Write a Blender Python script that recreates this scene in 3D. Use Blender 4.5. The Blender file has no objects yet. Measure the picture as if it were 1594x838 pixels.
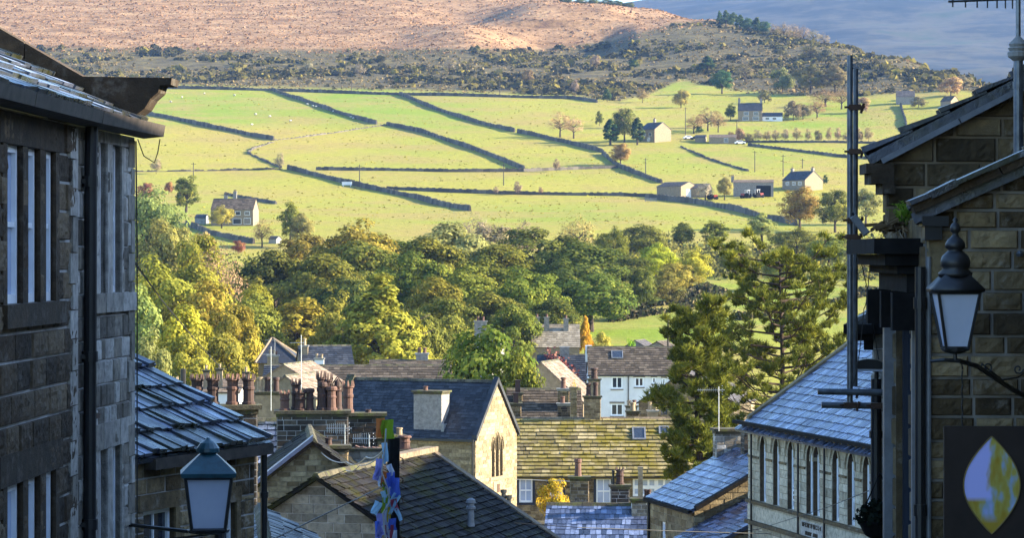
import bpy, math, random
import numpy as np
from mathutils import Vector, Matrix, noise as mn
C = bpy.context.scene.collection
F, CX, CY = 4500.0, 797.0, 400.0        # focal length in picture units, vanishing line of level views
R = math.radians
rng = random.Random(7)

def P(px, py, Y):
    return Vector(((px-CX)/F*Y, Y, -(py-CY)/F*Y))

# ------------------------------------------------------------------ objects
def tag(o, label, cat, group=None, kind=None):
    o['label'] = label; o['category'] = cat
    if group: o['group'] = group
    if kind: o['kind'] = kind
    return o

def thing(name, label, cat, loc, group=None):
    o = bpy.data.objects.new(name, None); C.objects.link(o)
    o.empty_display_size = 0.3
    o.location = loc
    return tag(o, label, cat, group)

def kids(o):
    return [c for c in ALLKIDS.get(o, [])]
ALLKIDS = {}

def copy_tree(o, parent=None):
    c = o.copy(); C.objects.link(c)
    if parent is not None:
        c.parent = parent; ALLKIDS.setdefault(parent, []).append(c)
    for ch in list(ALLKIDS.get(o, [])):
        copy_tree(ch, c)
    return c

class MB:
    def __init__(s):
        s.v = []; s.f = []; s.m = []; s.c = []
    def face(s, pts, mat=0, var=0.5):
        i = len(s.v); s.v.extend([tuple(p) for p in pts])
        s.f.append(tuple(range(i, i+len(pts)))); s.m.append(mat); s.c.append(var)
    def hexa(s, p, mat=0, var=0.5, skip=()):
        # p: 8 corners, bottom loop 0-3, top loop 4-7
        i = len(s.v); s.v.extend([tuple(q) for q in p])
        for k, f in enumerate(((0,3,2,1),(4,5,6,7),(0,1,5,4),(1,2,6,5),(2,3,7,6),(3,0,4,7))):
            if k in skip: continue
            s.f.append(tuple(i+j for j in f)); s.m.append(mat); s.c.append(var)
    def box(s, lo, hi, mat=0, var=0.5):
        x0,y0,z0 = lo; x1,y1,z1 = hi
        s.hexa([(x0,y0,z0),(x1,y0,z0),(x1,y1,z0),(x0,y1,z0),(x0,y0,z1),(x1,y0,z1),(x1,y1,z1),(x0,y1,z1)], mat, var)
    def obox(s, c, ax, ay, az, mat=0, var=0.5):
        # centre + three half vectors
        c = Vector(c); ax=Vector(ax); ay=Vector(ay); az=Vector(az)
        s.hexa([c-ax-ay-az, c+ax-ay-az, c+ax+ay-az, c-ax+ay-az, c-ax-ay+az, c+ax-ay+az, c+ax+ay+az, c-ax+ay+az], mat, var)
    def tube(s, pts, r, seg=8, mat=0, var=0.5, cap=True):
        pts = [Vector(p) for p in pts]; n = len(pts)
        rs = r if isinstance(r, (list, tuple)) else [r]*n
        base = len(s.v); up = None
        for k in range(n):
            d = (pts[min(k+1,n-1)]-pts[max(k-1,0)])
            d = d.normalized() if d.length > 1e-9 else Vector((0,0,1))
            if up is None:
                up = Vector((0,0,1)) if abs(d.z) < .9 else Vector((1,0,0))
            a = d.cross(up)
            if a.length < 1e-6: a = d.cross(Vector((0,1,0)))
            a.normalize(); b = a.cross(d).normalized(); up = b
            for j in range(seg):
                t = 2*math.pi*j/seg
                s.v.append(tuple(pts[k]+(a*math.cos(t)+b*math.sin(t))*rs[k]))
        for k in range(n-1):
            for j in range(seg):
                j2 = (j+1)%seg
                s.f.append((base+k*seg+j, base+k*seg+j2, base+(k+1)*seg+j2, base+(k+1)*seg+j)); s.m.append(mat); s.c.append(var)
        if cap:
            s.f.append(tuple(base+j for j in range(seg))); s.m.append(mat); s.c.append(var)
            s.f.append(tuple(base+(n-1)*seg+j for j in reversed(range(seg)))); s.m.append(mat); s.c.append(var)
    def lathe(s, c, prof, seg=14, mat=0, var=0.5, rot=0.0, sq=False):
        c = Vector(c); base = len(s.v); n = len(prof)
        for (r, z) in prof:
            for j in range(seg):
                t = 2*math.pi*j/seg+rot
                s.v.append((c.x+r*math.cos(t), c.y+r*math.sin(t), c.z+z))
        for k in range(n-1):
            for j in range(seg):
                j2 = (j+1)%seg
                s.f.append((base+k*seg+j, base+k*seg+j2, base+(k+1)*seg+j2, base+(k+1)*seg+j)); s.m.append(mat); s.c.append(var)
        s.f.append(tuple(base+(n-1)*seg+j for j in range(seg))); s.m.append(mat); s.c.append(var)
        s.f.append(tuple(base+j for j in reversed(range(seg)))); s.m.append(mat); s.c.append(var)
    def build(s, name, mats, parent=None, smooth=False):
        if not isinstance(mats, (list, tuple)): mats = [mats]
        off = Vector((0,0,0)); top = parent
        if parent is not None:
            while top.parent is not None: top = top.parent
            off = Vector(top.location)
        me = bpy.data.meshes.new(name)
        V = np.array(s.v, dtype=np.float64).reshape(-1,3) - np.array(off)
        me.from_pydata(V.tolist(), [], s.f)
        for m in mats: me.materials.append(m)
        me.polygons.foreach_set('material_index', s.m)
        nl = len(me.loops); tot = np.array([len(f) for f in s.f])
        col = np.repeat(np.array(s.c, dtype=np.float32), tot)
        a = me.color_attributes.new('var', 'FLOAT_COLOR', 'CORNER')
        a.data.foreach_set('color', np.stack([col,col,col,np.ones(nl,np.float32)],1).ravel())
        if smooth: me.polygons.foreach_set('use_smooth', [True]*len(me.polygons))
        me.update()
        o = bpy.data.objects.new(name, me); C.objects.link(o)
        if parent is not None:
            o.parent = parent; ALLKIDS.setdefault(parent, []).append(o)
        return o

def solo(name, mb, mats, label, cat, group=None, smooth=False, kind=None):
    """a thing that is one mesh: origin moved to its base centre"""
    V = np.array(s_v(mb)); lo = V.min(0); hi = V.max(0)
    off = Vector(((lo[0]+hi[0])/2, (lo[1]+hi[1])/2, lo[2]))
    mb.v = [tuple(Vector(p)-off) for p in mb.v]
    o = mb.build(name, mats, None, smooth); o.location = off
    return tag(o, label, cat, group, kind)
def s_v(mb): return mb.v

class Fr:
    """a wall's frame: u along, v = height z (absolute), d outward"""
    def __init__(s, o, u, n):
        s.o = Vector((o[0], o[1], 0)); s.u = Vector((u[0],u[1],0)).normalized(); s.n = Vector((n[0],n[1],0)).normalized()
    def p(s, a, v, d=0.0):
        q = s.o+s.u*a+s.n*d; return Vector((q.x, q.y, v))
    def box(s, mb, u0,u1,v0,v1,d0,d1, mat=0, var=0.5):
        mb.hexa([s.p(u0,v0,d0),s.p(u1,v0,d0),s.p(u1,v0,d1),s.p(u0,v0,d1),s.p(u0,v1,d0),s.p(u1,v1,d0),s.p(u1,v1,d1),s.p(u0,v1,d1)], mat, var)
    def at(s, px):
        """u where a picture column meets this wall"""
        k = (px-CX)/F
        return (k*s.o.y-s.o.x)/(s.u.x-k*s.u.y)
    def z(s, px, py):
        a = s.at(px); return -(py-CY)/F*(s.o.y+s.u.y*a)

def clip(poly, a, b, c):
    """keep a*u+b*v<=c"""
    out = []
    for i in range(len(poly)):
        p, q = poly[i], poly[(i+1)%len(poly)]
        dp = a*p[0]+b*p[1]-c; dq = a*q[0]+b*q[1]-c
        if dp <= 0: out.append(p)
        if (dp < 0 < dq) or (dq < 0 < dp):
            t = dp/(dp-dq); out.append((p[0]+(q[0]-p[0])*t, p[1]+(q[1]-p[1])*t))
    return out
def clip_to(poly, conv):
    A = sum(conv[i][0]*conv[(i+1)%len(conv)][1]-conv[(i+1)%len(conv)][0]*conv[i][1] for i in range(len(conv)))
    if A < 0: conv = conv[::-1]
    for i in range(len(conv)):
        if len(poly) < 3: return []
        (x0,y0),(x1,y1) = conv[i], conv[(i+1)%len(conv)]
        a, b = (y1-y0), -(x1-x0)
        poly = clip(poly, a, b, a*x0+b*y0)
    return poly

def wall(mb, fr, conv, holes=(), course=(.18,.26), length=(.35,.75), recess=.12, proud=.018, gap=.012, dark=None, sd=1, blocks=True, varlo=0., varhi=1., rough=0.0):
    """coursed stone wall in frame fr: individual blocks (material 0) on a mortar sheet (material 1)"""
    r = random.Random(sd)
    us = [p[0] for p in conv]; vs = [p[1] for p in conv]
    U0,U1,V0,V1 = min(us),max(us),min(vs),max(vs)
    ku = sorted(set([U0,U1]+[h[0] for h in holes]+[h[2] for h in holes])); ku = [k for k in ku if U0 <= k <= U1]
    kv = sorted(set([V0,V1]+[h[1] for h in holes]+[h[3] for h in holes])); kv = [k for k in kv if V0 <= k <= V1]
    inh = lambda u,v: any(h[0] < u < h[2] and h[1] < v < h[3] for h in holes)
    for i in range(len(ku)-1):
        for j in range(len(kv)-1):
            if inh((ku[i]+ku[i+1])/2, (kv[j]+kv[j+1])/2): continue
            q = clip_to([(ku[i],kv[j]),(ku[i+1],kv[j]),(ku[i+1],kv[j+1]),(ku[i],kv[j+1])], conv)
            if len(q) >= 3: mb.face([fr.p(a,b) for a,b in q], 1, .5)
    for h in holes:
        a0,b0,a1,b1 = h[:4]
        for (p,q) in (((a0,b0),(a1,b0)),((a1,b0),(a1,b1)),((a1,b1),(a0,b1)),((a0,b1),(a0,b0))):
            mb.face([fr.p(p[0],p[1],0),fr.p(q[0],q[1],0),fr.p(q[0],q[1],-recess-.05),fr.p(p[0],p[1],-recess-.05)], 0, .35)
    if not blocks: return
    for j in range(len(kv)-1):
        H = kv[j+1]-kv[j]
        if H < .03: continue
        n = max(1, round(H/((course[0]+course[1])/2)))
        ws = [r.uniform(*course) for _ in range(n)]; s = sum(ws); v = kv[j]
        for wv in ws:
            v0 = v; v1 = v+wv*H/s; v = v1
            segs = [(U0,U1)]
            for h in holes:
                if h[1] < (v0+v1)/2 < h[3]:
                    ns = []
                    for (a,b) in segs:
                        if h[2] <= a or h[0] >= b: ns.append((a,b)); continue
                        if h[0] > a: ns.append((a,h[0]))
                        if h[2] < b: ns.append((h[2],b))
                    segs = ns
            for (a,b) in segs:
                u = a - r.uniform(0, length[0])*.6
                while u < b:
                    L = r.uniform(*length); u1 = u+L
                    if b-u1 < length[0]*.5: u1 = b
                    x0, x1 = max(u,a), min(u1,b)
                    u = u1
                    if x1-x0 < .03: continue
                    q = clip_to([(x0+gap/2,v0+gap/2),(x1-gap/2,v0+gap/2),(x1-gap/2,v1-gap/2),(x0+gap/2,v1-gap/2)], conv)
                    if len(q) < 3: continue
                    cu = sum(t[0] for t in q)/len(q); cv = sum(t[1] for t in q)/len(q)
                    pr = proud*r.uniform(.5,1.4); va = r.uniform(varlo,varhi)
                    e = min(.012, gap)
                    m = len(q)
                    inn = []
                    for (a_,b_) in q:
                        du, dv = cu-a_, cv-b_; dl = math.hypot(du,dv)+1e-9
                        inn.append((a_+du/dl*e*1.4, b_+dv/dl*e*1.4))
                    tilt = r.uniform(-.25,.25)*proud
                    if rough and m == 4:
                        nx, ny = max(2,int((x1-x0)/.04)), max(2,int((v1-v0)/.038))
                        G = [[None]*(ny+1) for _ in range(nx+1)]
                        for i_ in range(nx+1):
                            for j_ in range(ny+1):
                                s_, t_ = i_/nx, j_/ny
                                a_ = (inn[0][0]*(1-s_)+inn[1][0]*s_)*(1-t_)+(inn[3][0]*(1-s_)+inn[2][0]*s_)*t_
                                b_ = (inn[0][1]*(1-s_)+inn[1][1]*s_)*(1-t_)+(inn[3][1]*(1-s_)+inn[2][1]*s_)*t_
                                ed_ = i_ in (0,nx) or j_ in (0,ny)
                                G[i_][j_] = fr.p(a_,b_,pr+tilt*(2*s_-1)+(0 if ed_ else rough*(.35+r.uniform(-.8,1))))
                        for i_ in range(nx):
                            for j_ in range(ny): mb.face([G[i_][j_],G[i_+1][j_],G[i_+1][j_+1],G[i_][j_+1]], 0, va)
                    else: mb.face([fr.p(a_,b_,pr+tilt*(1 if a_ > cu else -1)) for a_,b_ in inn], 0, va)
                    for k in range(m):
                        k2 = (k+1)%m
                        t0 = tilt*(1 if inn[k][0] > cu else -1); t1 = tilt*(1 if inn[k2][0] > cu else -1)
                        mb.face([fr.p(*q[k],0), fr.p(*q[k2],0), fr.p(*inn[k2],pr+t1), fr.p(*inn[k],pr+t0)], 0, va)

def slates(mb, o, u, v, U, V, row=.25, wid=(.25,.45), thick=.025, sd=1, mat=0, skip=None, v0=0.0, taper=0.0, jit=.3, base=True):
    """slated slope: o eave corner, u along the eave, v up the slope (unit vectors). rows of single slates, lapped"""
    r = random.Random(sd); o=Vector(o); u=Vector(u).normalized(); v=Vector(v).normalized(); n = u.cross(v).normalized()
    if n.z < 0: n = -n
    if base:
        q = [o, o+u*U, o+u*U+v*V, o+v*V]
        mb.hexa([p-n*.08 for p in q]+[p-n*.004 for p in q], mat, .3)
    nr = int(math.ceil(V/row)); row = V/nr
    for k in range(nr):
        f = 1-taper*k/max(1,nr-1)
        y0 = k*row; y1 = min(V, y0+row*1.25)
        x = -r.uniform(0, wid[1])
        while x < U:
            w = r.uniform(*wid)*f; x1 = x+w
            a, b = max(0,x), min(U,x1)
            x = x1
            if b-a < .03: continue
            if skip and skip((a+b)/2, y0+row/2): continue
            th = thick*r.uniform(1-jit,1+jit); ys = y0+r.uniform(-.05,.05)*row
            g = .004+.01*r.random()
            c = r.random()
            lo0, lo1 = o+u*(a+g)+v*ys, o+u*(b-g)+v*ys
            hi0, hi1 = o+u*(a+g)+v*y1, o+u*(b-g)+v*y1
            dz = r.uniform(-.2,.2)*th
            T0 = n*(th+thick+dz); T1 = n*(th+thick-dz); B = n*thick*.9; H = n*(th*.4)
            mb.face([lo0+T0, lo1+T1, hi1+H, hi0+H], mat, c)
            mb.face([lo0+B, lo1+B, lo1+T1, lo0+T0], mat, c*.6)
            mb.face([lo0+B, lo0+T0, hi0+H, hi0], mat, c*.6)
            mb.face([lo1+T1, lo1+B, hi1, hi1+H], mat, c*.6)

def sash(th, fr, u0,u1,v0,v1, dep=-.10, cols=2, rows=2, fw=.055, mats=None, pane=None, name='window', bar=.028, sill=None, label=None):
    mb = MB(); f0, f1 = dep, dep+.05
    fr.box(mb, u0,u0+fw,v0,v1,f0,f1); fr.box(mb, u1-fw,u1,v0,v1,f0,f1)
    fr.box(mb, u0+fw,u1-fw,v0,v0+fw*1.3,f0,f1-.002); fr.box(mb, u0+fw,u1-fw,v1-fw,v1,f0,f1-.002)
    for i in range(1,cols):
        x = u0+(u1-u0)*i/cols; fr.box(mb, x-bar/2,x+bar/2,v0+fw*1.3,v1-fw,f0,f1-.012)
    for j in range(1,rows):
        y = v0+(v1-v0)*j/rows; b = bar*(1.6 if rows == 2 else 1)
        fr.box(mb, u0+fw,u1-fw,y-b/2,y+b/2,f0+.002,f1-.008)
    w = mb.build(name, mats, th)
    if label: w['label'] = label
    g = MB(); g.face([fr.p(u0+fw*.5,v0+fw*.5,dep+.012),fr.p(u1-fw*.5,v0+fw*.5,dep+.012),fr.p(u1-fw*.5,v1-fw*.5,dep+.012),fr.p(u0+fw*.5,v1-fw*.5,dep+.012)])
    g.build('pane', pane, w)
    if sill is not None:
        s = MB(); fr.box(s, u0-.1,u1+.1,v0-.14,v0-.003,-.1,.07); s.build('sill', sill, w)
        s = MB(); fr.box(s, u0-.15,u1+.15,v1+.003,v1+.22,-.1,.026); s.build('lintel', sill, w)
    return w

# ------------------------------------------------------------------ materials
class NT:
    def __init__(s, name):
        s.m = bpy.data.materials.new(name); s.m.use_nodes = True; s.t = s.m.node_tree; s.t.nodes.clear()
        s.out = s.n('ShaderNodeOutputMaterial')
    def n(s, typ, **kw):
        x = s.t.nodes.new(typ)
        for k, v in kw.items():
            if k in x.inputs: x.inputs[k].default_value = v
            else: setattr(x, k, v)
        return x
    def l(s, a, b): s.t.links.new(a, b)
    def pos(s, scale=(1,1,1)):
        g = s.n('ShaderNodeNewGeometry'); mp = s.n('ShaderNodeMapping'); mp.inputs['Scale'].default_value = scale
        s.l(g.outputs['Position'], mp.inputs['Vector']); return mp.outputs['Vector']
    def noise(s, scale, detail=4, vec=None, rough=.55):
        x = s.n('ShaderNodeTexNoise'); x.inputs['Scale'].default_value = scale; x.inputs['Detail'].default_value = detail; x.inputs['Roughness'].default_value = rough
        s.l(vec if vec is not None else s.pos(), x.inputs['Vector']); return x.outputs['Fac']
    def ramp(s, fac, stops):
        x = s.n('ShaderNodeValToRGB'); e = x.color_ramp.elements
        while len(e) < len(stops): e.new(.5)
        for el, (p, c) in zip(e, stops):
            el.position = p; el.color = (*c, 1) if len(c) == 3 else c
        s.l(fac, x.inputs['Fac']); return x.outputs['Color']
    def mix(s, fac, a, b, blend='MIX'):
        x = s.n('ShaderNodeMix', data_type='RGBA', blend_type=blend)
        for sock, val in ((x.inputs[0], fac), (x.inputs[6], a), (x.inputs[7], b)):
            if hasattr(val, 'links'): s.l(val, sock)
            elif isinstance(val, (int, float)): sock.default_value = val
            else: sock.default_value = (*val, 1) if len(val) == 3 else val
        return x.outputs[2]
    def math(s, op, a, b=0.0):
        x = s.n('ShaderNodeMath', operation=op)
        for sock, val in ((x.inputs[0], a), (x.inputs[1], b)):
            if hasattr(val, 'links'): s.l(val, sock)
            else: sock.default_value = val
        return x.outputs[0]
    def var(s):
        a = s.n('ShaderNodeAttribute'); a.attribute_name = 'var'; return a.outputs['Fac']
    def bump(s, h, strength=.5, dist=.02):
        b = s.n('ShaderNodeBump'); b.inputs['Strength'].default_value = strength; b.inputs['Distance'].default_value = dist
        s.l(h, b.inputs['Height']); return b.outputs['Normal']
    def pbr(s, col, rough=.8, normal=None, metal=0, spec=.4):
        b = s.n('ShaderNodeBsdfPrincipled')
        if hasattr(col, 'links'): s.l(col, b.inputs['Base Color'])
        else: b.inputs['Base Color'].default_value = (*col, 1)
        if hasattr(rough, 'links'): s.l(rough, b.inputs['Roughness'])
        else: b.inputs['Roughness'].default_value = rough
        b.inputs['Metallic'].default_value = metal; b.inputs['Specular IOR Level'].default_value = spec
        if normal is not None: s.l(normal, b.inputs['Normal'])
        s.l(b.outputs[0], s.out.inputs['Surface']); return s.m

def stone(name, c0, c1, c2, stain=.5, stain_col=(.02,.018,.016), grain=9., bump=.8, rough=.85, moss=0., pale=0.):
    t = NT(name); v = t.var()
    c = t.ramp(v, [(0,c0),(.5,c1),(1,c2)])
    n = t.noise(grain, 6); c = t.mix(.75, c, t.ramp(n, [(.28,(.35,.35,.35)),(.5,(.9,.9,.9)),(.62,(1.1,1.1,1.08)),(.78,(1.6,1.5,1.35))]), 'MULTIPLY')
    st = t.noise(.9, 5, t.pos((1,1,.35)), .65)
    f = t.ramp(st, [(.45,(0,0,0)),(.72,(stain,)*3)])
    c = t.mix(f, c, stain_col)
    if pale:
        pp = t.ramp(t.noise(3.1, 7, None, .75), [(.54,(0,0,0)),(.66,(pale,)*3)]); c = t.mix(pp, c, (.36,.33,.28))
    if moss:
        mm = t.ramp(t.noise(1.7, 6, None, .7), [(.5,(0,0,0)),(.68,(moss,)*3)])
        c = t.mix(mm, c, (.10,.11,.025))
    return t.pbr(c, rough, t.bump(t.noise(grain*2.2, 8, None, .7), bump, .03), spec=.25)

def slate_mat(name, c0, c1, c2, rough=(.35,.6), moss=0., mcol=(.16,.15,.02), bump=.35, spec=.5, scale=1.):
    t = NT(name); v = t.var()
    c = t.ramp(v, [(0,c0),(.55,c1),(1,c2)])
    n = t.noise(7*scale, 6); c = t.mix(.8, c, t.ramp(n, [(.3,(.55,.55,.55)),(.65,(1.1,1.1,1.1))]), 'MULTIPLY')
    rr = t.noise(2.3*scale, 4)
    if moss:
        mm = t.ramp(t.noise(1.1*scale, 7, None, .72), [(.5-.18*moss,(0,0,0)),(.62-.05*moss,(1,1,1))])
        mc = t.mix(t.noise(3*scale,4), mcol, tuple(x*.45 for x in mcol))
        c = t.mix(mm, c, mc)
    rm = t.ramp(rr, [(.35,(rough[0],)*3),(.65,(rough[1],)*3)])
    return t.pbr(c, rm, t.bump(t.noise(16*scale, 7, None, .65), bump, .02), spec=spec)

def plain(name, col, rough=.6, metal=0, spec=.4, mottle=.25, scale=6., bump=0., col2=None):
    t = NT(name)
    c2 = col2 or tuple(x*(1-mottle*1.4) for x in col)
    c = t.mix(t.ramp(t.noise(scale, 6, None, .65), [(.35,(0,0,0)),(.7,(1,1,1))]), col, c2)
    nr = t.bump(t.noise(scale*4, 6), bump, .02) if bump else None
    return t.pbr(c, rough, nr, metal, spec)

def glass_mat(name, tint=(.015,.02,.03), rough=.08, spec=.9):
    t = NT(name)
    nb = t.bump(t.noise(2.5, 2), .06, .05)
    return t.pbr(t.mix(t.noise(1.4,3), tint, tuple(x*2.2 for x in tint)), rough, nb, 0, spec)

def leaf_mat(name, alt, amount=.5, trans=.35, hi=1.55, lo=.45):
    t = NT(name); v = t.var()
    oi = t.n('ShaderNodeObjectInfo')
    base = oi.outputs['Color']
    a = t.mix(t.ramp(v, [(.45,(0,0,0)),(.95,(amount,)*3)]), base, alt)
    k = t.ramp(v, [(0,(lo,)*3),(.5,(1,)*3),(1,(hi,)*3)])
    c = t.mix(1.0, a, k, 'MULTIPLY')
    d = t.n('ShaderNodeBsdfDiffuse'); t.l(c, d.inputs['Color'])
    tr = t.n('ShaderNodeBsdfTranslucent'); t.l(c, tr.inputs['Color'])
    m = t.n('ShaderNodeMixShader'); m.inputs[0].default_value = trans
    t.l(d.outputs[0], m.inputs[1]); t.l(tr.outputs[0], m.inputs[2]); t.l(m.outputs[0], t.out.inputs['Surface'])
    return t.m
SKY, SUN, EXPO, HAZE = 0.115, 5.0, 2.32, 0.00004
# ================================================================== materials in use
M = {}
M['soot']   = stone('soot_and_shade_stone', (.04,.026,.015), (.095,.063,.036), (.19,.135,.08), .45, (.014,.012,.010), pale=.2)  # also paints the shade of the hall's window reveals
M['pale']   = stone('pale_stone', (.085,.07,.055), (.25,.215,.17), (.55,.51,.46), .35, (.05,.045,.04))
M['grit']   = stone('gritstone', (.075,.05,.025), (.175,.12,.058), (.34,.25,.135), .6, (.015,.014,.012), pale=.45)
M['honey']  = stone('honey_stone', (.17,.125,.073), (.24,.185,.112), (.33,.26,.165), .25, (.10,.08,.06))
M['honey_dark'] = stone('weathered_honey_stone', (.13,.09,.045), (.22,.165,.09), (.34,.27,.16), .55, (.06,.05,.035))
M['sooty_brick'] = stone('sooty_blocks', (.02,.016,.014), (.045,.035,.028), (.11,.085,.06), .3, (.015,.013,.012))
M['grey_block'] = stone('grey_blocks', (.15,.135,.11), (.24,.215,.175), (.33,.30,.25), .25, (.09,.08,.07))
M['mortar'] = plain('mortar', (.48,.46,.44), .95, mottle=.4, scale=3)
M['mortar_dark'] = plain('dark_mortar', (.27,.245,.215), .95, mottle=.4, scale=3)
M['mortar_warm'] = plain('warm_mortar', (.26,.20,.13), .95, mottle=.3, scale=3)
M['wet_slate'] = slate_mat('wet_stone_slate', (.014,.017,.026), (.06,.07,.105), (.27,.31,.43), (.15,.45), .22, (.03,.032,.012), .5, .8)  # palest tone paints sky glints onto the wet slates
M['blue_slate'] = slate_mat('blue_slate', (.026,.034,.06), (.075,.095,.165), (.19,.235,.37), (.22,.42), .0, spec=.8)
M['dark_slate'] = slate_mat('dark_stone_slate', (.008,.007,.0075), (.015,.0135,.014), (.032,.029,.03), (.7,.95), .16, (.035,.034,.008), .5, .1)
M['church_slate'] = slate_mat('grey_slate', (.014,.016,.022), (.026,.029,.038), (.05,.054,.066), (.4,.65), 0, spec=.4)
M['moss_slate'] = slate_mat('mossy_stone_slate', (.10,.08,.045), (.22,.18,.09), (.38,.31,.165), (.8,.95), .45, (.23,.185,.03), .5, .2, .8)
M['brown_tile'] = slate_mat('brown_tile', (.045,.036,.028), (.08,.062,.047), (.13,.104,.08), (.75,.95), 0, spec=.2)
M['dark_tile'] = slate_mat('dark_tile', (.05,.045,.045), (.075,.065,.065), (.11,.10,.10), (.6,.85), 0, spec=.3)
M['salmon_tile'] = slate_mat('salmon_tile', (.15,.11,.08), (.22,.165,.125), (.29,.23,.18), (.8,.95), 0, spec=.2)
M['ridge']  = stone('ridge_stone', (.05,.045,.035), (.09,.08,.06), (.14,.12,.08), .4, moss=.8)
M['ridge_pale']  = stone('pale_ridge_stone', (.14,.10,.07), (.2,.15,.10), (.28,.2,.14), .3, moss=.3)
M['moss_cap'] = stone('mossy_cap_stone', (.04,.035,.025), (.07,.06,.04), (.11,.095,.06), .3, moss=1.)
M['cement'] = plain('cement', (.30,.29,.27), .9, mottle=.35, scale=2.5, bump=.3)
M['terracotta'] = plain('terracotta', (.125,.062,.043), .8, mottle=.5, scale=5, bump=.2, col2=(.07,.035,.028))
M['terracotta_dark'] = plain('sooted_terracotta', (.06,.028,.022), .8, mottle=.6, scale=5, bump=.2, col2=(.025,.016,.014))
M['buff'] = plain('buff_clay', (.32,.24,.15), .8, mottle=.4, scale=5, bump=.2)
M['black_iron'] = plain('black_iron', (.012,.012,.014), .45, 0, .5, mottle=.4)
M['black_wood'] = plain('black_painted_timber', (.016,.015,.015), .85, 0, .08, mottle=.5)
M['brown_wood'] = plain('weathered_timber', (.07,.055,.045), .7, 0, .3, mottle=.5)
M['teal'] = plain('verdigris_paint', (.016,.085,.115), .35, 0, .6, mottle=.5)
M['white'] = plain('white_paint', (.84,.85,.88), .45, 0, .4, mottle=.08)
M['whitewash'] = plain('whitewashed_render', (.72,.72,.74), .9, 0, .2, mottle=.12, scale=1.2)
M['grey_render'] = plain('rough_grey_render', (.27,.25,.245), .95, 0, .2, mottle=.35, scale=6, bump=.8)
M['blue_paint'] = plain('dark_blue_paint', (.012,.02,.04), .5, 0, .4)
M['steel'] = plain('galvanised_steel', (.17,.19,.22), .42, .7, .5, mottle=.4, scale=9)
M['rust'] = plain('rusty_steel', (.10,.055,.035), .7, .3, .4, mottle=.4, scale=9)
M['alu'] = plain('aluminium', (.55,.55,.55), .4, .6, .5, mottle=.2)
M['lead'] = plain('lead_sheet', (.20,.21,.23), .5, .2, .5, mottle=.3)
M['glass'] = glass_mat('window_glass')
M['curtain_sky_glass'] = glass_mat('net_curtain_sky_glass', (.22,.26,.36), .12, .9)  # blue tint stands in for sky reflected in the left house panes
M['blind_glass'] = plain('pale_window_blind', (.62,.66,.78), .35, 0, .5, mottle=.1)
def frost_mat():
    t=NT('frosted_lamp_glass'); c=t.mix(t.noise(5,4),(.66,.70,.84),(.50,.55,.70)); m=t.pbr(c,.3,None,0,.5); b=t.out.inputs[0].links[0].from_node
    tr=t.n('ShaderNodeBsdfTransparent'); tr.inputs[0].default_value=(.85,.88,.95,1); mx=t.n('ShaderNodeMixShader'); mx.inputs[0].default_value=.18
    t.l(b.outputs[0],mx.inputs[1]); t.l(tr.outputs[0],mx.inputs[2]); t.l(mx.outputs[0],t.out.inputs[0]); return m
M['frost'] = frost_mat()
M['cable'] = plain('black_cable', (.015,.015,.016), .6)
M['cable_pale'] = plain('grey_cable', (.35,.34,.33), .6)
M['bark'] = plain('bark', (.075,.055,.04), .95, 0, .2, mottle=.4, scale=3, bump=.5)
M['pine_bark'] = plain('pine_bark', (.06,.04,.028), .95, 0, .2, mottle=.4, scale=3, bump=.5)
M['leaf'] = leaf_mat('leaves', (.30,.235,.03), .45)
M['leaf_green'] = leaf_mat('green_leaves', (.22,.20,.03), .5)
M['twig'] = leaf_mat('bare_twigs', (.22,.15,.09), .4, .1)
M['needle'] = leaf_mat('pine_needles', (.26,.23,.03), .6, .2)
M['dry_stone'] = stone('dry_stone_walling', (.05,.042,.035), (.085,.072,.058), (.14,.12,.095), .3)

M['cream']=stone('cream_stone',(.38,.32,.225),(.49,.42,.30),(.60,.53,.40),.15,(.12,.10,.075))
M['flag_roof']=slate_mat('pale_flagstone_roof',(.17,.145,.11),(.24,.205,.16),(.32,.28,.225),(.8,.95),0,spec=.2)
M['dark_pane']=plain('dark_hall_glass',(.018,.02,.024),.5,0,.12,.3)
M['dead_leaf']=leaf_mat('withered_leaves',(.02,.022,.015),.6)
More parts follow.
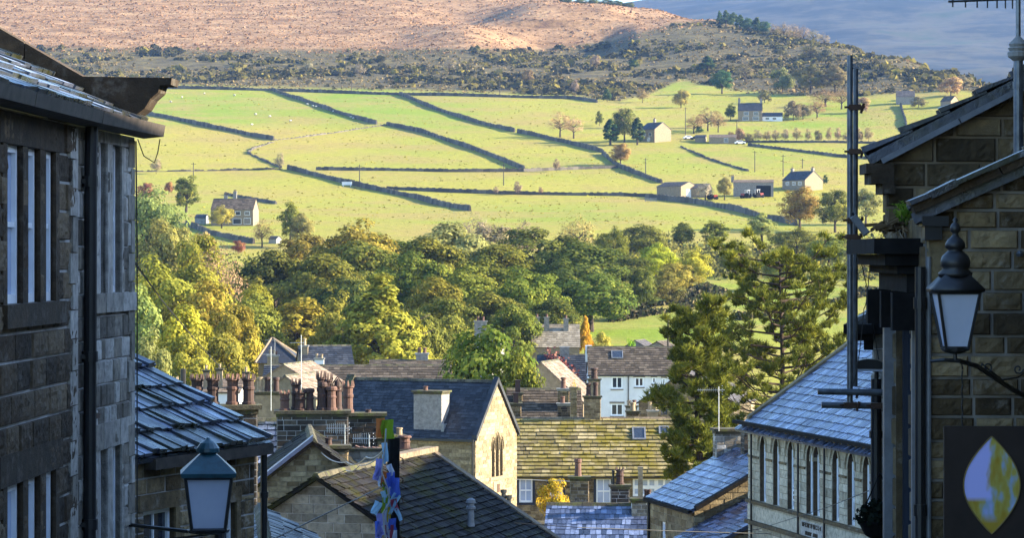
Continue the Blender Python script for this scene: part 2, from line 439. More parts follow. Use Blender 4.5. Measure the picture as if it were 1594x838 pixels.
# ================================================================== terrain
Yk = [0, 25, 60, 100, 150, 200, 250, 320]
Zk = [-1.7, -4.4, -9.0, -13.8, -18.6, -20.6, -20.2, -18.0]
FAR = [(370,592),(420,545),(500,486),(600,432),(700,378),(800,337),(900,309),(1000,266),(1100,223),(1200,188),(1300,160),(1400,137),(1600,96),(1800,40),(2000,-12),(2300,-75),(2700,-120),(3600,-150),(7000,-150)]
def col(far):
    return [(y,z) for y,z in zip(Yk,Zk)]+[(y,-(p-CY)/F*y) for y,p in far]
A = FAR[:9]
crest = lambda *top: col(A+list(top)+[(top[-1][0]+150, top[-1][1]+14),(top[-1][0]+500, top[-1][1]+75),(top[-1][0]+1100, top[-1][1]+120),(4200,215),(7000,215)])
COLS = [(-2500,col(FAR)),(0,col(FAR)),(600,col(FAR)),
        (720, col(FAR[:14]+[(1800,41),(2000,-10),(2250,-30),(2600,-30),(3600,20),(7000,90)])),
        (850, col(FAR[:14]+[(1800,33),(1930,5),(2080,-3),(2300,10),(2600,50),(3600,120),(7000,160)])),
        (930, crest(*FAR[9:14],(1800,37),(1915,6),(1935,3))),
        (1000,crest(*FAR[9:12],(1600,94),(1800,35),(1870,16),(1890,12))),
        (1100,crest((1200,188),(1300,159),(1400,134),(1600,87),(1780,38),(1810,31))),
        (1200,crest((1200,187),(1300,156),(1400,129),(1600,81),(1700,56),(1725,51))),
        (1300,crest((1200,186),(1300,153),(1400,122),(1550,85),(1610,72))),
        (1400,crest((1200,182),(1300,146),(1400,113),(1470,97),(1490,93))),
        (1480,crest((1200,178),(1300,140),(1380,117),(1395,113))),
        (1540,crest((1150,190),(1220,164),(1290,142),(1325,133))),
        (1620,crest((1140,196),(1200,178),(1260,163),(1295,157))),
        (1900,crest((1120,215),(1180,205),(1210,200))),
        (4200,crest((1120,215),(1180,205),(1210,200)))]
def pchip(xs, ys, x):
    xs=np.array(xs,float); ys=np.array(ys,float); h=np.diff(xs); d=np.diff(ys)/h
    m=np.zeros(len(xs)); m[0]=d[0]; m[-1]=d[-1]
    for i in range(1,len(xs)-1):
        if d[i-1]*d[i] > 0:
            w1=2*h[i]+h[i-1]; w2=h[i]+2*h[i-1]; m[i]=(w1+w2)/(w1/d[i-1]+w2/d[i])
    i=np.clip(np.searchsorted(xs,x)-1,0,len(h)-1); t=(x-xs[i])/h[i]
    return ys[i]*(1+2*t)*(1-t)**2+m[i]*h[i]*t*(1-t)**2+ys[i+1]*t*t*(3-2*t)+m[i+1]*h[i]*t*t*(t-1)
YG = np.concatenate([np.arange(-60,0,10), np.arange(0,300,5), np.arange(300,1000,4), np.arange(1000,1900,3.0), np.arange(1900,2600,14), np.arange(2600,7001,200)])
cpx = np.array([c[0] for c in COLS],float)
TAB = np.array([[0.0]*len(YG) for _ in COLS])
for i,(p,c) in enumerate(COLS):
    xs=[q[0] for q in c]; ys=[q[1] for q in c]
    TAB[i] = np.where(YG < 0, -1.7-.07*YG, pchip(xs, ys, np.maximum(YG,0)))
def fbm(x, y, sc, oc=4, sd=0.0):
    # cheap value noise, vectorised
    tot=np.zeros_like(x); amp=1.; nrm=0.
    for o in range(oc):
        f=2**o/sc; a=x*f+17.3*o+sd; b=y*f-9.7*o+sd*1.7
        i=np.floor(a); j=np.floor(b); u=a-i; w=b-j; u=u*u*(3-2*u); w=w*w*(3-2*w)
        h=lambda p,q: np.modf(np.abs(np.sin(p*127.1+q*311.7+o*74.7)*43758.5453))[0]
        tot+=amp*((h(i,j)*(1-u)+h(i+1,j)*u)*(1-w)+(h(i,j+1)*(1-u)+h(i+1,j+1)*u)*w-.5); nrm+=amp; amp*=.5
    return tot/nrm
def edge_moor(px):  return np.interp(px,[0,600,850,950,1050,1150,1250,1400,1600],[76,80,79,68,40,34,56,88,150])
def edge_scrub(px): return np.interp(px,[0,205,620,890,960,1010,1060,1120,1160,1220,1330,1400,1500,1600],[128,133,142,150,160,148,126,138,146,150,152,146,143,165])
def ground(X, Y):
    X=np.asarray(X,float); Y=np.asarray(Y,float)
    px = CX+F*X/np.maximum(Y,60.)
    px = np.clip(px, cpx[0], cpx[-1])
    i = np.clip(np.searchsorted(cpx,px)-1,0,len(cpx)-2); t=(px-cpx[i])/(cpx[i+1]-cpx[i]); t=t*t*(3-2*t)
    yi = np.clip(np.searchsorted(YG,Y)-1,0,len(YG)-2); s=np.clip((Y-YG[yi])/(YG[yi+1]-YG[yi]),0,1)
    z0=TAB[i,yi]*(1-s)+TAB[i,yi+1]*s; z1=TAB[i+1,yi]*(1-s)+TAB[i+1,yi+1]*s
    z = z0*(1-t)+z1*t
    py = CY-F*z/np.maximum(Y,60.)
    far = np.clip((Y-420)/300.,0,1)
    z = z + far*1.6*fbm(X,Y,90.,3)
    hill = np.clip((edge_scrub(px)+4-py)/30.,0,1)*np.clip((Y-1000)/100,0,1)
    band = hill*np.clip((py-edge_moor(px)+8)/20.,0,1)
    z = z + band*2.5*fbm(X,Y,55.,4,3.) + hill*2.2*fbm(X,Y,22.,4,9.)
    return z
def gz(X, Y): return float(ground(np.array([X]),np.array([Y]))[0])
def hit(px, py, y0=330., y1=2600.):
    """first point of the ground seen along a direction"""
    ys=np.arange(y0,y1,1.0); xs=(px-CX)/F*ys; d=(-(py-CY)/F*ys)-ground(xs,ys)
    k=np.argmax(d<0)
    if d[k]>=0: k=len(ys)-1
    Y=ys[k]; return Vector((xs[k],Y,gz(xs[k],Y)))

# ground mesh
ang = np.concatenate([np.arange(-3600,-300,90), np.arange(-300,1900,4.0), np.arange(1900,5200,90)])
k = (ang-CX)/F
YY,KK = np.meshgrid(YG,k,indexing='ij')
XX = KK*(np.maximum(YY,0)+70.0)
ZZ = ground(XX,YY)
nr,nc = XX.shape
verts = np.stack([XX,YY,ZZ],-1).reshape(-1,3)
idx = np.arange(nr*nc).reshape(nr,nc)
quads = np.stack([idx[:-1,:-1],idx[:-1,1:],idx[1:,1:],idx[1:,:-1]],-1).reshape(-1,4)
me = bpy.data.meshes.new('ground'); me.from_pydata(verts.tolist(),[],quads.tolist())
me.polygons.foreach_set('use_smooth',[True]*len(me.polygons))
PX = CX+F*XX/np.maximum(YY,60.); PY = CY-F*ZZ/np.maximum(YY,60.)
jit = 7*fbm(XX,YY,60.,4,5.)
w_hill = np.clip((edge_scrub(PX)-PY+jit)/6.,0,1)*np.clip((YY-1000)/80,0,1)
w_moor = np.clip((edge_moor(PX)-PY+jit*1.3)/7.,0,1)*w_hill
# greener and paler fields: (px, py, rx, ry, amount)
green = np.zeros_like(PX)
for (a,b,rx,ry,am) in [(330,168,120,28,.9),(560,165,70,30,.75),(700,180,90,30,.5),(1050,130,70,16,.5),(1280,190,110,24,.65),(300,345,60,30,.3),(1320,460,200,50,.9),(980,510,160,40,.8),(860,335,200,18,.25),(520,215,110,16,-.4),(300,235,100,22,-.2),(640,235,80,22,.2),(880,255,70,15,.3),(1150,250,160,16,.25),(350,205,110,9,-.5)]:
    green += am*np.exp(-((PX-a)/rx)**2-((PY-b)/ry)**2)
green = np.clip(green*1.15+.36+.5*fbm(XX,YY,70.,3,11.),0,1)
ca = me.color_attributes.new('zone','FLOAT_COLOR','POINT')
ca.data.foreach_set('color', np.stack([w_hill,w_moor,green,np.ones_like(green)],-1).astype(np.float32).ravel())
t = NT('moor_and_pasture')
za = t.n('ShaderNodeAttribute'); za.attribute_name='zone'; sep=t.n('ShaderNodeSeparateColor'); t.l(za.outputs['Color'],sep.inputs[0])
gn = t.noise(.03,6,t.pos((1,1.3,1)),.65); gn2 = t.noise(.5,6,None,.7)
gcol = t.mix(sep.outputs[2], (.30,.255,.045), (.165,.225,.022))
gcol = t.mix(t.ramp(gn,[(.42,(0,0,0)),(.62,(.75,.75,.75))]), gcol, (.27,.20,.065))
gcol = t.mix(.55, gcol, t.ramp(gn2,[(.3,(.5,.55,.45)),(.52,(1,1,1)),(.72,(1.3,1.22,1.1))]),'MULTIPLY')
s1=t.noise(.11,6,t.pos((1,1.8,1)),.7)
scol = t.ramp(s1,[(.28,(.038,.034,.02)),(.46,(.08,.064,.032)),(.60,(.13,.105,.042)),(.73,(.21,.17,.06))])
scol = t.mix(.7, scol, t.ramp(t.noise(.7,5,None,.7),[(.3,(.45,.45,.45)),(.6,(1.1,1.1,1.1))]),'MULTIPLY')
m1=t.noise(.035,7,t.pos((1,2.2,1)),.72)
mcol = t.ramp(m1,[(.32,(.11,.062,.034)),(.45,(.23,.14,.068)),(.58,(.315,.20,.105)),(.72,(.36,.26,.125))])
mcol = t.mix(.75, mcol, t.ramp(t.noise(.33,6,t.pos((1,1.5,1)),.75),[(.32,(.32,.29,.30)),(.52,(.98,.92,.92)),(.72,(1.4,1.32,1.2))]),'MULTIPLY')
c = t.mix(sep.outputs[0], gcol, scol); c = t.mix(sep.outputs[1], c, mcol)
t.pbr(c,.95,t.bump(t.noise(.6,8,None,.75),.9,.7),spec=.1)
me.materials.append(t.m)
go = bpy.data.objects.new('ground',me); C.objects.link(go)
tag(go,'green pasture hillside rising to orange bracken moor','hillside',kind='structure')

# the far moor across the next valley
ks = (np.arange(600,2700,12.)-CX)/F; ys=np.arange(2900,6400,40.)
YY2,KK2=np.meshgrid(ys,ks,indexing='ij'); XX2=KK2*YY2; PX2=CX+KK2*F
top = np.interp(PX2,[600,960,1040,1150,1300,2700],[50,4,-9,-26,-50,-120]); s=(YY2-2900)/(6400-2900)
PYb = 215+(top-215)*np.clip(s/.93,0,1)**.85
ZZ2 = -(PYb-CY)/F*YY2 + (45*fbm(XX2,YY2,700.,5,2.)+16*fbm(XX2,YY2,170.,3,8.))*np.clip(s*4,0,1)*np.clip((.93-s)*8,0.15,1) - np.clip(s-.93,0,1)*2500
vv=np.stack([XX2,YY2,ZZ2],-1).reshape(-1,3); nr,nc=XX2.shape; idx=np.arange(nr*nc).reshape(nr,nc)
me=bpy.data.meshes.new('far_moor'); me.from_pydata(vv.tolist(),[],np.stack([idx[:-1,:-1],idx[:-1,1:],idx[1:,1:],idx[1:,:-1]],-1).reshape(-1,4).tolist())
me.polygons.foreach_set('use_smooth',[True]*len(me.polygons))
t=NT('heather_moor'); n1=t.noise(.006,8,t.pos((.8,.6,3)),.68)
c=t.ramp(n1,[(.36,(.006,.012,.014)),(.48,(.024,.026,.024)),(.56,(.06,.054,.038)),(.66,(.028,.042,.022))])
c=t.mix(.6,c,t.ramp(t.noise(.02,6,None,.7),[(.3,(.6,.6,.6)),(.7,(1.2,1.2,1.2))]),'MULTIPLY')
t.pbr(c,.95,spec=.1); me.materials.append(t.m)
fm=bpy.data.objects.new('far_moor_hill',me); C.objects.link(fm); tag(fm,'blue hazy moor across the next valley behind the ridge','moor',kind='structure')

# ================================================================== light, sky, camera
scene=bpy.context.scene
EL, AZ = R(21), R(1)       # sun to the right, a little beyond the view's square
sd=Vector((math.cos(AZ)*math.cos(EL), math.sin(AZ)*math.cos(EL), math.sin(EL)))
w=bpy.data.worlds.new('World'); scene.world=w; w.use_nodes=True
nt=w.node_tree; bg=nt.nodes['Background']; sk=nt.nodes.new('ShaderNodeTexSky'); sk.sky_type='NISHITA'; sk.sun_disc=False
sk.sun_elevation=EL; sk.sun_rotation=math.pi/2-AZ; sk.altitude=250; sk.ozone_density=4.0; sk.air_density=1.1; sk.dust_density=.5
nt.links.new(sk.outputs[0],bg.inputs[0]); bg.inputs[1].default_value=SKY
L=bpy.data.lights.new('sun','SUN'); L.energy=SUN; L.angle=R(.5); L.color=(1.0,.88,.66)
lo=bpy.data.objects.new('sun',L); C.objects.link(lo); lo.rotation_euler=sd.to_track_quat('Z','Y').to_euler(); lo.location=(60,0,60)
cam=bpy.data.cameras.new('camera'); co=bpy.data.objects.new('camera',cam); C.objects.link(co)
co.location=(0,0,0); co.rotation_euler=(R(90),0,0); cam.sensor_width=36; cam.lens=36*F/1594; cam.shift_y=-(419-CY)/1594; cam.clip_start=.5; cam.clip_end=12000
scene.camera=co
scene.view_settings.view_transform='Standard'; scene.view_settings.look='None'; scene.view_settings.gamma=1; scene.view_settings.use_curve_mapping=False
scene.view_settings.exposure=EXPO
scene.cycles.use_denoising=True
scene.cycles.max_bounces=6; scene.cycles.transparent_max_bounces=6; scene.cycles.volume_bounces=0
# ================================================================== trees: prototypes of unit height
def cards(centres, normals, sizes, var, rs, name, mat, blades=None, aspect=1.4):
    """one leaf-sized rhombus per centre"""
    n=len(centres); nrm=normals/np.maximum(np.linalg.norm(normals,axis=1,keepdims=True),1e-6)
    rnd=rs.normal(size=(n,3)); a=np.cross(nrm,rnd); a/=np.maximum(np.linalg.norm(a,axis=1,keepdims=True),1e-6); b=np.cross(nrm,a)
    s=sizes[:,None]
    q=np.stack([centres-a*s*aspect*.5, centres-b*s*.5+nrm*s*.12, centres+a*s*aspect*.5, centres+b*s*.5-nrm*s*.08],1).reshape(-1,3)
    return mesh_quads(q,var,name,mat)
def mesh_quads(q,var,name,mat,k=4):
    n=len(q)//k
    me=bpy.data.meshes.new(name)
    me.vertices.add(len(q)); me.vertices.foreach_set('co',q.astype(np.float32).ravel())
    me.loops.add(len(q)); me.loops.foreach_set('vertex_index',np.arange(len(q),dtype=np.int32))
    me.polygons.add(n); me.polygons.foreach_set('loop_start',np.arange(0,n*k,k,dtype=np.int32)); me.polygons.foreach_set('loop_total',np.full(n,k,np.int32))
    me.update(calc_edges=True); me.materials.append(mat)
    v=np.repeat(var.astype(np.float32),k); ca=me.color_attributes.new('var','FLOAT_COLOR','CORNER')
    ca.data.foreach_set('color',np.stack([v,v,v,np.ones_like(v)],1).ravel())
    return me
def limbs(mb, rs, H, top, spread, n, r0):
    mb.tube([(0,0,-.04),(.004,.002,H*.25),(-.006,.004,H*.6),(.004,-.003,H)],[r0*1.25,r0,r0*.75,r0*.45],8)
    for k in range(n):
        t=rs.uniform(.35,1.0); z0=H*t; a=rs.uniform(0,2*math.pi); L=spread*rs.uniform(.5,1); up=rs.uniform(.15,.5)*(top-z0)
        p0=Vector((0,0,z0)); p1=Vector((math.cos(a)*L*.5,math.sin(a)*L*.5,z0+up*.7)); p2=Vector((math.cos(a+.2)*L,math.sin(a+.2)*L,z0+up*1.25))
        mb.tube([p0,p1,p2],[r0*.45,r0*.28,r0*.09],5)
        for j in range(2):
            a2=a+rs.uniform(-.9,.9); q=p1+Vector((math.cos(a2),math.sin(a2),.6))*L*.35
            mb.tube([p1,q],[r0*.2,r0*.05],4)
def broadleaf(seed, rx=.42, rz=.43, zc=.57, clumps=60, per=130, leaf=.026, rc=(.08,.15), shape='round', mat=None, trunk=.03, tw=0):
    rs=np.random.RandomState(seed); pr=random.Random(seed)
    ph=rs.uniform(0,6.28,6)
    cs=[];rr=[]
    while len(cs)<clumps:
        d=rs.normal(size=3); d/=np.linalg.norm(d)
        if d[2]<-.75: continue
        k=1+.16*math.sin(3*math.atan2(d[1],d[0])+ph[0])+.12*math.sin(2*d[2]*3+ph[1]+2*math.atan2(d[1],d[0]))
        f=rs.uniform(.45,1)**.6
        x=d[0]*rx*k*f; y=d[1]*rx*k*f; z=d[2]*rz*(1+.1*math.sin(ph[2]+4*math.atan2(d[1],d[0])))*f
        if shape=='cone':
            h=(z+rz)/(2*rz); g=(1.12-h)*1.05; x*=g; y*=g
        elif shape=='tall':
            pass
        elif shape=='flat':
            if z<0: z*=.75
        cs.append((x,y,zc+z)); rr.append(rs.uniform(*rc)*(0.6+.4*(1 if shape!='cone' else (1.1-(z+rz)/(2*rz)))))
    cs=np.array(cs); rr=np.array(rr)
    n=(per*(rr/np.mean(rr))**2).astype(int)+8
    idx=np.repeat(np.arange(clumps),n); N=len(idx)
    d=rs.normal(size=(N,3)); d/=np.linalg.norm(d,axis=1,keepdims=True); d[:,2]=np.abs(d[:,2])*np.where(rs.rand(N)<.72,1,-1)
    rad=rr[idx]*rs.uniform(.55,1.12,N)**.7
    p=cs[idx]+d*rad[:,None]*np.array([1,1,.72])
    nn=d*.7+(p-np.array([0,0,zc]))*2.6+rs.normal(size=(N,3))*.32+np.array([0,0,.2])
    cv=rs.uniform(0,1,clumps); va=np.clip(cv[idx]*.55+rs.uniform(0,.45,N),0,1)
    crown=cards(p,nn,leaf*rs.uniform(.6,1.35,N),va,rs,'crown',mat or M['leaf'])
    mb=MB(); limbs(mb,pr,zc*.95,zc+rz*.8,rx*.85,9 if not tw else 16,trunk)
    return crown, mb
PROT={}
def proto(key, cm, mb, bark='bark'):
    o=mb.build('trunk',M[bark]); tm=o.data; bpy.data.objects.remove(o); PROT[key]=(cm,tm)
for i in range(4): proto('oak%d'%i, *broadleaf(11+i, clumps=64+6*i, per=125))
for i in range(2): proto('grn%d'%i, *broadleaf(31+i, clumps=70, per=130, mat=M['leaf_green'], rx=.40))
for i in range(2): proto('tall%d'%i, *broadleaf(41+i, rx=.26, rz=.45, zc=.54, clumps=60, per=105, rc=(.06,.11), leaf=.024))
for i in range(2): proto('cone%d'%i, *broadleaf(51+i, rx=.40, rz=.47, zc=.50, clumps=130, per=110, rc=(.06,.11), shape='cone', leaf=.022))
for i in range(2): proto('bare%d'%i, *broadleaf(61+i, rx=.42, rz=.42, zc=.56, clumps=50, per=45, rc=(.09,.16), leaf=.020, mat=M['twig'], tw=1))
for i in range(2): proto('bush%d'%i, *broadleaf(71+i, rx=.55, rz=.48, zc=.48, clumps=34, per=80, rc=(.13,.24), leaf=.05))
proto('twigbush', *broadleaf(81, rx=.55, rz=.46, zc=.50, clumps=30, per=50, rc=(.13,.24), leaf=.04, mat=M['twig'], tw=1, trunk=.022))
proto('spruce0', *broadleaf(91, rx=.30, rz=.48, zc=.50, clumps=80, per=80, rc=(.05,.10), shape='cone', leaf=.03, mat=M['leaf_green']))

def tree(kind, px, base, top, Y, wid, colr, label, cat='tree', name='tree', group=None, z=None):
    """tree whose crown top is seen at height `top`; wid = crown width seen, in picture units"""
    X=(px-CX)/F*Y; zb=gz(X,Y) if z is None else z
    if base is not None: zb=-(base-CY)/F*Y
    zb=min(zb, gz(X,Y)) if z is None else zb
    zt=-(top-CY)/F*Y; H=max(zt-zb, .5)
    cm,tm=PROT[kind]
    r=thing(name,label,cat,(X,Y,zb),group); 
    bb=np.array([v.co[0] for v in cm.vertices]); W=bb.max()-bb.min(); zmax=max(v.co[2] for v in cm.vertices)
    H/=zmax; sw=(wid/F*Y)/W
    r.scale=(sw,sw,H); r.rotation_euler.z=rng.uniform(0,6.28)
    c=bpy.data.objects.new('crown',cm); t=bpy.data.objects.new('trunk',tm)
    for o in (c,t):
        C.objects.link(o); o.parent=r; ALLKIDS.setdefault(r,[]).append(o)
    j=lambda x:x*rng.uniform(.9,1.1)
    c.color=(j(colr[0]*1.6),j(colr[1]*1.55),j(colr[2]*1.35),1)
    return r
G_OLIVE=(.085,.095,.022); G_DARK=(.05,.062,.018); G_YEL=(.15,.145,.026); G_LIME=(.17,.20,.03); G_AUT=(.17,.125,.03); G_HAZE=(.12,.15,.05)
G_BROWN=(.17,.11,.06); G_RED=(.15,.065,.045); G_GREY=(.15,.12,.09); G_CON=(.022,.05,.025); G_GOLD=(.175,.155,.027); G_MID=(.085,.10,.024); G_PALE=(.16,.16,.06)

WOOD='woodland trees along the valley floor'
for a in [
 # kind, px, base, top, Y, width, colour, label
 ('oak0',548,None,337,480,165,G_AUT,'broad oak with orange brown crown top rising highest in the left half of the wood'),
 ('oak1',425,None,386,455,130,G_DARK,'dark green dome shaped tree at the left end of the dense wood'),
 ('oak2',500,None,392,440,150,G_OLIVE,'olive green oak below the orange topped oak'),
 ('tall0',468,None,462,385,110,G_YEL,'yellow green tree standing before the dark dome shaped tree'),
 ('cone0',592,None,424,350,165,(.15,.165,.03),'lime green cone shaped tree in front of the wood, directly above the long brown roof'),
 ('oak3',640,None,388,455,120,G_OLIVE,'olive tree rising behind the tip of the lime green cone shaped tree'),
 ('oak1',705,None,343,505,150,G_PALE,'pale olive round tree at the top of the wood beside the orange topped oak'),
 ('oak0',742,None,395,450,150,G_OLIVE,'mixed olive and yellow tree in the middle of the wood'),
 ('oak2',680,None,428,405,110,(.12,.11,.022),'yellowing tree just right of the lime green cone shaped tree'),
 ('grn0',838,None,353,520,150,G_DARK,'dark green tree top at the wood edge below the lowest pasture'),
 ('grn1',905,None,372,500,150,G_DARK,'wide dark green tree with a smooth rounded crown above the lawn'),
 ('grn0',920,None,425,455,125,(.055,.085,.02),'fresh green sycamore whose crown meets the bright lawn'),
 ('oak3',822,None,412,430,115,G_MID,'green tree between the chimneyed grey roof and the dark wood top'),
 ('oak1',765,None,452,400,120,G_MID,'mid green tree behind the near sycamore on its upper left'),
 ('oak2',860,None,462,410,95,G_DARK,'small dark tree filling the gap at the foot of the fresh green sycamore'),
 ('oak0',250,None,392,345,150,G_YEL,'golden yellow tree rising beside the stone house corner'),
 ('tall1',215,None,440,300,90,G_HAZE,'pale grey green tree touching the stone house corner'),
 ('oak3',320,None,432,335,130,G_GOLD,'bright yellow tree in the middle of the yellow trees'),
 ('oak1',285,None,470,300,120,(.20,.20,.03),'yellow green tree low behind the wet slate roof'),
 ('oak2',365,None,470,330,95,G_YEL,'yellow tree above the crowned chimney pots'),
 ('oak0',232,None,505,275,80,(.17,.18,.06),'silvery green tree just above the ridge of the wet slate roof'),
 ('bare0',338,None,374,430,90,G_BROWN,'thin brown half bare tree between the yellow trees and the dark wood'),
 ('grn1',235,None,288,530,110,G_HAZE,'large pale green hazy tree beside the upper windows of the stone house'),
 ('oak3',262,None,335,480,100,(.14,.15,.05),'grey green tree below the hazy tree next to the stone house'),
 ('oak2',310,None,362,470,90,G_YEL,'yellowing tree below the farmhouse garden wall'),
 ('oak0',525,None,450,370,90,(.16,.15,.03),'small golden tree at the left foot of the lime green cone shaped tree'),
 ('grn1',655,None,480,360,80,G_MID,'small green tree at the right foot of the lime green cone shaped tree'),
 ('oak1',800,None,470,380,90,G_MID,'green tree partly behind the near sycamore on its right'),
 ('oak2',400,None,440,400,80,G_YEL,'narrow yellow tree left of the small yellow green tree'),
 ('oak3',590,None,360,530,120,G_OLIVE,'olive tree behind the orange topped oak on its right'),
 ('oak2',475,None,362,520,100,(.13,.11,.025),'brownish tree behind the orange topped oak on its left'),
 ('grn0',765,None,350,560,100,G_GREY,'grey brown thin tree behind the wood under the end of a field wall'),
 ('grn1',975,None,395,560,80,G_DARK,'dark green tree left of the bright lime hedge trees'),
 ('oak0',455,None,405,500,150,G_OLIVE,'olive tree just right of the dark dome shaped tree'),
 ('oak2',560,None,372,470,150,G_OLIVE,'olive tree directly under the orange brown crown top'),
 ('oak3',615,None,372,500,150,(.10,.11,.025),'olive gold tree between the orange brown crown top and the pale olive round tree'),
 ('oak1',665,None,366,480,140,G_OLIVE,'olive tree below the pale olive round tree on its left'),
 ('oak0',715,None,412,430,140,(.11,.115,.025),'gold tinged olive tree in the lower middle of the wood'),
 ('oak2',775,None,378,500,140,G_OLIVE,'olive tree between the pale olive round tree and the dark green tree top'),
 ('oak3',540,None,430,420,120,G_DARK,'dark tree behind the left shoulder of the lime green cone shaped tree'),
 ('oak1',500,None,445,430,110,G_OLIVE,'olive tree above the small golden tree'),
 ('oak2',690,None,462,370,120,G_MID,'mid green tree low behind the near sycamore on its far left'),
 ('oak0',385,None,455,370,120,(.12,.12,.025),'olive gold tree in front of the dark dome shaped tree'),
 ('oak1',300,None,405,400,130,G_YEL,'yellow tree between the hazy tree and the thin brown tree'),
 ('oak3',285,None,510,290,110,(.15,.15,.03),'yellow green tree lowest behind the wet slate roof'),
 ('oak2',345,None,515,300,110,(.16,.15,.03),'yellow green tree lowest behind the crowned chimney pots'),
 ('oak0',880,None,400,480,130,G_DARK,'dark tree between the two dark green crowns above the lawn'),
 ]: tree(a[0],a[1],a[2],a[3],a[4],a[5]*1.15,a[6],a[7],group=WOOD)
HED='hedgerow trees along the lower pasture'
for a in [
 ('oak1',1022,None,376,570,70,(.22,.26,.03),'bright lime yellow tree at the edge of the lawn field'),
 ('oak0',1078,None,383,560,75,(.25,.22,.03),'yellow and gold tree beside the bright lime tree'),
 ('oak2',1050,None,408,540,80,(.18,.15,.035),'low orange tinged tree in front of the lime and gold trees'),
 ('grn0',1000,None,420,500,52,G_DARK,'small round dark green tree on the lawn edge'),
 ('grn1',1000,None,347,650,90,G_OLIVE,'olive tree behind the bright lime tree'),
 ('tall0',1112,None,343,680,52,G_MID,'slim green tree standing alone in the hedge right of the gold tree'),
 ('grn0',1062,None,346,680,42,G_DARK,'small dark tree in the hedge left of the slim green tree'),
 ('tall1',1186,None,330,690,50,G_PALE,'pale thin tree at the end of the field wall shadow'),
 ('bare1',900,None,332,650,70,(.20,.16,.06),'pale yellow thin tree on the lower pasture edge'),
 ('bare0',820,None,338,640,60,G_GREY,'grey bare tree on the lower pasture edge'),
 ('bare1',742,None,330,640,60,G_GREY,'grey bare tree at the lower end of the long field wall'),
 ('oak0',955,None,350,620,60,G_OLIVE,'dull green bush like tree behind the dark green tree top'),
 ('oak3',1245,None,288,740,72,(.19,.13,.04),'orange crowned tree before the slate roofed farmhouse'),
 ('oak2',1300,None,294,730,66,G_MID,'green tree right of the orange crowned tree'),
 ('oak1',1348,None,292,760,60,G_PALE,'pale hazy tree behind the scaffold tubes'),
 ('oak0',1240,None,352,650,90,G_OLIVE,'olive tree above the tall pine'),
 ('grn1',1290,None,366,620,80,G_MID,'green tree between the tall pine and the scaffold tubes'),
 ('grn0',1345,None,370,600,70,G_PALE,'grey green tree behind the lower scaffold tubes'),
 ('oak2',1145,None,378,600,60,G_OLIVE,'olive tree behind the left shoulder of the tall pine'),
 ('oak3',1215,None,385,560,70,(.16,.20,.04),'light green tree peeping over the tall pine'),
 ('bush0',950,None,432,530,60,G_DARK,'dark hedge bush left of the small round tree'),
 ('bush1',1040,None,432,520,56,(.09,.08,.03),'brownish hedge bush right of the small round tree'),
 ]: tree(*a[:7],a[7],group=HED)
FT='trees scattered on the hillside'
def hilltree(kind,px,base,top,wid,colr,label,**k):
    q=hit(px,base); return tree(kind,px,None,top,q.y,wid,colr,label,**k)
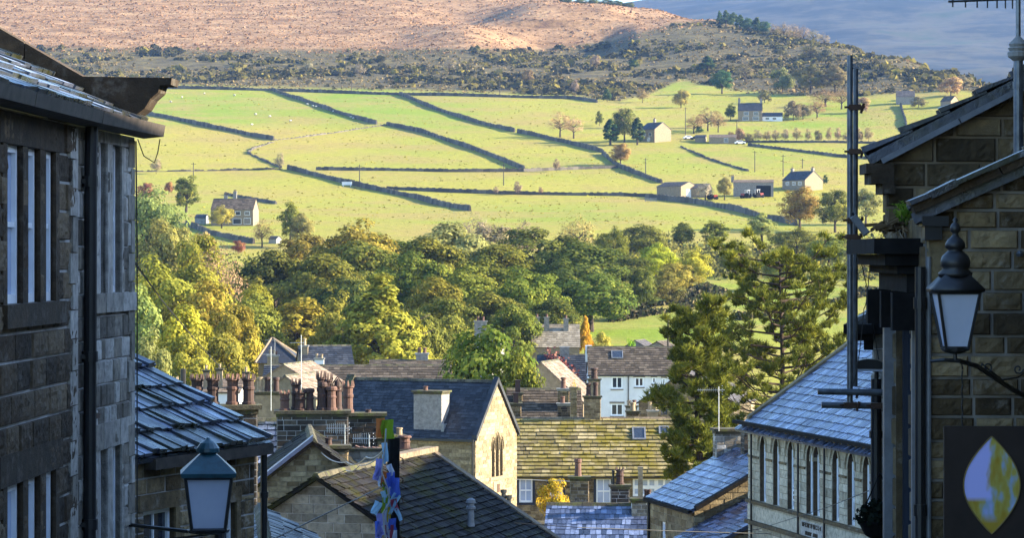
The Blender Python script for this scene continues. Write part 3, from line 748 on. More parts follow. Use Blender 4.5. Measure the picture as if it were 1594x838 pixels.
for a in [
 ('tall0',290,335,272,46,G_MID,'green tree left above the red brown farmhouse'),
 ('bush0',226,312,284,34,G_RED,'red leaved bush beside the window of the stone house'),
 ('bush1',263,302,282,18,G_RED,'small red bush left of the green tree by the farmhouse'),
 ('tall1',452,384,313,40,G_MID,'tall green tree right of the red brown farmhouse'),
 ('oak1',470,386,330,46,G_PALE,'pale feathery tree leaning on the tall green tree'),
 ('oak0',345,356,318,44,(.22,.19,.05),'yellow green tree hiding the front of the red brown farmhouse'),
 ('bare0',408,386,340,40,G_BROWN,'pinkish bare tree below the right corner of the red brown farmhouse'),
 ('bush0',372,396,374,26,G_RED,'dull red shrub below the farmhouse garden wall'),
 ('bush1',318,398,360,40,(.24,.16,.08),'pink and yellow bushy tree below the farmhouse garden'),
 ('twigbush',243,271,246,24,G_GREY,'grey bush on the pale pasture near the stone house gutter'),
 ('twigbush',435,265,237,22,G_GREY,'grey bush at the top of the long diagonal field wall'),
 ('twigbush',772,304,290,12,G_GREY,'tiny bush left on the lower field wall'),
 ('twigbush',806,304,281,17,G_GREY,'thin bush in the middle of the lower field wall'),
 ('twigbush',842,304,290,11,G_GREY,'tiny bush right on the lower field wall'),
 ('twigbush',866,268,246,15,G_GREY,'small bush where the level wall meets the faint track'),
 ('bare0',872,214,170,46,(.25,.17,.10),'pinkish bare tree on the field wall left of the white gabled farmhouse'),
 ('bare1',893,216,178,40,(.23,.17,.10),'second bare tree close to the pinkish one'),
 ('spruce0',950,226,184,32,G_CON,'dark evergreen at the left end of the farmhouse windbreak'),
 ('grn0',972,222,168,42,G_DARK,'round dark tree in the middle of the farmhouse windbreak'),
 ('spruce0',992,226,182,28,G_CON,'dark evergreen nearest the white gabled farmhouse'),
 ('bare0',968,200,166,36,G_BROWN,'purple brown bare tree behind the farmhouse windbreak'),
 ('oak3',966,258,222,38,(.22,.13,.06),'russet tree below the farmhouse windbreak'),
 ('bush0',933,196,172,15,G_MID,'small green bush left of the farmhouse windbreak'),
 ('bare0',1102,204,164,44,G_BROWN,'brown bare tree on the slope left of the chimneyed farmhouse'),
 ('bare1',1080,208,178,34,G_BROWN,'brown thicket tree above the low farm sheds'),
 ('bush0',1088,208,196,16,G_CON,'small dark evergreen bush beside the low farm sheds'),
 ('oak0',1137,188,160,22,G_DARK,'dark tree against the left wall of the chimneyed farmhouse'),
 ('spruce0',1101,112,86,28,G_CON,'dark conifer, upper one of the pair on the scrubby slope'),
 ('grn1',1124,146,107,40,(.03,.07,.035),'broad dark conifer, lower one of the pair on the scrubby slope'),
 ('bush1',1218,145,104,42,(.08,.10,.05),'grey green tree on the steep scrub slope above the farmhouse'),
 ('oak0',1262,145,98,62,(.10,.10,.05),'wide dull green tree below the shaded quarry face'),
 ('oak1',1300,146,100,50,(.11,.10,.06),'dull green tree below the shaded quarry, beside the scaffold tubes'),
 ('bush0',1235,188,156,36,(.10,.08,.06),'dark bush right of the chimneyed farmhouse'),
 ('bare1',1285,166,138,60,G_BROWN,'brown bare tree left of the scaffold tubes on the high pasture'),
 ('bush0',945,158,138,18,(.03,.06,.03),'dark green bush at the end of the top pasture wall'),
 ('bush1',926,104,84,18,G_GREY,'grey bush in the dip of the scrub band'),
 ('bush0',985,108,92,22,G_CON,'dark bush high on the scrub band near the orange moor'),
 ('twigbush',895,146,122,18,G_GREY,'bare bush just above the top pasture wall'),
 ('bush0',1285,288,272,10,G_CON,'small dark bush at the right of the slate roofed farmhouse'),
 ('oak2',1128,312,275,30,(.18,.15,.06),'pale yellow tree between the two farm barns'),
 ('bare0',1098,312,282,34,(.27,.22,.16),'whitish bare tree against the gabled barn'),
 ('bush1',1480,150,118,46,(.20,.14,.09),'brown bare tree on the skyline at the end of the spur'),
 ('oak0',1500,140,116,32,(.18,.14,.10),'low brown tree last on the falling skyline'),
 ('bush0',1430,168,150,30,(.09,.08,.05),'dark bush beside the ruined stone barn'),
 ('bush1',1340,176,150,36,(.15,.11,.07),'brown bush on the high pasture behind the scaffold tubes'),
 ]: hilltree(*a[:6],a[6],group=FT)
for a in [
 ('bare0',1118,206,172,30,G_BROWN,'bare brown tree between the low shed and the tall grey farmhouse'),
 ('twigbush',1092,200,176,26,G_BROWN,'purple brown thorn behind the low farm sheds'),
 ('bush1',1250,186,160,34,(.10,.09,.06),'dull bush second to the right of the white extension'),
 ('bare1',1272,184,152,36,G_BROWN,'brown bare tree third to the right of the white extension'),
 ('bush0',1190,160,140,26,(.09,.09,.05),'green brown bush above the roof of the tall grey farmhouse'),
 ('bush1',1060,168,138,30,(.16,.14,.05),'yellowish bush at the top of the pasture above the windbreak'),
 ('twigbush',1000,160,136,28,G_BROWN,'brown thorn bush at the foot of the scrub above the windbreak'),
 ('bare0',1160,128,96,34,(.13,.10,.07),'bare tree on the scrub slope right of the conifer pair'),
 ('bush0',1215,88,68,30,(.06,.065,.04),'dark bush under the skyline bare trees'),
 ('bush1',1262,92,70,34,(.07,.065,.045),'dark bush at the shaded quarry edge'),
 ('bush0',1285,100,76,36,(.05,.055,.045),'darkest bush in the shaded quarry'),
 ('bare1',1310,170,136,40,G_BROWN,'brown bare tree immediately left of the scaffold tubes'),
 ('bare0',700,112,88,24,G_GREY,'grey bare bush in the scrub band above the central wall'),
 ('twigbush',560,120,98,24,G_GREY,'grey bush in the scrub band left of the central wall'),
 ('twigbush',480,112,92,22,G_GREY,'grey bush in the scrub band above the bright green field'),
 ('bush1',820,128,106,24,(.10,.085,.05),'brown bush in the scrub band above the top wall'),
 ]: hilltree(*a[:6],a[6],group=FT)
# hedge of small bushes above the middle pasture
rr=random.Random(5)
for i,px in enumerate([1136,1152,1166,1180,1193,1207,1222,1240,1258,1274,1290,1304,1318,1336,1352]):
    hilltree(rr.choice(['twigbush','twigbush','bush1']),px,222,222-rr.uniform(15,25),rr.uniform(13,22),(.17,.13,.085),'small brown bush in the row of hedge bushes above the middle pasture',name='hedge_bush',cat='bush',group='row of hedge bushes below the chimneyed farmhouse')
# conifers and bare trees on the skyline
for i,(px,b,h,w_,kk) in enumerate([(1120,36,20,11,'spruce0'),(1130,37,22,16,'spruce0'),(1141,39,21,18,'oak1'),(1152,42,20,18,'spruce0'),(1164,46,20,20,'grn1'),(1178,50,24,20,'spruce0'),(1190,52,20,20,'grn0'),(1205,53,18,22,'bare0'),(1220,55,22,24,'bare1'),(1236,58,22,24,'bare0'),(1250,60,22,24,'bare1'),(1266,64,20,24,'bare0'),(1282,68,18,20,'bare1')]):
    Y=1815-.95*(px-1100); cc=(.035,.065,.04) if kk[0] in 'sgo' else (.17,.13,.09)
    tree(kk,px,b+5,b-h,Y,w_*1.15,cc,'dark conifer in the group on the skyline of the spur' if kk[0] in 'sgo' else 'bare brown tree in the group on the skyline of the spur',group='skyline conifers on the spur' if kk[0] in 'sgo' else 'skyline bare trees on the spur',name='skyline_tree')
for i,(px,b,h) in enumerate([(880,4,10),(905,6,10),(925,8,11),(945,9,11),(962,10,10),(978,11,8)]):
    tree('grn0',px,b+4,b-h,1893,24,(.05,.06,.03),'dark green tree in the short row on the skyline where the orange moor ends',group='skyline row at the end of the orange moor',name='skyline_tree')

# near sycamore
tree('grn0',757,None,505,235,185,(.05,.078,.016),'leafy green sycamore standing behind the chapel roof')
tree('oak1',808,None,540,232,100,(.075,.10,.018),'smaller green tree hugging the sycamore on its right beside the tiled roofs')
tree('cone1',911,None,491,405,26,(.33,.20,.03),'small orange autumn tree at the edge of the bright lawn')
tree('bush0',938,None,516,400,38,(.26,.22,.05),'yellow shrub above the white house roof')
tree('bush1',982,None,526,385,22,(.10,.20,.02),'bright green shrub beside the garden shed')
tree('bush0',860,None,744,150,58,(.30,.20,.03),'golden yellow bush in front of the mossy roofed row',z=P(0,815,150).z)
gw=MB(); gw.box((P(826,0,150).x,149,-19.5),(P(905,0,150).x,151,P(0,814,150).z)); solo('garden_wall',gw,M['moss_cap'],'mossy garden wall under the golden yellow bush','wall',kind='thing')
tree('bush1',895,None,612-22,262,30,(.25,.14,.05),'rusty orange creeper bush below the white house gable')

# undergrowth filling the valley floor between trunks
rs=np.random.RandomState(3); n=30000
Y=rs.uniform(300,640,n); px=rs.uniform(180,1000,n); px=np.where(rs.rand(n)<.12,rs.uniform(1150,1420,n),px)
keep=~((px>860)&(Y<520)&(px<1160))&~((px>1160)&(Y<590)); px=px[keep];Y=Y[keep]; X=(px-CX)/F*Y; Z=ground(X,Y)
n=len(X); hgt=rs.uniform(0,3.2,n); p=np.stack([X,Y,Z+hgt],1)
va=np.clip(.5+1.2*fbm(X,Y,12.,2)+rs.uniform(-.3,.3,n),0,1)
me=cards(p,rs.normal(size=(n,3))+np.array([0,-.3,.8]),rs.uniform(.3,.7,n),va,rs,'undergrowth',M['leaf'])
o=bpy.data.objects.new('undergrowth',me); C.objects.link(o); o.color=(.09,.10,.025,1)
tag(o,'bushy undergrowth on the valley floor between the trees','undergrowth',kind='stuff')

n=9000; Y=rs.uniform(590,700,n); px=rs.uniform(870,1420,n); X=(px-CX)/F*Y; ok=fbm(X,Y,26.,3,4.)>-.02; X=X[ok];Y=Y[ok];Z=ground(X,Y); n=len(X)
me=cards(np.stack([X,Y,Z+rs.uniform(0,2.4,n)],1),rs.normal(size=(n,3))+np.array([0,-.3,.8]),rs.uniform(.4,.9,n),np.clip(.5+fbm(X,Y,9.,2)+rs.uniform(-.3,.3,n),0,1),rs,'hedge_bottom',M['leaf'])
o=bpy.data.objects.new('hedge_undergrowth',me); C.objects.link(o); o.color=(.085,.085,.03,1); tag(o,'low bushes and weeds along the hedgerow below the last pasture','undergrowth',kind='stuff')
def hedge(pts,label,h=1.6,colr=(.035,.042,.018),n=2600):
    rs=np.random.RandomState(int(pts[0][0])); W=[hit(a,b) for a,b in pts]; P_=[]
    for a,b in zip(W[:-1],W[1:]):
        m_=int(n*(b-a).length/sum((q-p_).length for p_,q in zip(W[:-1],W[1:]))); t_=rs.rand(m_,1); P_.append(np.array(a)*(1-t_)+np.array(b)*t_)
    P_=np.concatenate(P_); m_=len(P_); P_[:,:2]+=rs.normal(size=(m_,2))*.5; P_[:,2]=ground(P_[:,0],P_[:,1])+rs.uniform(0,1,m_)*h*(.7+.5*np.sin(P_[:,0]*.4))
    o_=P_[0].copy(); me=cards(P_-o_,rs.normal(size=(m_,3))+np.array([0,0,.5]),rs.uniform(.35,.8,m_),rs.rand(m_),rs,'hedge',M['twig']); o=bpy.data.objects.new('hedge',me); C.objects.link(o); o.location=o_; o.color=(*colr,1); return tag(o,label,'hedge')
hedge([(952,502),(1010,492),(1060,482),(1135,466)],'dark leaf strip put in for the shaded lane wall above the bright lawn')  # dark leaves stand in for a wall in tree shade
hedge([(975,484),(1060,471),(1125,458)],'second dark leaf strip put in for the shaded lane wall, just above the first',2.2)  # shade on the lane wall put into dark leaf colour here too
hedge([(1150,500),(1300,470),(1380,455)],'dark hedge crossing the lawn behind the tall pine',1.4)
# scrub on the steep band below the moor, bracken tufts on the moor
def tufts(name,label,cat,n,pxr,pyf,size,colr,mat,sd,flat=.8,per=9,y0=1050.,thr=None,y1=2050.):
    rs=np.random.RandomState(sd)
    px=rs.uniform(*pxr,n*6); Y=rs.uniform(y0,y1,n*6); X=(px-CX)/F*Y; Z=ground(X,Y); py=CY-F*Z/Y
    ok=pyf(px,py,X,Y)
    if thr is not None: ok&=(fbm(X,Y,40.,4,sd)+rs.uniform(-.12,.12,len(X))>thr)
    i=np.where(ok)[0][:n]; X,Y,Z=X[i],Y[i],Z[i]; m=len(i)
    s=rs.uniform(size[0],size[1],m)*(.5+rs.rand(m)**3)
    k=np.repeat(np.arange(m),per); d=rs.normal(size=(m*per,3)); d/=np.linalg.norm(d,axis=1,keepdims=True); d[:,2]=np.abs(d[:,2])
    p=np.stack([X,Y,Z],1)[k]+d*s[k][:,None]*np.array([1,1,flat])*rs.uniform(.5,1,(m*per,1))
    va=np.clip(np.repeat(rs.rand(m),per)*.7+rs.rand(m*per)*.3,0,1)
    me=cards(p,d+rs.normal(size=d.shape)*.3,s[k]*rs.uniform(.7,1.2,m*per),va,rs,name,mat)
    o=bpy.data.objects.new(name,me); C.objects.link(o); o.color=(*colr,1); tag(o,label,cat,kind='stuff')
inside=lambda px,py: (py<edge_scrub(px)-1)&(py>edge_moor(px)-2)
tufts('scrub','dark bushes and heather scattered over the steep band below the moor','scrub',6500,(60,1560),lambda px,py,X,Y:inside(px,py),(.9,2.6),(.055,.052,.028),M['leaf'],1,thr=.055)
tufts('dead_bracken','rusty dead bracken and pale grass tufts on the steep band','bracken',11000,(60,1560),lambda px,py,X,Y:inside(px,py),(.4,1.1),(.18,.135,.055),M['twig'],2,thr=-.05)
tufts('pasture_tufts','tussocks of rank grass and rushes over the pastures','grass',7000,(150,1600),lambda px,py,X,Y:(py>edge_scrub(px)+4)&(py<360),(.22,.5),(.27,.245,.05),M['leaf'],6,flat=.22,per=5,y0=680.,y1=1420.,thr=-.04)
tufts('moor_bracken','orange bracken and bilberry tufts covering the open moor','bracken',17000,(-60,1450),lambda px,py,X,Y:(py<edge_moor(px)+4)&(py>-30),(.5,1.0),(.27,.15,.075),M['twig'],4,flat=.55,per=6,y0=1350.,y1=2150.)
# ================================================================== field walls on the hillside
def field_wall(pts, label, h=1.5, broken=0.0, name='field_wall', sd=0):
    r=random.Random(sd+len(pts)*17+int(pts[0][0]))
    W=[hit(a,b) for a,b in pts]; line=[]
    for i in range(len(W)-1):
        n=max(1,int((W[i+1]-W[i]).length/2.2))
        for k in range(n): line.append(W[i].lerp(W[i+1],k/n))
    line.append(W[-1]); mb=MB(); prev=None
    for i,p in enumerate(line):
        d=(line[min(i+1,len(line)-1)]-line[max(i-1,0)]); d.z=0; d.normalize(); s=Vector((-d.y,d.x,0))
        hh=h*r.uniform(.88,1.08)*(.9+.12*math.sin(i*.21+sd+pts[0][0]))*(1 if r.random()>broken else r.uniform(.1,.6)); z=gz(p.x,p.y); b=Vector((p.x,p.y,z-.4)); wob=r.uniform(-.08,.08)
        sec=[b-s*(.42)+s*wob,b+s*.42+s*wob,Vector((p.x,p.y,z+hh))+s*(.2+wob),Vector((p.x,p.y,z+hh))-s*(.2-wob)]
        if prev:
            v=r.random()
            mb.hexa([prev[0],prev[1],sec[1],sec[0],prev[3],prev[2],sec[2],sec[3]],0,v,skip=())
            if r.random()<.8:
                c=(prev[2]+sec[3])*.5; mb.obox(c+Vector((0,0,.05)),d*.5,s*.18,Vector((0,0,.13*r.uniform(.5,1.3))),0,r.random())
        prev=sec
    return solo(name,mb,M["dry_stone"],label,"wall",group="dry stone walls dividing the pastures",kind="thing")
field_wall([(180,137),(330,139),(470,143),(620,148),(760,151),(890,154),(930,160)],'long dry stone wall along the top of the pastures under the scrub')
field_wall([(423,141),(470,157),(520,175),(586,194)],'dark diagonal wall falling from the top wall over the bright green field',1.7)
field_wall([(622,148),(680,172),(740,191),(801,206)],'dark diagonal wall falling from the top wall in the middle of the picture',1.7)
field_wall([(806,207),(845,215),(880,223),(938,238)],'wall continuing beyond a gap towards the evergreen windbreak',1.7)
field_wall([(215,176),(300,193),(370,207),(426,219)],'dark diagonal wall ending above the pale pasture near the stone house roof',1.7)
field_wall([(602,195),(660,208),(720,228),(770,246),(816,265)],'dark curved wall in the centre of the pastures',1.7)
field_wall([(426,219),(470,214),(530,206),(600,195)],'low broken wall with pale rubble between two diagonal walls',.5,.5)
field_wall([(426,221),(395,232),(385,238),(410,250),(438,262)],'crooked tumbled wall along a ditch on the pale pasture',.8,.4)
field_wall([(448,264),(520,282),(600,300),(650,310),(732,329)],'long diagonal wall lowest on the left pastures',1.7)
field_wall([(205,268),(300,267),(440,264)],'thin low wall across the pale pasture left of the grey bush',.7,.2)
field_wall([(492,265),(600,266),(700,268),(815,268),(900,264),(962,262)],'level wall running straight from the grey bush to the faint track',1.2)
field_wall([(602,295),(700,300),(780,303),(860,304),(960,305),(1018,307)],'level wall running to the farm barns with tiny bushes on it',1.2)
field_wall([(938,240),(962,260),(985,270),(1030,286)],'stony wall dropping from the windbreak to the gabled barn',1.6)
field_wall([(1005,309),(1080,317),(1150,330),(1240,352)],'wall below the farm barns with a long shadow',1.7)
field_wall([(1165,227),(1230,235),(1310,245),(1380,250)],'dark wall below the row of hedge bushes',1.1)
field_wall([(1060,229),(1100,247),(1165,267)],'faint low wall crossing the bright pasture below the low sheds',.7,.2)
field_wall([(1140,222),(1240,222),(1365,224)],'wall under the row of hedge bushes',.9)
field_wall([(350,303),(395,312),(430,318)],'short wall behind the red brown farmhouse',.9)
field_wall([(290,352),(330,366),(372,376),(395,380)],'garden wall below the red brown farmhouse',1.4)
field_wall([(1402,165),(1410,190),(1412,205)],'dark wall dropping from the ruined barn down the high pasture',1.6)
# sheep
def sheep_mesh():
    bm=MB(); 
    bm.lathe((0,0,0),[(.02,-.55),(.24,-.5),(.33,-.25),(.34,.1),(.30,.4),(.16,.54),(.03,.57)],10,0,.8)
    bm.v=[(z,x,y*.95+.62) for (x,y,z) in bm.v]
    bm.tube([(.45,0,.75),(.68,0,.88),(.85,0,.78)],[.15,.13,.06],8,1,.5)
    for x in (-.35,.35):
        for y in (-.16,.16): bm.tube([(x,y,.45),(x,y,0)],[.06,.045],5,1,.5)
    o=bm.build('sheep',[plain('fleece',(.48,.46,.40),.95,mottle=.15),plain('sheep_face',(.10,.09,.08),.8)],None,True)
    return o
s0=sheep_mesh(); rr=random.Random(9)
for i,(a,b) in enumerate([(478,164),(487,167),(492,168),(519,175),(527,176),(546,184),(550,186),(420,183),(398,180),(392,196),(452,190),(266,160),(283,153),(365,150),(318,147),(1003,462)]):
    o=s0 if i==0 else s0.copy()
    if i: C.objects.link(o)
    q=hit(a,b); o.location=q; o.rotation_euler.z=rr.uniform(0,6.28); o.scale=(1.0,)*3
    tag(o,'white sheep grazing along the dark diagonal wall' if i<7 else 'white sheep grazing on the bright green field above the pale pasture' if i<15 else 'white sheep on the lawn field beside the tall pine','sheep','sheep at the diagonal wall' if i<7 else 'sheep on the green field' if i<15 else None)
# telegraph poles
def pole(a,base,top,label,arm=True,Y=None):
    q=hit(a,base) if Y is None else Vector(((a-CX)/F*Y,Y,gz((a-CX)/F*Y,Y))); H=-(top-CY)/F*q.y-q.z
    t=thing('telegraph_pole',label,'pole',q,'telegraph poles on the hillside')
    mb=MB(); mb.tube([q-Vector((0,0,.5)),q+Vector((0,0,H))],[.17,.12],7); mb.build('post',M['brown_wood'],t)
    if arm:
        m=MB(); m.obox(q+Vector((0,-.15,H-.5)),(.8,0,0),(0,.05,0),(0,0,.06)); m.build('crossarm',M['brown_wood'],t)
    return t
for a in [(559.7,286,256,'telegraph pole in front of the long diagonal wall lowest on the left'),(301,283,253,'telegraph pole left above the farmhouse tree'),(325,139,114,'pole standing at the top pasture wall near the chimney kneeler'),(547,142,118,'thin pole behind the top pasture wall in the middle'),(778,147,125,'thin pole at the top pasture wall above the central field'),(784,289,255,'pole on the level pasture between two straight walls'),(1005,276,246,'pole with a crossarm just left of the gabled barn'),(1175,268,235,'pole on the bright pasture above the dark barn'),(1219,275,241,'pole beside the slate roofed farmhouse'),(1067,210,167,'tall pole left of the low farm sheds'),(1107,197,173,'pole amid the brown bare trees'),(1147,218,187,'pole below the chimneyed farmhouse'),(1249,262,247,'short pole above the slate roofed farmhouse')]: pole(*a)
pole(1040,None,495,'pole at the near edge of the bright lawn',False,372)
# ================================================================== street
mb=MB(); ys=np.arange(-40,175,5.)
cx=lambda y: np.interp(y,[-40,20,45,80,110,175],[-.6,-.6,.3,3.6,3.2,2.])
hw=lambda y: np.interp(y,[-40,30,60,110,175],[2.0,2.0,2.2,2.4,2.2])
def strip(off0,off1,dz,name,mat,label):
    m=MB()
    for a,b in zip(ys[:-1],ys[1:]):
        m.face([(cx(a)+off0(a),a,gz(0,a)+dz),(cx(a)+off1(a),a,gz(0,a)+dz),(cx(b)+off1(b),b,gz(0,b)+dz),(cx(b)+off0(b),b,gz(0,b)+dz)],0,.5)
    o=m.build(name,mat); return tag(o,label,'road' if name=='street' else 'pavement',kind='structure')
M['setts']=stone('stone_setts',(.05,.05,.05),(.10,.10,.10),(.16,.15,.14),.2)
strip(lambda y:-hw(y),lambda y:hw(y),.06,'street',M['setts'],'steep street of stone setts running down between the houses')
strip(lambda y:-hw(y)-1.0,lambda y:-hw(y),.18,'pavement',M['cement'],'narrow flagged pavement below the left hand houses')
strip(lambda y:hw(y),lambda y:hw(y)+.9,.18,'pavement',M['cement'],'narrow flagged pavement below the right hand houses')

M['dead_leaf'].use_fake_user=False
def lite(th,fr,u0,u1,v0,v1,rec,fw=.05,mid=True,frame='white',glass='glass'):
    """one light of a mullioned window: timber sash frame with its pane"""
    sash(th,fr,u0+.002,u1-.002,v0+.002,v1-.002,-rec,1,2 if mid else 1,fw,M[frame],M[glass])

# ================================================================== LEFT HOUSE (tall, soot-black stone)
A0=Vector((-4.65,14,0)); A1=Vector((-4.12,27.2,0)); A2=Vector((-3.93,29.9,0))
hl=thing('stone_house','tall soot black stone house with rows of mullioned windows filling the left edge','house',(-4.6,24,gz(-4.6,24)))
u1v=(A1-A0).normalized(); u2v=(A2-A1).normalized()
f1=Fr(A0,u1v,(u1v.y,-u1v.x)); f2=Fr(A1,u2v,(u2v.y,-u2v.x))
L1=(A1-A0).length; L2=(A2-A1).length
zb,zt=-5.3,1.24
lights1=[(f1.at(7),f1.at(31)),(f1.at(39),f1.at(58)),(f1.at(67),f1.at(83))]
up1=(-.40,.95); dn1=(-3.3,-1.93)
h1=[(a,up1[0],b,up1[1]) for a,b in lights1]+[(a,dn1[0],b,dn1[1]) for a,b in lights1]
w1=lights1[2][1]-lights1[0][0]
# the same windows again higher up the street, outside the picture
for s in (-3.6,-7.2):
    h1+=[(a+s,up1[0],b+s,up1[1]) for a,b in lights1]+[(a+s,dn1[0],b+s,dn1[1]) for a,b in lights1]
mb=MB(); wall(mb,f1,[(0,zb),(L1,zb),(L1,zt),(0,zt)],h1,(.235,.27),(.4,.8),.075,.022,.024,sd=5,rough=.012)
wall(mb,Fr((-10.5,30.3,0),(1,-.06),(.06,1)),[(0,zb),(6.5,zb),(6.5,zt),(3.25,3.6),(0,zt)],(),(.24,.28),(.4,.8),sd=8,blocks=False)
hl_wall=mb.build('wall',[M['soot'],M['mortar']],hl)
mb=MB()
lights2=[(f2.at(137),f2.at(145.5)),(f2.at(152.5),f2.at(164.5)),(f2.at(172.5),f2.at(187))]
up2=(-.36,1.12); dn2=(-3.4,-1.90)
h2=[(a,up2[0],b,up2[1]) for a,b in lights2]+[(a,dn2[0],b,dn2[1]) for a,b in lights2]
wall(mb,f2,[(0,zb),(L2,zb),(L2,zt),(0,zt)],h2,(.21,.25),(.22,.42),.11,.016,.012,sd=6,rough=.006)
mb.build('wall',[M['pale'],M['mortar']],hl)
# dressed stone: mullions, lintels, sills, quoins
for s in (0,-3.6,-7.2):
    for v in (up1,dn1):
        mb=MB()
        for (a,b) in zip(lights1[:-1],lights1[1:]): f1.box(mb,a[1]+s,b[0]+s,v[0],v[1],-.09,.028,0,.2)
        a0=lights1[0][0]+s; a1=lights1[2][1]+s
        f1.box(mb,a0-.16,a0,v[0],v[1],-.09,.026,0,.3); f1.box(mb,a1,a1+.16,v[0],v[1],-.09,.026,0,.3)
        f1.box(mb,a0-.3,a1+.3,v[1]+.003,v[1]+.27,-.09,.032,0,.15); f1.box(mb,a0-.22,a1+.25,v[0]-.2,v[0]-.003,-.09,.075,0,.25)
        mb.build('window_surround',M['soot'],hl)
for v in (up2,dn2):
    mb=MB()
    for (a,b) in zip(lights2[:-1],lights2[1:]): f2.box(mb,a[1],b[0],v[0],v[1],-.13,.022,0,.85)
    f2.box(mb,lights2[0][0]-.12,lights2[0][0],v[0],v[1],-.13,.02,0,.7); f2.box(mb,lights2[2][1],lights2[2][1]+.1,v[0],v[1],-.13,.02,0,.75)
    x0=lights2[0][0]-.25; W=L2-x0
    for i,(p,q) in enumerate(((0,.36),(.37,.70),(.71,1.0))):
        f2.box(mb,x0+W*p+.004,x0+W*q-.004,v[1]+.003,v[1]+(.115 if v is up2 else .26),-.1,.026,0,.6+.15*i)
        f2.box(mb,x0+W*p+.004,x0+W*q-.004,v[0]-.19,v[0]-.003,-.1,.05,0,.55+.15*i)
    mb.build('window_surround',M['pale'],hl)
mb=MB(); mq=MB(); r=random.Random(4); z=zb; k=0
while z<zt-.05:
    h=r.uniform(.24,.34); z1=min(zt,z+h)
    f1.box(mb,L1-(.34 if k%2 else .22),L1+.02,z+.006,z1-.006,-.05,.034,0,r.uniform(.5,1))
    f2.box(mq,L2-(.30 if k%2 else .16),L2+.01,z+.006,z1-.006,-.05,.03,0,r.uniform(.4,1)); z=z1;k+=1
mb.build('quoin',M['pale'],hl); mq.build('quoin',M['pale'],hl)
for s in (0,-3.6,-7.2):
    for (a,b) in lights1:
        for v in (up1,dn1): lite(hl,f1,a+s,b+s,v[0],v[1],.075,.06,glass='curtain_sky_glass')
for (a,b) in lights2:
    for v in (up2,dn2): lite(hl,f2,a,b,v[0],v[1],.10,.05)
# roof, gutter, coping, kneeler
pit=R(26.5); gl=A2-A0
def p2(a,off,z): # along the whole front, bent at A1
    q=(A0+u1v*a) if a<=L1 else (A1+u2v*(a-L1)); n=Vector((u1v.y,-u1v.x,0)) if a<=L1 else Vector((u2v.y,-u2v.x,0))
    q=q+n*off; return Vector((q.x,q.y,z))
mb=MB()
e0=p2(0,.16,1.37); e1=p2(L1+L2,.16,1.37); ud=(e1-e0).normalized(); vd=Vector((-ud.y*math.cos(pit),ud.x*math.cos(pit),math.sin(pit)))
slates(mb,e0,ud,vd,(e1-e0).length-.1,4.2,.36,(.24,.55),.028,sd=3,jit=.6)
bv=Vector((-vd.x,-vd.y,vd.z)); ro=e0+vd*4.2*2; 
rp=e0+vd*4.2; mb.face([rp,rp+ud*(e1-e0).length,rp+ud*(e1-e0).length-bv*4.2,rp-bv*4.2],0,.4)
mb.build('roof',M['wet_slate'],hl)
mb=MB(); r=random.Random(2)
cuts=[0,3.5,6.8,10.1,L1-.02,L1+L2+.32]
for a,b in zip(cuts[:-1],cuts[1:]):
    q=[p2(a+.01,.06,1.235),p2(b-.01,.06,1.235),p2(b-.01,.27,1.255),p2(a+.01,.27,1.255)]
    mb.hexa(q+[x+Vector((0,0,.115)) for x in (p2(a+.01,.06,1.235),p2(b-.01,.06,1.235))]+[p2(b-.01,.29,1.375),p2(a+.01,.29,1.375)],0,r.random())
mb.build('gutter',M['brown_wood'],hl)
mb=MB(); m=MB()
gd=Vector((-ud.y,ud.x,0))            # from the eave towards the ridge, level
K=p2(L1+L2-.05,-.30,0); 
for i in range(7):
    a=.05+i*.72; b=a+.71
    pa=K+gd*a+Vector((0,0,1.64+a*math.tan(R(30)))); pb=K+gd*b+Vector((0,0,1.64+b*math.tan(R(30))))
    mb.hexa([pa-ud*.22-Vector((0,0,.16)),pb-ud*.22-Vector((0,0,.16)),pb+ud*.2-Vector((0,0,.16)),pa+ud*.2-Vector((0,0,.16)),pa-ud*.22+Vector((0,0,.12)),pb-ud*.22+Vector((0,0,.12)),pb+ud*.2+Vector((0,0,.12)),pa+ud*.2+Vector((0,0,.12))],0,.2+.1*(i%3))
mb.build('coping',M['soot'],hl)
prof=[(.0,1.36),(.30,1.40),(.45,1.44),(.56,1.52),(.62,1.62),(.70,1.69),(.72,1.76),(.83,1.765),(.84,1.835),(-.44,1.86),(-.44,1.40)]
yy0=K-ud*.24+gd*.08; pr=[yy0-gd*x+Vector((0,0,z)) for x,z in prof]; pr2=[q+ud*.46 for q in pr]
m.face(pr,0,.1); m.face(pr2[::-1],0,.1)
for i in range(len(pr)): j=(i+1)%len(pr); m.face([pr[i],pr2[i],pr2[j],pr[j]],0,.1)
m.build('kneeler',M['soot'],hl)
# pipes and cable on the left house
mb=MB(); px_=f1.at(125); b=f1.p(px_,0,.11)
mb.tube([Vector((b.x,b.y,1.24)),Vector((b.x-.01,b.y,.9)),Vector((b.x-.03,b.y,-5.2))],.062,12)
for z in (.72,-.95,-2.55,-4.1): mb.tube([Vector((b.x-.02,b.y,z-.05)),Vector((b.x-.02,b.y,z+.05))],.078,12); mb.obox((b.x-.07,b.y+.02,z),(.05,0,0),(0,.09,0),(0,0,.02))
mb.build('downpipe',M['black_iron'],hl)
mb=MB(); q=p2(L1+L2+.05,.03,0); mb.tube([q+Vector((.02,0,1.22)),q+Vector((.07,.1,1.05)),q+Vector((.18,.1,.98)),q+Vector((.22,.05,1.08)),q+Vector((.25,0,1.22))],.006,5)
mb.tube([q+Vector((0,.01,1.2)),q+Vector((.012,.01,0)),q+Vector((.01,.02,-4))],.008,5); mb.build('cable',M['cable'],hl)
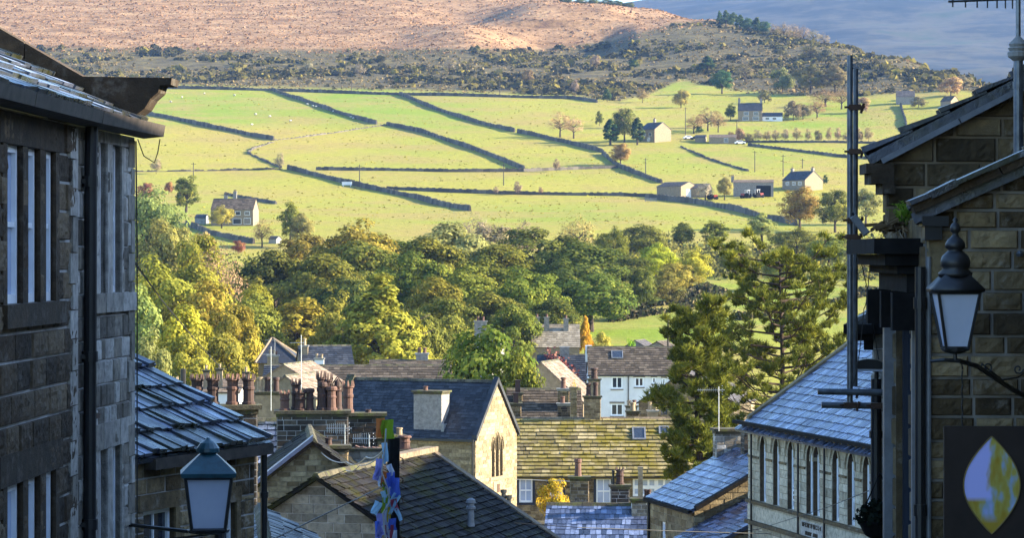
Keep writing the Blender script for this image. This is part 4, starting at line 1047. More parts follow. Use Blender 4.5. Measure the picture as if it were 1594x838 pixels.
mb=MB(); a=f2.at(131); f2.box(mb,a,a+.3,-1.56,-1.51,.0,.09); mb.build('pipe_stub',M['rust'],hl)

# ================================================================== LANTERN on the left house
def lantern(root,c,H,wt,wb,mats,domed=True,finial=True,square=True,rot=.35,prof=None):
    """tapered four sided lantern: c = bottom centre of the glass body"""
    c=Vector(c); fr=MB(); g=MB(); n=4
    def ring(w,z): return [c+Vector((w/2*math.sqrt(2)*math.cos(rot+math.pi/4+k*math.pi/2), w/2*math.sqrt(2)*math.sin(rot+math.pi/4+k*math.pi/2), z)) for k in range(4)]
    b,t=ring(wb,0),ring(wt,H); ix=.93
    bi,ti=ring(wb*ix,.01),ring(wt*ix,H-.01)
    for k in range(4):
        k2=(k+1)%4
        fr.tube([b[k],t[k]],.016*wt/.4,5); fr.tube([b[k],b[k2]],.018*wt/.4,5); fr.tube([t[k],t[k2]],.02*wt/.4,5)
        gm=MB(); gm.face([bi[k],bi[k2],ti[k2],ti[k]]); gm.build('lamp_glass',mats['glass'],root)
    fr.lathe(c+Vector((0,0,-.05*wt/.4)),[(wb*.25,0),(wb*.62,.02),(wb*.66,.05)],12)
    fr.build('frame',mats['frame'],root)
    hm=MB(); hm.lathe(c+Vector((0,0,H*.62)),[(wt*.05,0),(wt*.07,H*.02),(wt*.07,H*.3),(wt*.03,H*.36)],10); hm.lathe(c+Vector((0,0,H*.34)),[(wt*.03,0),(wt*.055,H*.1),(wt*.05,H*.24),(wt*.03,H*.28)],10); hm.build('lamp_holder',mats['frame'],root)
    rf=MB(); s=math.sqrt(2)/2
    if prof:
        rf.lathe(c+Vector((0,0,H)),[(wt*1.16*s,0),(wt*1.2*s,.03*wt/.4),(wt*.62*s,H*.30),(wt*.58*s,H*.32)],4,rot=rot+math.pi/4)
        rf.lathe(c+Vector((0,0,H)),prof,16); rf.build('lamp_roof',mats['roof'],root,True); return
    rp=[(wt*1.16,0),(wt*1.2,.035*wt/.4),(wt*.42,H*.40),(wt*.30,H*.43)]
    rf.lathe(c+Vector((0,0,H)),[(w*s,z) for w,z in rp],4,rot=rot+math.pi/4)
    z0=H+H*.43
    if domed: rf.lathe(c+Vector((0,0,z0)),[(wt*.20,0),(wt*.26,H*.03),(wt*.25,H*.10),(wt*.17,H*.20),(wt*.06,H*.26),(wt*.03,H*.30)],14)
    rf.build('lamp_roof',mats['roof'],root)
    if finial:
        m=MB(); m.lathe(c+Vector((0,0,z0+H*.27)),[(wt*.03,0),(wt*.05,H*.04),(wt*.10,H*.10),(wt*.11,H*.15),(wt*.05,H*.22),(wt*.02,H*.26),(wt*.035,H*.29),(.002,H*.33)],12)
        m.build('finial',mats['roof'],root)
c=P(324,824,29.0)
ll=thing('street_lantern','teal roofed four sided street lantern on an arm from the tall stone house','lamp',(c.x,c.y,c.z))
lantern(ll,c,.53,.46,.33,dict(glass=M['frost'],frame=M['black_iron'],roof=M['teal']),rot=.12,finial=False)
mb=MB(); q=f2.p(L2-.15,c.z-.03,.0)
mb.tube([q,Vector((c.x,c.y,c.z-.05))],.02,8); mb.tube([q-Vector((0,0,.5)),q.lerp(Vector((c.x,c.y,c.z)),.55)-Vector((0,0,.12)),Vector((c.x,c.y,c.z-.06))],.012,6)
mb.build('bracket',M['black_iron'],ll)

# ================================================================== HOUSE with the wet slate roof
B0=Vector((-6.3,34.6,0)); B1=Vector((-3.62,41.15,0)); ub=(B1-B0).normalized(); nb=Vector((ub.y,-ub.x,0))
h2_=thing('stone_house','lower stone house with a heavy wet slate roof behind the teal lantern','house',(B1.x,B1.y,gz(B1.x,B1.y)))
fb=Fr(B0-nb*.06,ub,nb); LB=(B1-B0).length; ze=-2.72
wx0,wx1=fb.at(252),fb.at(271); wy=fb.at(318)
hb=[(wx0-.5,-5.0,wx1,-3.38),(fb.at(345),-5.0,fb.at(366),-3.45)]
mb=MB(); wall(mb,fb,[(0,-10),(LB,-10),(LB,ze),(0,ze)],hb,(.17,.22),(.25,.5),.12,.02,.022,sd=9,rough=.012)
pb=R(28); Wb=5.0; en=Fr(B1-nb*.06,(-nb.x,-nb.y),(ub.x,ub.y)); wall(mb,en,[(0,-10),(Wb,-10),(Wb,ze),(Wb/2,ze+Wb/2*math.tan(pb)),(0,ze)],(),(.17,.22),(.3,.6),sd=10)
mb.build('wall',[M['grit'],M['mortar']],h2_)
mb=MB(); 
for h in hb:
    mb=MB(); fb.box(mb,h[0]-.15,h[2]+.15,h[3]+.003,h[3]+.22,-.1,.03,0,.5); fb.box(mb,h[2],h[2]+.12,h[1],h[3],-.1,.03,0,.6); mb.build('window_surround',M['grit'],h2_)
for h in hb: sash(h2_,fb,h[0],h[2],h[1],h[3],-.12,2,2,.06,M['white'],M['glass'])
mb=MB(); eo=B0+nb*.12+Vector((0,0,ze+.07)); vb=Vector((-nb.x*math.cos(pb),-nb.y*math.cos(pb),math.sin(pb)))
slates(mb,eo-ub*.1,ub,vb,LB+.32,(Wb/2+.37)/math.cos(pb),.55,(.10,.24),.045,sd=12,jit=.8)
top=eo+vb*(Wb/2+.37)/math.cos(pb); mb.face([top-ub*.1,top+ub*(LB+.2),top+ub*(LB+.2)-nb*2.7-Vector((0,0,1.4)),top-ub*.1-nb*2.7-Vector((0,0,1.4))],0,.3)
mb.build('roof',M['wet_slate'],h2_)
mb=MB(); 
for k in range(int(LB/.5)+1): mb.obox(top+ub*(k*.5+.2)+Vector((0,0,.03)),ub*.24,nb*.16,(0,0,.06),0,.3+.1*(k%3))
mb.build('ridge',M['ridge'],h2_)
mb=MB(); fb.box(mb,fb.at(222),LB+.22,ze-.10,ze+.05,.03,.2,0,.4); mb.build('gutter',M['brown_wood'],h2_)
mb=MB(); q=fb.p(fb.at(401),0,.1); mb.tube([Vector((q.x,q.y,ze-.08)),Vector((q.x,q.y,-9.5))],.05,10)
for z in (-3.4,-5): mb.tube([Vector((q.x,q.y,z-.04)),Vector((q.x,q.y,z+.04))],.064,10)
mb.build('downpipe',M['black_iron'],h2_)
q=fb.p(fb.at(335),0,.06); mb=MB(); mb.tube([Vector((q.x,q.y,ze-.12)),Vector((q.x,q.y,-9.5))],.07,8); mb.build('downpipe',M['black_iron'],h2_)

# ================================================================== RIGHT: two gables
ra=thing('stone_house','near stone house with a low gable roof behind the black lantern at the right edge','house',(3.2,20.3,gz(3.2,20)))
fa=Fr((2.86,20,0),(1,0),(0,-1)); zl=.28; sl=math.tan(R(24))
mb=MB(); wall(mb,fa,[(0,-5),(7,-5),(7,zl+3.5*sl*.55),(3.5,zl+3.5*sl),(0,zl)],(),(.12,.17),(.2,.5),.1,.026,.02,sd=21,rough=.010)
us_=Vector((.04,1,0)).normalized(); fs=Fr((2.86,20,0),us_,(-1,.04))
wall(mb,fs,[(0,-5),(2.9,-5),(2.9,zl),(0,zl)],[(1.0,-4.2,2.2,-.35)],(.2,.26),(.3,.6),.1,.02,.02,sd=22)
mb.build('wall',[M['grit'],M['mortar_dark']],ra)
mb=MB(); pa=math.atan(sl)
slates(mb,Vector((2.74,19.88,zl+.02)),(.155,.988,0),(math.cos(pa),0,math.sin(pa)),2.95,4.0,.34,(.22,.45),.038,sd=23,jit=.5)
slates(mb,Vector((2.72+8,19.88,zl+.02)),(0,1,0),(-math.cos(pa),0,math.sin(pa)),2.95,4.2,.34,(.25,.5),.05,sd=24)
mb.build('roof',M['wet_slate'],ra)
mb=MB(); d=Vector((math.cos(pa),0,math.sin(pa)))
for i in range(6):
    q=Vector((2.75,19.9,zl+.045))+d*(i*.66+.33); mb.obox(q,d*.325,Vector((0,.07,0)),Vector((-d.z,0,d.x))*.03,0,.3+.1*(i%4))
mb.build('verge',M['soot'],ra)
mb=MB(); r=random.Random(31); s_=0.
while s_<3.9:
    L_=r.uniform(.16,.34); q=Vector((2.73,19.9,zl+.085))+d*(s_+L_/2); nd=Vector((-d.z,0,d.x)); tl=r.uniform(-.05,.07)
    mb.obox(q+nd*r.uniform(-.004,.012),(d+nd*tl).normalized()*L_*.5,Vector((0,.10+r.uniform(-.03,.02),0)),nd*r.uniform(.014,.03),0,r.random()); s_+=L_*.93
mb.build('slate_edge',M['wet_slate'],ra)
# shop cornice and pilaster, pipes
mb=MB(); fs2=fs
for (u0,u1,v0,v1,d) in ((.15,2.7,.02,.13,.34),(.2,2.65,-.06,.018,.26),(.25,2.6,-.12,-.062,.17),(.3,2.55,-.25,-.122,.10)): fs.box(mb,u0,u1,v0,v1,.0,d,0,.3)
for u in (.3,1.2,2.4): fs.box(mb,u,u+.14,-.52,-.252,.0,.2,0,.2)
mb.build('shop_cornice',M['black_wood'],ra)
mb=MB(); fs.box(mb,2.3,2.44,-4.6,-.27,0,.08,0,.5); fs.box(mb,.42,.5,-4.6,-.27,0,.05,0,.5); mb.build('pilaster',M['lead'],ra)
sash(ra,fs,1.0,2.2,-4.2,-.35,-.1,2,2,.07,M['blue_paint'],M['glass'])
mb=MB(); q=P(1432.5,430,19.93); mb.tube([(q.x,q.y,zl-.35),(q.x,q.y,-5)],.037,10)
for z in (-.32,-1.75,-3.2): mb.tube([(q.x,q.y,z-.04),(q.x,q.y,z+.04)],.047,10)
mb.build('downpipe',M['black_iron'],ra)
mb=MB(); q=P(1446,430,19.95); mb.tube([(q.x,q.y,-.0),(q.x,q.y,-5)],.017,8); mb.build('lead_strip',M['lead'],ra)
mb=MB(); q=P(1458,340,19.93); mb.obox(q-Vector((.02,0,.02)),(.09,0,0),(0,.09,0),(0,0,.035)); mb.obox(q-Vector((.03,0,.10)),(.06,0,0),(0,.06,0),(0,0,.05)); mb.build('hopper',M['black_iron'],ra)
mb=MB(); fa.box(mb,.02,.22,-.22,.12,0,.05,0,.5); mb.build('kneeler',M['honey_dark'],ra)
q=P(1587,395,19.93); mb=MB(); mb.lathe(q,[(.02,-.02),(.028,0),(.012,.02)],8); mb.build('security_light',M['steel'],ra)
# soil pipe with its cap on the near roof
q=P(1585,88,20.6); mb=MB(); vp=thing('vent_pipe','grey vent pipe with a ridged cap standing on the near roof at the right edge','pipe',(q.x,q.y,.9))
mb.tube([(q.x,q.y,.5),(q.x,q.y,q.z)],.034,12); mb.tube([(q.x,q.y,1.2),(q.x,q.y,1.25)],.04,12); mb.build('pipe',M['steel'],vp)
mb=MB(); mb.lathe(q,[(.034,-.03),(.075,0),(.078,.03),(.062,.04),(.075,.06),(.06,.07),(.07,.09),(.03,.13),(.01,.15)],14); mb.build('cap',M['cement'],vp)
# tv aerial above it
q=P(1585,30,21.2); ae=thing('tv_aerial','dark comb shaped television aerial cut by the upper right corner','aerial',(q.x,q.y,q.z))
mb=MB(); mb.tube([q+Vector((0,0,-.9)),q+Vector((0,0,.35))],.018,8); mb.build('mast',M['steel'],ae)
mb=MB(); a=P(1476,2,21.2); b=P(1640,-4,21.2); mb.tube([a,b],.009,6)
for px in (1483,1503,1521,1537,1552,1565,1576,1600,1615): t_=P(px,1,21.2); mb.tube([t_+Vector((0,0,.05)),t_-Vector((0,0,.045+.012*(px-1480)/100))],.006,5)
mb.build('boom',M['black_iron'],ae)
# rear gable, taller
rb=thing('stone_house','taller soot stained stone house whose gable rises behind the near right house','house',(3.2,23.2,gz(3.2,23)))
fg=Fr((2.97,23,0),(1,0),(0,-1)); zg=.80; sg=math.tan(R(27.5)); 
mb=MB(); wall(mb,fg,[(0,-5),(8,-5),(8,zg),(4,zg+4*sg),(0,zg)],(),(.15,.2),(.24,.5),.1,.026,.02,sd=31,rough=.010)
ug=Vector((.145,1,0)).normalized(); fgs=Fr((2.97,23,0),ug,(-1,.145)); wall(mb,fgs,[(0,-5),(6.5,-5),(6.5,zg),(0,zg)],(),(.2,.25),(.4,.7),sd=32)
mb.build('wall',[M['grit'],M['mortar_warm']],rb)
pg=math.atan(sg); d=Vector((math.cos(pg),0,math.sin(pg))); mb=MB()
slates(mb,Vector((2.80,22.86,zg+.0)),(ug.x,ug.y,0),d,6.6,5.0,.34,(.22,.45),.035,sd=33)
slates(mb,Vector((2.97+8.15,22.86,zg+.0)),(ug.x,ug.y,0),(-d.x,0,d.z),6.6,5.0,.34,(.25,.5),.045,sd=34)
mb.build('roof',M['wet_slate'],rb)
mb=MB(); 
for i in range(7):
    q=Vector((2.9,22.9,zg-.055))+d*(i*.7+.37); mb.obox(q,d*.345,Vector((0,.06,0)),Vector((-d.z,0,d.x))*.022,0,.5+.1*(i%3))
mb.build('verge',M['lead'],rb)
mb=MB(); 
for (x0,x1,z0,z1) in ((2.80,3.02,.66,.74),(2.84,3.02,.58,.66),(2.93,3.03,.50,.58)): mb.box((x0,22.85,z0),(x1,23.3,z1),0,.2)
mb.build('corbel',M['soot'],rb)
mb=MB(); fg.box(mb,.0,.26,.10,.13,0,.06); fg.box(mb,-.03,.2,.19,.21,0,.06); mb.build('cable_clip',M['cable'],rb)

# fern in the gutter
q=P(1408,352,21.0); mb=MB(); r=random.Random(3)
for k in range(26):
    a=r.uniform(0,6.28); L=r.uniform(.10,.26); lean=r.uniform(.25,.8); w_=r.uniform(.010,.018)
    p0=q+Vector((r.uniform(-.03,.03),r.uniform(-.03,.03),0)); p1=p0+Vector((math.cos(a)*L*lean*.5,math.sin(a)*L*lean*.5,L*.6)); p2_=p0+Vector((math.cos(a)*L*lean,math.sin(a)*L*lean,L*.75*(1-.4*lean)+.02)); s=Vector((-math.sin(a),math.cos(a),0))*w_
    for m_ in range(5):
        t0=m_/5; c0=p0.lerp(p1,t0*2) if t0<.5 else p1.lerp(p2_,t0*2-1); t1=(m_+.8)/5; c1=p0.lerp(p1,t1*2) if t1<.5 else p1.lerp(p2_,t1*2-1)
        mb.face([c0,c1+s*1.6+Vector((0,0,.008)),c1],0,r.random()); mb.face([c0,c1-s*1.6+Vector((0,0,.008)),c1],0,r.random())
fo=solo('fern',mb,M['leaf_green'],'bright green fern sprouting from the gutter above the shop cornice','fern'); fo.color=(.14,.26,.03,1)
mb=MB(); r=random.Random(8)
for k in range(60):
    p0=P(1398+r.uniform(-22,14),352+r.uniform(-6,12),20.9+r.uniform(-.2,.2)); a=r.uniform(0,6.28); L=r.uniform(.05,.16)
    p1=p0+Vector((math.cos(a)*L*.5,math.sin(a)*L*.5,L*r.uniform(-.9,.5))); mb.face([p0,p0+Vector((.012,0,.004)),p1],0,r.random())
for k in range(14):
    p0=P(1372+r.uniform(-20,40),348+r.uniform(-3,8),20.9+r.uniform(-.1,.3)); mb.obox(p0,(r.uniform(.03,.08),0,r.uniform(-.02,.04)),(0,.05,0),(0,0,.012),0,.3)
wo=solo('dead_weeds',mb,M['twig'],'brown dead weeds and debris hanging from the gutter beside the fern','weeds'); wo.color=(.16,.11,.06,1)

# ================================================================== black lantern, bracket and hanging sign
c=P(1487,543,19.0); rl=thing('street_lantern','black street lantern with a domed top in front of the right hand stone wall','lamp',tuple(c))
lantern(rl,c,.372,.275,.145,dict(glass=M['frost'],frame=M['black_iron'],roof=M['black_iron']),rot=.05,prof=[(.11,.10),(.115,.125),(.085,.15),(.098,.17),(.10,.20),(.088,.235),(.06,.262),(.045,.275),(.066,.29),(.068,.315),(.05,.345),(.026,.365),(.018,.385),(.032,.40),(.036,.42),(.026,.445),(.012,.46),(.018,.475),(.004,.49)])
mb=MB(); b=P(1487,563,19.0)
mb.tube([c-Vector((0,0,.02)),b],.012,8)
pts=[P(1449,563,19.05),P(1470,561,19.0),P(1492,562,19.0),P(1520,570,19.15),P(1548,588,19.4),P(1575,606,19.7),P(1604,622,19.96)]
mb.tube(pts,[.010,.012,.015,.017,.018,.018,.018],8)
sc=[]; cc=P(1537,572,19.3)
for k in range(22): a=k*.42; rr_=.042*(1-k/26); sc.append(cc+Vector((math.cos(a+2.6)*rr_,0,math.sin(a+2.6)*rr_)))
mb.tube(sc[::-1]+[P(1560,592,19.5),P(1585,588,19.7),P(1610,570,19.96)],.006,6)
sc=[]; cc=P(1585,575,19.7)
for k in range(18): a=-k*.45; rr_=.035*(1-k/22); sc.append(cc+Vector((math.cos(a)*rr_,0,math.sin(a)*rr_)))
mb.tube(sc,.006,6); mb.build('bracket',M['black_iron'],rl)
sg=thing('hanging_sign','dark brown hanging sign with a pointed oval picture of lilac and amber','sign',tuple(P(1540,760,19.1)))
mb=MB(); a=P(1469,664,19.1); b=P(1622,856,19.1); mb.box((a.x,19.08,b.z),(b.x,19.115,a.z)); mb.build('board',plain('brown_sign_paint',(.032,.020,.016),.6,0,.3,.3),sg)
t=NT('sign_picture'); tc=t.n('ShaderNodeTexCoord'); mp=t.n('ShaderNodeMapping'); mp.inputs['Scale'].default_value=(5,1,2.2); mp.inputs['Rotation'].default_value=(0,.5,0); t.l(tc.outputs['Object'],mp.inputs['Vector'])
nn_=t.noise(1.5,3,mp.outputs['Vector']); 
sx=t.n('ShaderNodeSeparateXYZ'); t.l(tc.outputs['Object'],sx.inputs[0])
base=t.ramp(nn_,[(.30,(.10,.05,.02)),(.42,(.38,.25,.025)),(.52,(.42,.36,.08)),(.6,(.30,.40,.55)),(.72,(.45,.45,.85))])
lm=t.math('ADD',t.math('MULTIPLY',sx.outputs[0],-7.0),t.math('MULTIPLY',nn_,1.2)); lf=t.ramp(lm,[(.55,(0,0,0)),(.75,(1,1,1))])
up=t.ramp(t.math('ADD',t.math('MULTIPLY',sx.outputs[2],6.0),.75),[(.2,(0,0,0)),(.4,(1,1,1))])
c_=t.mix(t.mix(1.0,lf,up,'MULTIPLY'),base,(.50,.50,.95)); lo_=t.ramp(t.math('ADD',t.math('MULTIPLY',sx.outputs[2],6.0),1.5),[(.1,(1,1,1)),(.5,(0,0,0))])
c_=t.mix(lo_,c_,(.40,.27,.03)); t.pbr(c_,.35,None,0,.4)
mb=MB(); n=28; pts=[]
def lens(k,s=1.0):
    a=k/n; x=math.sin(math.pi*a)**.92*.5*88*s; return x
L_=[]
for k in range(n+1): L_.append((1544-lens(k),680+152*k/n))
for k in range(n-1,0,-1): L_.append((1544+lens(k),680+152*k/n))
cen=P(1544,756,19.07)
mb.face([P(x,y,19.07) for x,y in L_]); o=mb.build('picture',t.m,sg)
mb=MB(); rim=[P(x,y,19.068) for x,y in L_]; mb.tube(rim+[rim[0]],.0045,5); mb.build('picture_rim',plain('ochre_rim',(.25,.18,.06),.5),sg)
mb=MB()
for k in range(9):
    z0=P(1497,566,19.1).z-k*.047; mb.tube([P(1497,566,19.1)*1+Vector((.006*(k%2),.0,-k*.047)),P(1497,566,19.1)+Vector((.006*((k+1)%2),0,-(k+1)*.047+.004))],.006,5)
mb.build('chain',M['black_iron'],sg)

# ================================================================== scaffold tubes, lamp post, floodlight
sp=P(1323,625,24.0); sc_=thing('scaffold','grey scaffold of two upright tubes and two cross tubes clamped together before the arched hall','scaffold',tuple(sp))
def tube_(pts,r,nm,mat='steel'):
    m=MB(); m.tube(pts,r,12); return m.build(nm,M[mat],sc_)
tube_([P(1323,86,24.0),P(1323,628,24.0)],.0245,'upright_tube'); tube_([P(1332,107,24.09),P(1331,602,24.09)],.0215,'upright_tube')
tube_([P(1273,610,23.93),P(1392,612,23.93)],.027,'cross_tube'); tube_([P(1279,631,24.07),P(1392,633,24.07)],.027,'cross_tube')
for (x,y) in ((1330,167),(1330,236),(1328,343),(1326,369),(1323,611),(1323,631),(1364,612),(1364,632)):
    m=MB(); q=P(x,y,24.0); m.obox(q,(.05,0,0),(0,.045,0),(0,0,.022)); m.tube([q+Vector((-.085,-.02,.0)),q+Vector((.085,-.02,.005))],.010,6); m.tube([q+Vector((.05,-.03,-.05)),q+Vector((.075,-.03,.03))],.012,6); m.tube([q+Vector((-.02,-.06,-.02)),q+Vector((-.02,.06,-.02))],.009,6)
    m.build('clamp',M['rust'],sc_)
fl=thing('floodlight','tilted grey floodlight clamped to the scaffold tubes beside the shop cornice','floodlight',tuple(P(1340,350,23.8)))
mb=MB(); q=P(1338,350,23.85); ax=Vector((.055,0,-.07)); mb.obox(q,ax,Vector((.022,0,.017)),(0,.04,0)); mb.build('housing',M['lead'],fl)
mb=MB(); mb.tube([q+Vector((-.03,0,.05)),q+Vector((-.06,.0,.10))],.01,6); mb.obox(q+ax*1.05,ax*.06,Vector((.026,0,.02)),(0,.05,0)); mb.build('yoke',M['black_iron'],fl)
lp=thing('street_lamp','dark lamp post with a drooping head left of the black downpipe','lamp',tuple(P(1364,838,24.4)))
mb=MB(); b=P(1364,590,24.4); mb.tube([(b.x,b.y,gz(b.x,b.y)),b+Vector((0,0,-1.2)),b],[.06,.05,.045],12); mb.tube([b+Vector((0,0,-.5)),b+Vector((0,0,-.44))],.06,12); mb.build('post',M['black_iron'],lp)
mb=MB(); mb.tube([b,b+Vector((.005,0,.08)),b+Vector((.06,0,.11)),b+Vector((.12,0,.06))],.02,8)
h=P(1350,568,24.4)
for k in range(12):
    a0=math.pi*k/12; a1=math.pi*(k+1)/12
    A_=lambda a,y:Vector((h.x-math.cos(a)*.155,h.y+y,h.z-.035+math.sin(a)*.085))
    mb.face([A_(a0,-.1),A_(a1,-.1),A_(a1,.1),A_(a0,.1)]); 
mb.face([Vector((h.x-.155,h.y-.1,h.z-.035)),Vector((h.x+.155,h.y-.1,h.z-.035)),*[Vector((h.x-math.cos(math.pi*k/12)*.155,h.y-.1,h.z-.035+math.sin(math.pi*k/12)*.085)) for k in range(11,0,-1)]])
mb.build('lamp_hood',M['black_iron'],lp)
mb=MB(); mb.box((h.x-.145,h.y-.09,h.z-.055),(h.x+.14,h.y+.09,h.z-.036)); mb.build('lamp_glass',M['frost'],lp)
# dark hanging flower basket on the post
hb_=thing('hanging_basket','withered dark hanging basket on the lower part of the lamp post','basket',tuple(P(1368,800,24.3)))
mb=MB(); q=P(1370,815,24.25); mb.lathe(q,[(.02,-.17),(.13,-.10),(.18,0),(.185,.02)],14); mb.tube([q+Vector((-.18,0,.02)),q+Vector((0,0,.42))],.006,5); mb.tube([q+Vector((.18,0,.02)),q+Vector((0,0,.42))],.006,5); mb.build('basket',M['black_wood'],hb_)
rs=np.random.RandomState(5); n=700; d=rs.normal(size=(n,3)); d/=np.linalg.norm(d,axis=1,keepdims=True); d[:,2]=np.abs(d[:,2])*.75-.2; rad=rs.uniform(.5,1.15,n)
pc=np.array([q.x,q.y,q.z+.05])+d*rad[:,None]*np.array([.2,.2,.24])-np.array(hb_.location)
me=cards(pc,d+rs.normal(size=(n,3))*.4,rs.uniform(.02,.05,n),rs.rand(n),rs,'foliage',M['dead_leaf']); o=bpy.data.objects.new('foliage',me); C.objects.link(o); o.parent=hb_; o.color=(.012,.018,.012,1); ALLKIDS.setdefault(hb_,[]).append(o)

# house strip further down on the right with a bracketed gutter and a satellite dish
rc=thing('stone_house','narrow strip of a stone house with a dark gutter just right of the scaffold','house',(4.1,31,gz(4,31)))
fc=Fr((3.75,30,0),(1,0),(0,-1)); ucs=Vector((.16,1,0)).normalized(); fcs=Fr((3.75,30,0),ucs,(-1,.16))
mb=MB(); wall(mb,fc,[(0,-6),(6,-6),(6,-.75),(0,-.75)],(),(.2,.25),(.4,.7),sd=41); wall(mb,fcs,[(0,-6),(8,-6),(8,-.75),(0,-.75)],(),(.2,.25),(.4,.7),sd=42); mb.build('wall',[M['pale'],M['mortar']],rc)
mb=MB(); slates(mb,Vector((3.55,29.9,-.70)),(ucs.x,ucs.y,0),(.87,0,.5),8.2,4.,.3,(.25,.45),.035,sd=43); mb.build('roof',M['wet_slate'],rc)
mb=MB()
for (u0,u1,v0,v1,d) in ((-.2,8,-.80,-.70,.30),(-.1,8,-.87,-.802,.2),(0,8,-.97,-.872,.1)): fcs.box(mb,u0,u1,v0,v1,0,d,0,.3); 
fc.box(mb,-.3,3,-.80,-.70,0,.12,0,.3)
mb.build('gutter',M['black_wood'],rc)
mb=MB(); q=P(1387,600,29.8); mb.tube([(q.x,q.y,-.3),(q.x,q.y,-6)],.03,8); q=P(1391,600,29.9); mb.tube([(q.x+.06,q.y,-.3),(q.x+.06,q.y,-6)],.022,8); mb.build('downpipe',M['lead'],rc)
# ================================================================== generic gabled building
def gabled(name,label,cat,O,r,L,W,zb,ze,pitch,side=1,wm=('honey_dark','mortar_warm'),rm='dark_slate',row=.3,wid=(.3,.5),thick=.03,holes=None,blocks=(1,1,1,1),over=(.12,.15),course=(.2,.26),length=(.35,.7),ridge='ridge',sd=1,group=None,recess=.1,copings=None,half=None,proud=.015):
    """O eave corner (x,y); r ridge direction; the building lies on the `side` of r (1 = left of it)"""
    r=Vector((r[0],r[1],0)).normalized(); w=Vector((-r.y,r.x,0))*side; O=Vector((O[0],O[1],0)); hf=half or W/2
    base=O+r*L/2+w*W/2
    th=thing(name,label,cat,(base.x,base.y,zb),group)
    tn=math.tan(R(pitch)); za=ze+hf*tn
    fr=dict(front=Fr(O,r,-w),back=Fr(O+w*W,r,w),g0=Fr(O,w,-r),g1=Fr(O+r*L,w,r))
    holes=holes or {}; holes={k:(v(fr[k]) if callable(v) else v) for k,v in holes.items()}
    mb=MB()
    for i,k in enumerate(('front','back','g0','g1')):
        conv=[(0,zb),(L,zb),(L,ze),(0,ze)] if i<2 else [(0,zb),(W,zb),(W,ze),(hf,za),(0,ze)]
        if i==1: conv=[(0,zb),(L,zb),(L,za-(W-hf)*tn),(0,za-(W-hf)*tn)]
        if i>1: conv=[(0,zb),(W,zb),(W,za-(W-hf)*tn),(hf,za),(0,ze)]
        wall(mb,fr[k],conv,holes.get(k,()),course,length,recess,proud,.015,sd=sd*10+i,blocks=bool(blocks[i]))
    mb.build('wall',[M[wm[0]],M[wm[1]]],th)
    mb=MB(); c=math.cos(R(pitch)); up=(w*c+Vector((0,0,math.sin(R(pitch))))); dn=(-w*c+Vector((0,0,math.sin(R(pitch)))))
    slates(mb,O-r*over[0]-w*over[1]+Vector((0,0,ze-over[1]*tn+.06)),r,up,L+2*over[0],(hf+over[1])/c,row,wid,thick,sd*7)
    hb=W-hf; slates(mb,O+w*W-r*over[0]+w*over[1]+Vector((0,0,za-hb*tn-over[1]*tn+.06)),r,dn,L+2*over[0],(hb+over[1])/c,row,wid,thick,sd*7+1)
    mb.build('roof',M[rm],th)
    if ridge:
        mb=MB(); n=max(1,int(L/.45)); s=(L+2*over[0])/n; q=O+w*hf-r*over[0]+Vector((0,0,za+.085))
        for k in range(n):
            p=q+r*(s*(k+.5)); a=r*(s*.49); t_=.13+.01*(k%2)
            mb.hexa([p-a-w*t_-Vector((0,0,.09)),p+a-w*t_-Vector((0,0,.09)),p+a+w*t_-Vector((0,0,.09)),p-a+w*t_-Vector((0,0,.09)),p-a-w*.045+Vector((0,0,.05)),p+a-w*.045+Vector((0,0,.05)),p+a+w*.045+Vector((0,0,.05)),p-a+w*.045+Vector((0,0,.05))],0,rng.random())
        mb.build('ridge',M[ridge],th)
    if copings:
        for e in copings:
            mb=MB(); q=O+(r*L if e else Vector((0,0,0)))
            for sgn,w0,run in ((1,0,hf),(-1,W,W-hf)):
                n=max(2,int(run/.6))
                for k in range(n):
                    a,b=run*k/n,run*(k+1)/n
                    pa=q+w*(w0+sgn*a)+Vector((0,0,(za-run*tn)+a*tn+.15)); pb=q+w*(w0+sgn*b)+Vector((0,0,(za-run*tn)+b*tn+.15))
                    mb.hexa([pa-r*.18-Vector((0,0,.2)),pb-r*.18-Vector((0,0,.2)),pb+r*.18-Vector((0,0,.2)),pa+r*.18-Vector((0,0,.2)),pa-r*.18,pb-r*.18,pb+r*.18,pa+r*.18],0,rng.random())
            mb.build('coping',M[ridge or 'ridge'],th)
    return th,fr,dict(r=r,w=w,za=za,O=O,tn=tn,ze=ze,hf=hf)

